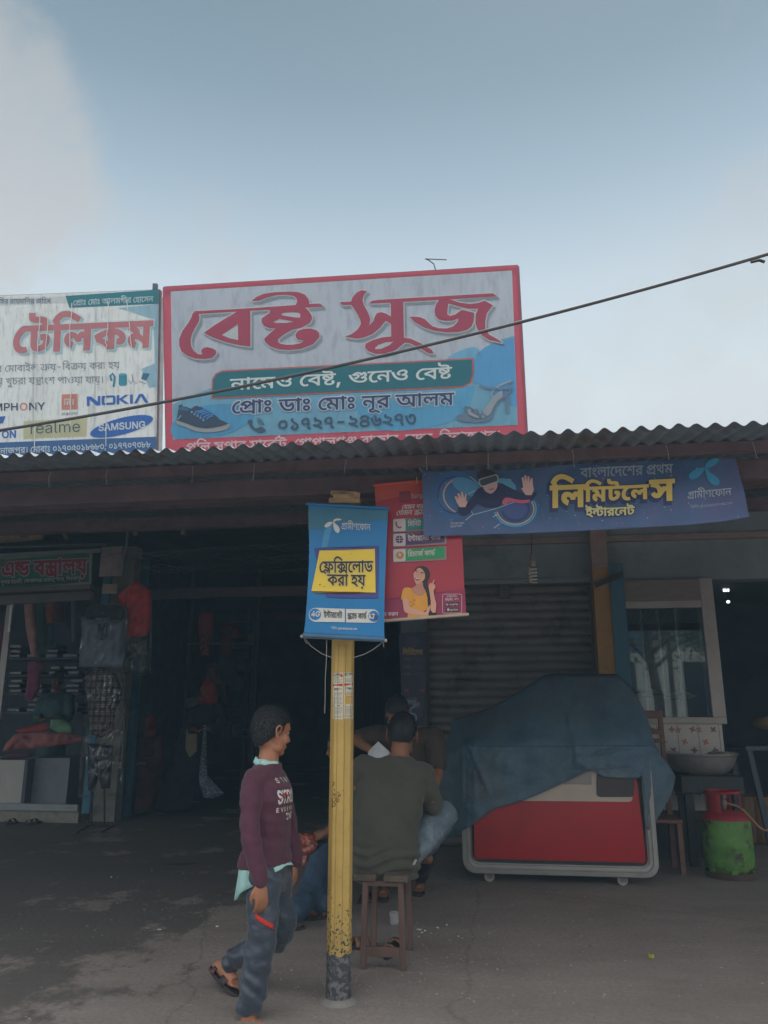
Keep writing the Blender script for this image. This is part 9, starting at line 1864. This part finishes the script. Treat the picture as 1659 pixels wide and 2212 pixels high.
# counter with a heap of cloth
cz = L6(120, 1040, 9.95).z; xa = L6(255, 1200, 9.95).x
ct = thing('stall_counter', 'grey and white boxed counter of the clothes stall', 'counter', (xa - .5, 10.2, zf))
MB().box(-9, xa - .02, 9.92, 10.6, zf, cz).build('white_panel', mat('white_board', (.40, .38, .34), rough=.6, var=.1), ct); MB().box(xa - .02, xa + .03, 9.90, 10.6, zf, cz).build('corner_edge', M_DKP, ct)
MB().box(xa + .03, L6(740, 1200, 10.3).x, 10.05, 10.6, zf, cz + .02).build('grey_panel', mat('grey_board', (.17, .185, .21), rough=.6, var=.15), ct)
def heap(out, Zc, d, dep, m, nm, lab, cat='cloth', grp=None, seed=0, th=.10, parent=None):
    poly = [Zc(*p) for p in out]; vs, fs = fill([poly], 5 if abs(poly[0][0] - poly[len(poly) // 2][0]) < 70 else 7)
    A = np.array(poly); B_ = np.roll(A, -1, 0)
    V = []
    for x, y in vs:
        t = ((x - A[:, 0]) * (B_[:, 0] - A[:, 0]) + (y - A[:, 1]) * (B_[:, 1] - A[:, 1])) / (((B_ - A) ** 2).sum(1) + 1e-9); t = np.clip(t, 0, 1)
        e = np.hypot(x - A[:, 0] - t * (B_[:, 0] - A[:, 0]), y - A[:, 1] - t * (B_[:, 1] - A[:, 1])).min()
        k = min(1, e / 7.0) ** .5
        w = th * k * (.6 + .5 * noise.noise(Vector((x / 7 + seed, y / 22, seed))) + .3 * noise.noise(Vector((x / 3.2, y / 6, seed + 4))))
        V.append((x, y, w))
    n = len(V); mb = MB()
    mb.add([at(x, y, d - w) for x, y, w in V] + [at(x, y, d + dep * .5 * min(1, w / th)) for x, y, w in V], list(fs) + [tuple(i + n for i in f[::-1]) for f in fs])
    o = mb.build(nm, m, parent, sm=180)
    if parent is None: tag(o, lab, cat, grp)
    return o
def cl(n, c, **k): return mat(n, lin(c), rough=k.pop('rough', .85), var=.25, vs=7, **k)
heap([(20, 960), (60, 880), (140, 800), (330, 780), (600, 785), (790, 815), (795, 870), (560, 905), (380, 935), (240, 945)], Z6, 9.95, .5, cl('salmon_cloth', (158, 96, 92)), 'cloth_heap', 'salmon pink cloth heaped along the stall counter', seed=1, th=.16)
heap([(480, 660), (600, 660), (690, 720), (680, 790), (560, 790), (470, 740)], Z6, 10.05, .3, cl('mint_cloth', (112, 150, 116)), 'folded_cloth', 'mint green cloth beside the salmon heap under the shopkeeper hand', seed=2, th=.1)
heap([(140, 760), (300, 715), (440, 690), (480, 740), (400, 790), (200, 800)], Z6, 10.1, .3, cl('rust_cloth', (150, 58, 52)), 'folded_cloth', 'rust red cloth lying behind the salmon heap', seed=3, th=.1)
heap([(0, 1040), (40, 985), (180, 962), (310, 975), (300, 1015), (120, 1040)], Z6, 9.92, .2, cl('plum_roll', (70, 44, 56)), 'cloth_roll', 'dark plum cloth roll hanging over the white counter panel', seed=4, th=.08)
heap([(0, 290), (180, 296), (345, 318), (412, 335), (410, 372), (200, 395), (0, 412), (-80, 400), (-80, 290)], Z5, 9.9, .1, cl('light_patch_beige', (196, 160, 124)), 'light_patch', 'beige sheet standing in for the light patch above the stall hood', 'mat', seed=5, th=.04)  # beige sheet added for the patch of light above the hood
MB().bar(L5(592, 285, 9.6), L5(632, 372, 9.6), .06, .03).build('loose_batten', M_PALEWOOD, stall)
# garments on display
M_POLY = bpy.data.materials.new('clear_polythene'); M_POLY.use_nodes = True
nt = M_POLY.node_tree; nt.nodes.clear(); o_ = N(nt, 'ShaderNodeOutputMaterial'); g0 = N(nt, 'ShaderNodeBsdfGlossy'); g0.inputs['Roughness'].default_value = .12; t0 = N(nt, 'ShaderNodeBsdfTransparent'); m0 = N(nt, 'ShaderNodeMixShader')
f0 = N(nt, 'ShaderNodeFresnel'); f0.inputs['IOR'].default_value = 1.08; b0 = N(nt, 'ShaderNodeBump'); n0 = N(nt, 'ShaderNodeTexNoise'); n0.inputs['Scale'].default_value = 16; n0.inputs['Detail'].default_value = 5; b0.inputs['Strength'].default_value = .8; b0.inputs['Distance'].default_value = .03
for a, b in ((n0.outputs['Fac'], b0.inputs['Height']), (b0.outputs[0], g0.inputs['Normal']), (b0.outputs[0], f0.inputs['Normal']), (f0.outputs[0], m0.inputs[0]), (t0.outputs[0], m0.inputs[1]), (g0.outputs[0], m0.inputs[2]), (m0.outputs[0], o_.inputs['Surface'])): nt.links.new(a, b)
GD = 'clothes hung on the stall front'
def cover(out, Zc, d, par, seed): heap(out, Zc, d, .05, M_POLY, 'plastic_cover', None, seed=seed, th=.07, parent=par)
tee = heap([(860, 1135), (1130, 1135), (1185, 1100), (1200, 1140), (1170, 1200), (1160, 1590), (745, 1580), (770, 1250), (765, 1120), (800, 1090)], Z5, 9.6, .05, cl('grey_jersey', (118, 132, 142)), 'shirt', 'grey tee shirt with a dark yoke and letters in a clear cover', 'clothes', GD, 6, .06)
heap([(815, 1010), (900, 985), (1080, 985), (1170, 1010), (1190, 1100), (1150, 1140), (830, 1130), (800, 1080)], Z5, 9.56, .05, cl('charcoal_jersey', (46, 50, 58)), 'yoke', None, seed=7, th=.05, parent=tee)
TP = Sheet(L5(800, 1000, 9.52), L5(1180, 1000, 9.52), L5(800, 1500, 9.52)); P = Print(TP, lift=.003); dkg = ink((58, 66, 76))
text(P, Z5, 'NEW YORK CITY', 'b', (935, 1134), (1040, 1132), 22, ink((130, 134, 140)), 0)
for q, w_ in (([(905, 1310), (935, 1290), (935, 1190), (920, 1185)], 4), ([(930, 1195), (1010, 1310)], 5), ([(1005, 1320), (1012, 1190), (1035, 1180)], 4), ([(940, 1170), (968, 1240), (968, 1320)], 5), ([(968, 1240), (1000, 1170), (1020, 1165)], 4), ([(945, 1322), (990, 1322)], 2.4)): P.ink([stroke(T(Z5, q), w_)], dkg, 0)
P.build('emblem', tee); cover([(790, 975), (1200, 975), (1215, 1200), (1165, 1600), (735, 1600), (760, 1200)], Z5, 9.5, tee, 8)
red_ = heap([(1230, 800), (1285, 760), (1340, 800), (1430, 860), (1440, 960), (1425, 1200), (1390, 1290), (1190, 1305), (1200, 1050), (1130, 960), (1125, 900)], Z5, 9.75, .06, cl('vermilion_cotton', (206, 54, 44)), 'shirt', 'vermilion red shirt in a clear cover above camouflage trousers', 'clothes', GD, 9, .1)
cover([(1200, 790), (1380, 790), (1450, 900), (1430, 1660), (1160, 1640), (1180, 1000)], Z5, 9.6, red_, 10)
heap([(1185, 1300), (1395, 1285), (1400, 1480), (1370, 1660), (1310, 1660), (1290, 1480), (1230, 1660), (1165, 1650)], Z5, 9.78, .05, mat('camouflage_cotton', lin((92, 94, 70)), var=.5, vs=9, dirt=lin((44, 48, 40)), ds=11, dth=(.48, .55)), 'trousers', 'camouflage trousers hanging below the vermilion shirt', 'clothes', GD, 11, .07)
def plaid():
    m = mat('plaid_flannel', lin((120, 100, 92)), var=.1); n_ = m.node_tree; b = n_.nodes['Principled BSDF']; src = b.inputs['Base Color'].links[0].from_socket; tc = N(n_, 'ShaderNodeTexCoord')
    for ax_, sc in (('X', 4.2), ('Z', 3.6)):
        wv = N(n_, 'ShaderNodeTexWave'); wv.bands_direction = ax_; wv.inputs['Scale'].default_value = sc; n_.links.new(tc.outputs['Object'], wv.inputs['Vector']); rr_ = N(n_, 'ShaderNodeValToRGB'); e = rr_.color_ramp.elements
        e[0].position, e[1].position = .40, .52; e[0].color = (.16, .13, .13, 1); e[1].color = (1, 1, 1, 1); k_ = rr_.color_ramp.elements.new(.97); k_.color = (1.0, 1.0, 1.0, 1); k_ = rr_.color_ramp.elements.new(.985); k_.color = (.3, .25, .25, 1)
        n_.links.new(wv.outputs['Fac'], rr_.inputs['Fac']); mx = N(n_, 'ShaderNodeMixRGB', blend_type='MULTIPLY'); mx.inputs['Fac'].default_value = .85; n_.links.new(src, mx.inputs['Color1']); n_.links.new(rr_.outputs[0], mx.inputs['Color2']); src = mx.outputs[0]
    n_.links.new(src, b.inputs['Base Color']); return m
pl = heap([(905, 180), (960, 160), (1020, 185), (1100, 225), (1160, 380), (1150, 470), (1095, 560), (1090, 760), (960, 830), (860, 800), (835, 620), (830, 480), (805, 380), (810, 250)], Z6, 9.55, .06, plaid(), 'shirt', 'brown and white plaid shirt in a clear cover below the grey tee', 'clothes', GD, 12, .08)
cover([(800, 170), (1150, 190), (1190, 460), (1160, 1380), (740, 1400), (790, 500)], Z6, 9.42, pl, 13)
heap([(832, 885), (1075, 905), (1062, 1060), (1045, 1310), (960, 1318), (935, 1200), (900, 1330), (835, 1335), (835, 1080)], Z6, 9.5, .06, cl('black_satin', (20, 22, 30), rough=.3), 'shorts', 'black shorts with pale piping at the foot of the display stand', 'clothes', GD, 14, .06)
BSH = Sheet(L6(830, 900, 9.42), L6(1075, 900, 9.42), L6(830, 1300, 9.42)); P = Print(BSH, lift=.002)
for q in ([(838, 1095), (935, 1200), (938, 1260)], [(1055, 1045), (960, 1205)], [(938, 1080), (937, 1310)]): P.ink([stroke(T(Z6, q), .8)], ink((140, 142, 140)), 0)
P.build('piping', bpy.data.objects['shorts'])
sd_ = thing('display_stand', 'black wire display stand holding clothes before the concrete column', 'stand', tuple(gp(*Z6(930, 1665))))
for x in (866, 990): MB().tube([L6(x, 880, 9.52), gp(*Z6(x, 1665))], .011, 6).build('rod', M_BLACKCABLE, sd_)
for q in ([(730, 1735), (830, 1668), (1040, 1662)], [(965, 1728), (1080, 1662)]): MB().tube([gp(*Z6(*p), .012) for p in q], .010, 6).build('foot', M_BLACKCABLE, sd_)
# clothes hanging inside, one thing each
ins = [((225, 305, 960, 1480), (186, 140, 128), 'cream pink trousers'), ((345, 425, 960, 1380), (70, 92, 84), 'grey green trousers'), ((395, 500, 1160, 1400), (62, 92, 116), 'faded blue jeans'), ((430, 515, 955, 1165), (150, 84, 62), 'orange brown shirt'), ((515, 600, 960, 1150), (100, 34, 48), 'dark crimson blouse'), ((610, 670, 955, 1200), (38, 70, 80), 'teal tunic'), ((672, 715, 955, 1345), (98, 114, 124), 'pale grey trousers'), ((-10, 40, 1150, 1420), (110, 36, 52), 'crimson wrap')]
for i, ((a, b, c, d_), k, nm) in enumerate(ins):
    sl_ = (b - a) * .25 * (1 if i in (0,) else .2)
    heap([(a, c), (b, c), (b + sl_ * 2, (c + d_) / 2), (b + sl_ * 2.2, d_), (a + sl_ * 3.6, d_ + 10), (a + sl_, (c + d_) / 2)], Z5, 10.5 + .1 * (i % 3), .05, cl('stock_%s' % nm.split()[-2], k), 'garment', nm + ' hanging inside the dim clothes stall', 'clothes', 'clothes inside the stall', 20 + i, .07)
heap([(265, 110), (330, 95), (415, 130), (430, 185), (385, 200), (375, 380), (310, 480), (235, 470), (255, 300)], Z6, 10.4, .05, cl('rose_frock', (128, 58, 86)), 'garment', 'rose pink frock hanging low inside the clothes stall', 'clothes', 'clothes inside the stall', 31, .08)
# folded stock in plastic on dim shelves
rs = random.Random(21)
sh = thing('stock_shelf', 'dim shelf of folded clothes in shiny plastic inside the stall', 'shelf', tuple(L5(420, 1600, 11.4)))
for yy in (1500, 1660, 1830, 2010):
    p, q = L5(40, yy, 11.4), L5(790, yy, 11.4); MB().box(p.x, q.x, 11.35, 11.8, p.z - .03, p.z).build('board', M_DKP, sh)
    x = p.x + .05
    while x < q.x - .2:
        w_ = rs.uniform(.22, .32)
        for k in range(rs.randint(1, 3)):
            e_ = rs.uniform(0, .05); MB().box(x + e_, x + w_ - rs.uniform(0, .05), 11.36 + e_, 11.7, p.z + k * .075, p.z + k * .075 + .065).build('packet', mat('packet_%d' % rs.randint(0, 4), rs.choice([(.02, .025, .045), (.06, .015, .02), (.03, .03, .035), (.015, .035, .045), (.06, .04, .03)]), rough=.3, var=.5, vs=12, bump=.6, bs=30, spec=.8), sh, bevel=.015)
        x += w_ + .05
# hall: hung dresses, sheets and stalls in the passage
for i, (out, c, nm) in enumerate((([(615, 500), (690, 500), (712, 560), (700, 680), (592, 680), (588, 560)], (150, 34, 44), 'crimson dress top with a pale bow'), ([(598, 685), (685, 685), (680, 850), (602, 845)], (140, 44, 34), 'dotted red trousers under the crimson dress top'), ([(760, 620), (830, 590), (920, 625), (930, 700), (870, 720), (840, 880), (770, 850)], (84, 30, 40), 'dark maroon kurta'), ([(762, 860), (900, 860), (905, 1050), (770, 1050)], (30, 62, 74), 'teal cloth below the maroon kurta'), ([(305, 570), (430, 575), (425, 745), (300, 735)], (88, 112, 132), 'pale blue grey cloth'), ([(220, 470), (330, 500), (435, 510), (430, 555), (225, 545)], (132, 72, 84), 'rose pink cloth over a rail'), ([(990, 670), (1035, 665), (1032, 735), (992, 740)], (120, 92, 50), 'mustard packet'))):
    heap(out, Z4, 11.2 + .15 * i, .06, cl('hall_%s' % nm.split()[0], c), 'hanging_cloth', nm + ' hung in the dark passage', 'clothes', 'cloth hung in the dark passage', 40 + i, .07)
P = Print(Sheet(at(*Z4(598, 690), 11.2), at(*Z4(690, 690), 11.2), at(*Z4(598, 850), 11.2)), lift=.002); P.ink([T(Z4, ell(rs.uniform(608, 676), rs.uniform(690, 840), 3.5, 4, 0, 7)) for _ in range(34)], ink((170, 130, 100)), 0); P.build('dots', bpy.data.objects['hanging_cloth.001'])
for xa_, xb_, d in ((438, 470, 12.2), (990, 1010, 13.0), (1020, 1040, 12.4), (180, 215, 12.0)):
    p, q = at(*Z4(xa_, 1500), d), at(*Z4(xb_, 1500), d); MB().box(p.x, q.x, d, d + .08, 0, 3.7).build('passage_post', M_DKP, hall)
p, q = at(*Z4(215, 752), 12.2), at(*Z4(1030, 752), 12.2); MB().tube([p, q], .02, 6).build('hanging_rail', mat('rail_steel', (.2, .23, .26), metal=.5, rough=.4), hall)
# goods stacked along the passage sides
for lab, x0, x1, d in (('dim rack of wrapped goods between the two passage posts', 330, 425, 12.6), ('dim rack of wrapped goods behind the woman in black', 760, 985, 12.7)):
    gk = thing('goods_rack', lab, 'rack', tuple(at(*Z4(x0, 1500), d)))
    for yy in (780, 960, 1130, 1320, 1500):
        p, q = at(*Z4(x0, yy), d), at(*Z4(x1, yy), d); MB().box(p.x, q.x, d, d + .4, p.z - .02, p.z).build('board', M_DKP, gk); x = p.x
        while x < q.x - .08:
            w_ = rs.uniform(.07, .2); MB().box(x, x + w_ * .9, d + rs.uniform(0, .08), d + .35, p.z, p.z + rs.uniform(.08, .26)).build('packet', mat('goods_%d' % rs.randint(0, 3), rs.choice([(.05, .07, .10), (.12, .03, .04), (.10, .10, .10), (.04, .09, .10)]), rough=.3, var=.5, vs=12), gk, bevel=.01); x += w_
# --- figures deep in the passage and the stall
def robed(lab, hx, hy, fx, fy, d, scarf, robe, w=.26, sit=False, face=-90):
    p = at(*Z4(hx, hy), d); f_ = gp(*Z4(fx, fy)) if not sit else Vector((p.x, d, .05)); f_ = Vector((p.x * .5 + f_.x * .5, d, .02)); M_ = axes(face, -15)
    mb = MB(); head(mb, p, M_, 1.0); nk_ = p + Vector((0, .03, -.16)); limb(mb, [nk_, p + Vector((0, .02, -.05))], [.05, .05])
    md = nk_.lerp(f_, .45); X, Y_ = Vector((1, 0, 0)), Vector((0, -1, 0))
    trunk(mb, [(f_ + Vector((0, 0, .05)), X * w * .8, Y_ * .18), (md, X * w * .62, Y_ * .14), (nk_ - Vector((0, 0, .12)), X * w * .72, Y_ * .11), (nk_, X * .08, Y_ * .06)])
    for e in (-1, 1):
        a = nk_ + Vector((e * w * .72, 0, -.08)); b = a + Vector((e * .06, -.06, -.27)); c = b + Vector((-e * .16, -.2, -.02)); limb(mb, [a, b, c], [.05, .04, .028]); hand(mb, c, c - b, Vector((0, 0, -1)), .9, .5, e)
    o = put('person', meld(mb, .012, 2), SKIN2); tag(o, lab, 'person'); eyes(o, p, M_)
    mb = MB(); trunk(mb, [(f_ + Vector((0, 0, .02)), X * w, Y_ * .24), (md, X * w * .78, Y_ * .18), (nk_ - Vector((0, 0, .10)), X * w * .86, Y_ * .14), (nk_ - Vector((0, 0, .01)), X * .10, Y_ * .08)])
    for e in (-1, 1): a = nk_ + Vector((e * w * .72, 0, -.08)); b = a + Vector((e * .06, -.06, -.27)); limb(mb, [a, b, b + Vector((-e * .10, -.13, -.01))], [.08, .07, .065])
    put('robe', crumple(meld(mb, .014, 4), .02, .6), robe, o)
    if scarf is not None:
        mb = MB(); mb.ball(p + Vector((0, .02, .015)), (.112, .115, .135)); mb.ball(p + Vector((0, .02, -.13)), (.15, .12, .10)); me = meld(mb, .012, 4); crumple(me, .012)
        for v in me.vertices:              # opening for the face
            r_ = M_.transposed() @ (v.co - p)
            if abs(r_.x) < .055 and -.09 < r_.z < .075 and r_.y > .03: v.co -= M_ @ Vector((0, .055, 0))
        put('headscarf', me, scarf, o)
    else: hair(o, p, M_, 1.02, 6, 0)
    return o, p
M_BLKC = mat('black_robe', (.012, .013, .017), rough=.8, var=.3)
robed('woman in a black robe and vermilion headscarf standing in the dark passage', 665, 1130, 640, 1960, 11.0, cl('vermilion_scarf', (176, 46, 34)), M_BLKC, .27, face=-130)
robed('woman in an orange red headscarf behind the woman in black', 705, 985, 720, 1850, 12.0, cl('orange_scarf', (140, 56, 40)), mat('dull_brown_robe', (.05, .025, .02), var=.3), .24)
robed('seated figure wrapped in a crimson shawl beside the blue post', 178, 1395, 180, 1800, 10.9, cl('crimson_shawl', (140, 24, 42)), mat('rust_robe', (.09, .025, .02), var=.4), .24, True)
heap([(635, 1410), (658, 1410), (652, 1640), (665, 1810), (800, 1960), (700, 2000), (630, 1990), (590, 1850), (612, 1640)], Z4, 10.72, .05, mat('dotted_scarf', lin((70, 78, 92)), var=.3, dirt=(.30, .32, .36), ds=42, dth=(.52, .56)), 'long_scarf', 'dark scarf with white dots trailing down the black robe', 'scarf', None, 52, .06)
heap([(500, 1430), (510, 1480), (580, 1480), (578, 1620), (520, 1672), (485, 1600), (490, 1500)], Z4, 10.6, .05, cl('jute_tote', (134, 122, 100)), 'tote_bag', 'beige tote bag carried by the woman in black', 'bag', None, 53, .06)
heap([(480, 1200), (560, 1180), (612, 1215), (560, 1265), (490, 1270)], Z4, 10.65, .05, cl('olive_bundle', (78, 78, 60)), 'cloth_bundle', 'olive cloth bundle held by the woman in black', 'bundle', None, 54, .08)
o, p = robed('shopkeeper in a teal shirt sitting behind the stall counter', 0, 0, 0, 0, 10.9, None, mat('teal_shirt', (.03, .075, .085), var=.2), .25) if False else (None, None)
def keeper():
    global Z4
    k_, Z4 = Z4, Z6
    robed('shopkeeper in a teal shirt behind the stall counter', 545, 290, 545, 900, 10.7, None, mat('teal_shirt', (.03, .085, .09), var=.2), .25, True); Z4 = k_
keeper()
tb = thing('low_stool', 'dark wooden stool standing in the passage near the seated figure', 'stool', tuple(gp(*Z4(270, 1880))))
q = gp(*Z4(270, 1880)); MB().box(q.x - .2, q.x + .2, q.y - .15, q.y + .15, .42, .46).build('seat', M_CH, tb)
for e in (-.17, .17):
    for g in (-.12, .12): MB().box(q.x + e - .02, q.x + e + .02, q.y + g - .02, q.y + g + .02, 0, .42).build('leg', M_CH, tb)
for i, (a, b, lab) in enumerate((((60, 1665), (150, 1640), 'dark sandal on the ground nearest the edge of the clothes stall counter'), ((250, 1665), (370, 1640), 'dark striped sandal before the grey panel of the stall'))):
    h, t = gp(*Z6(*a)), gp(*Z6(*b)); h.z = t.z = .045; tag(sandal(None, (h + t) / 2 + Vector((0, 0, .2)), h, t, mat('dusty_sole', (.10, .085, .075), var=.2), mat('dusty_strap', (.05, .035, .035), var=.3)), lab, 'sandal', 'sandals before the stall')
# ---------------------------------------------------------------- thin bluish haze volume added to imitate the backlight veil
hz = MB().box(-330, 330, -330, 330, -1.0, 9.5).build('haze', None)
tag(hz, kind='stuff')
hm = bpy.data.materials.new('veil_haze'); hm.use_nodes = True
nt = hm.node_tree; nt.nodes.clear()
ho = nt.nodes.new('ShaderNodeOutputMaterial'); hv = nt.nodes.new('ShaderNodeVolumePrincipled')
hv.inputs['Color'].default_value = (.46, .76, 1.0, 1); hv.inputs['Density'].default_value = 0.0062; hv.inputs['Anisotropy'].default_value = 0.1
nt.links.new(hv.outputs[0], ho.inputs['Volume']); hz.data.materials.clear(); hz.data.materials.append(hm)
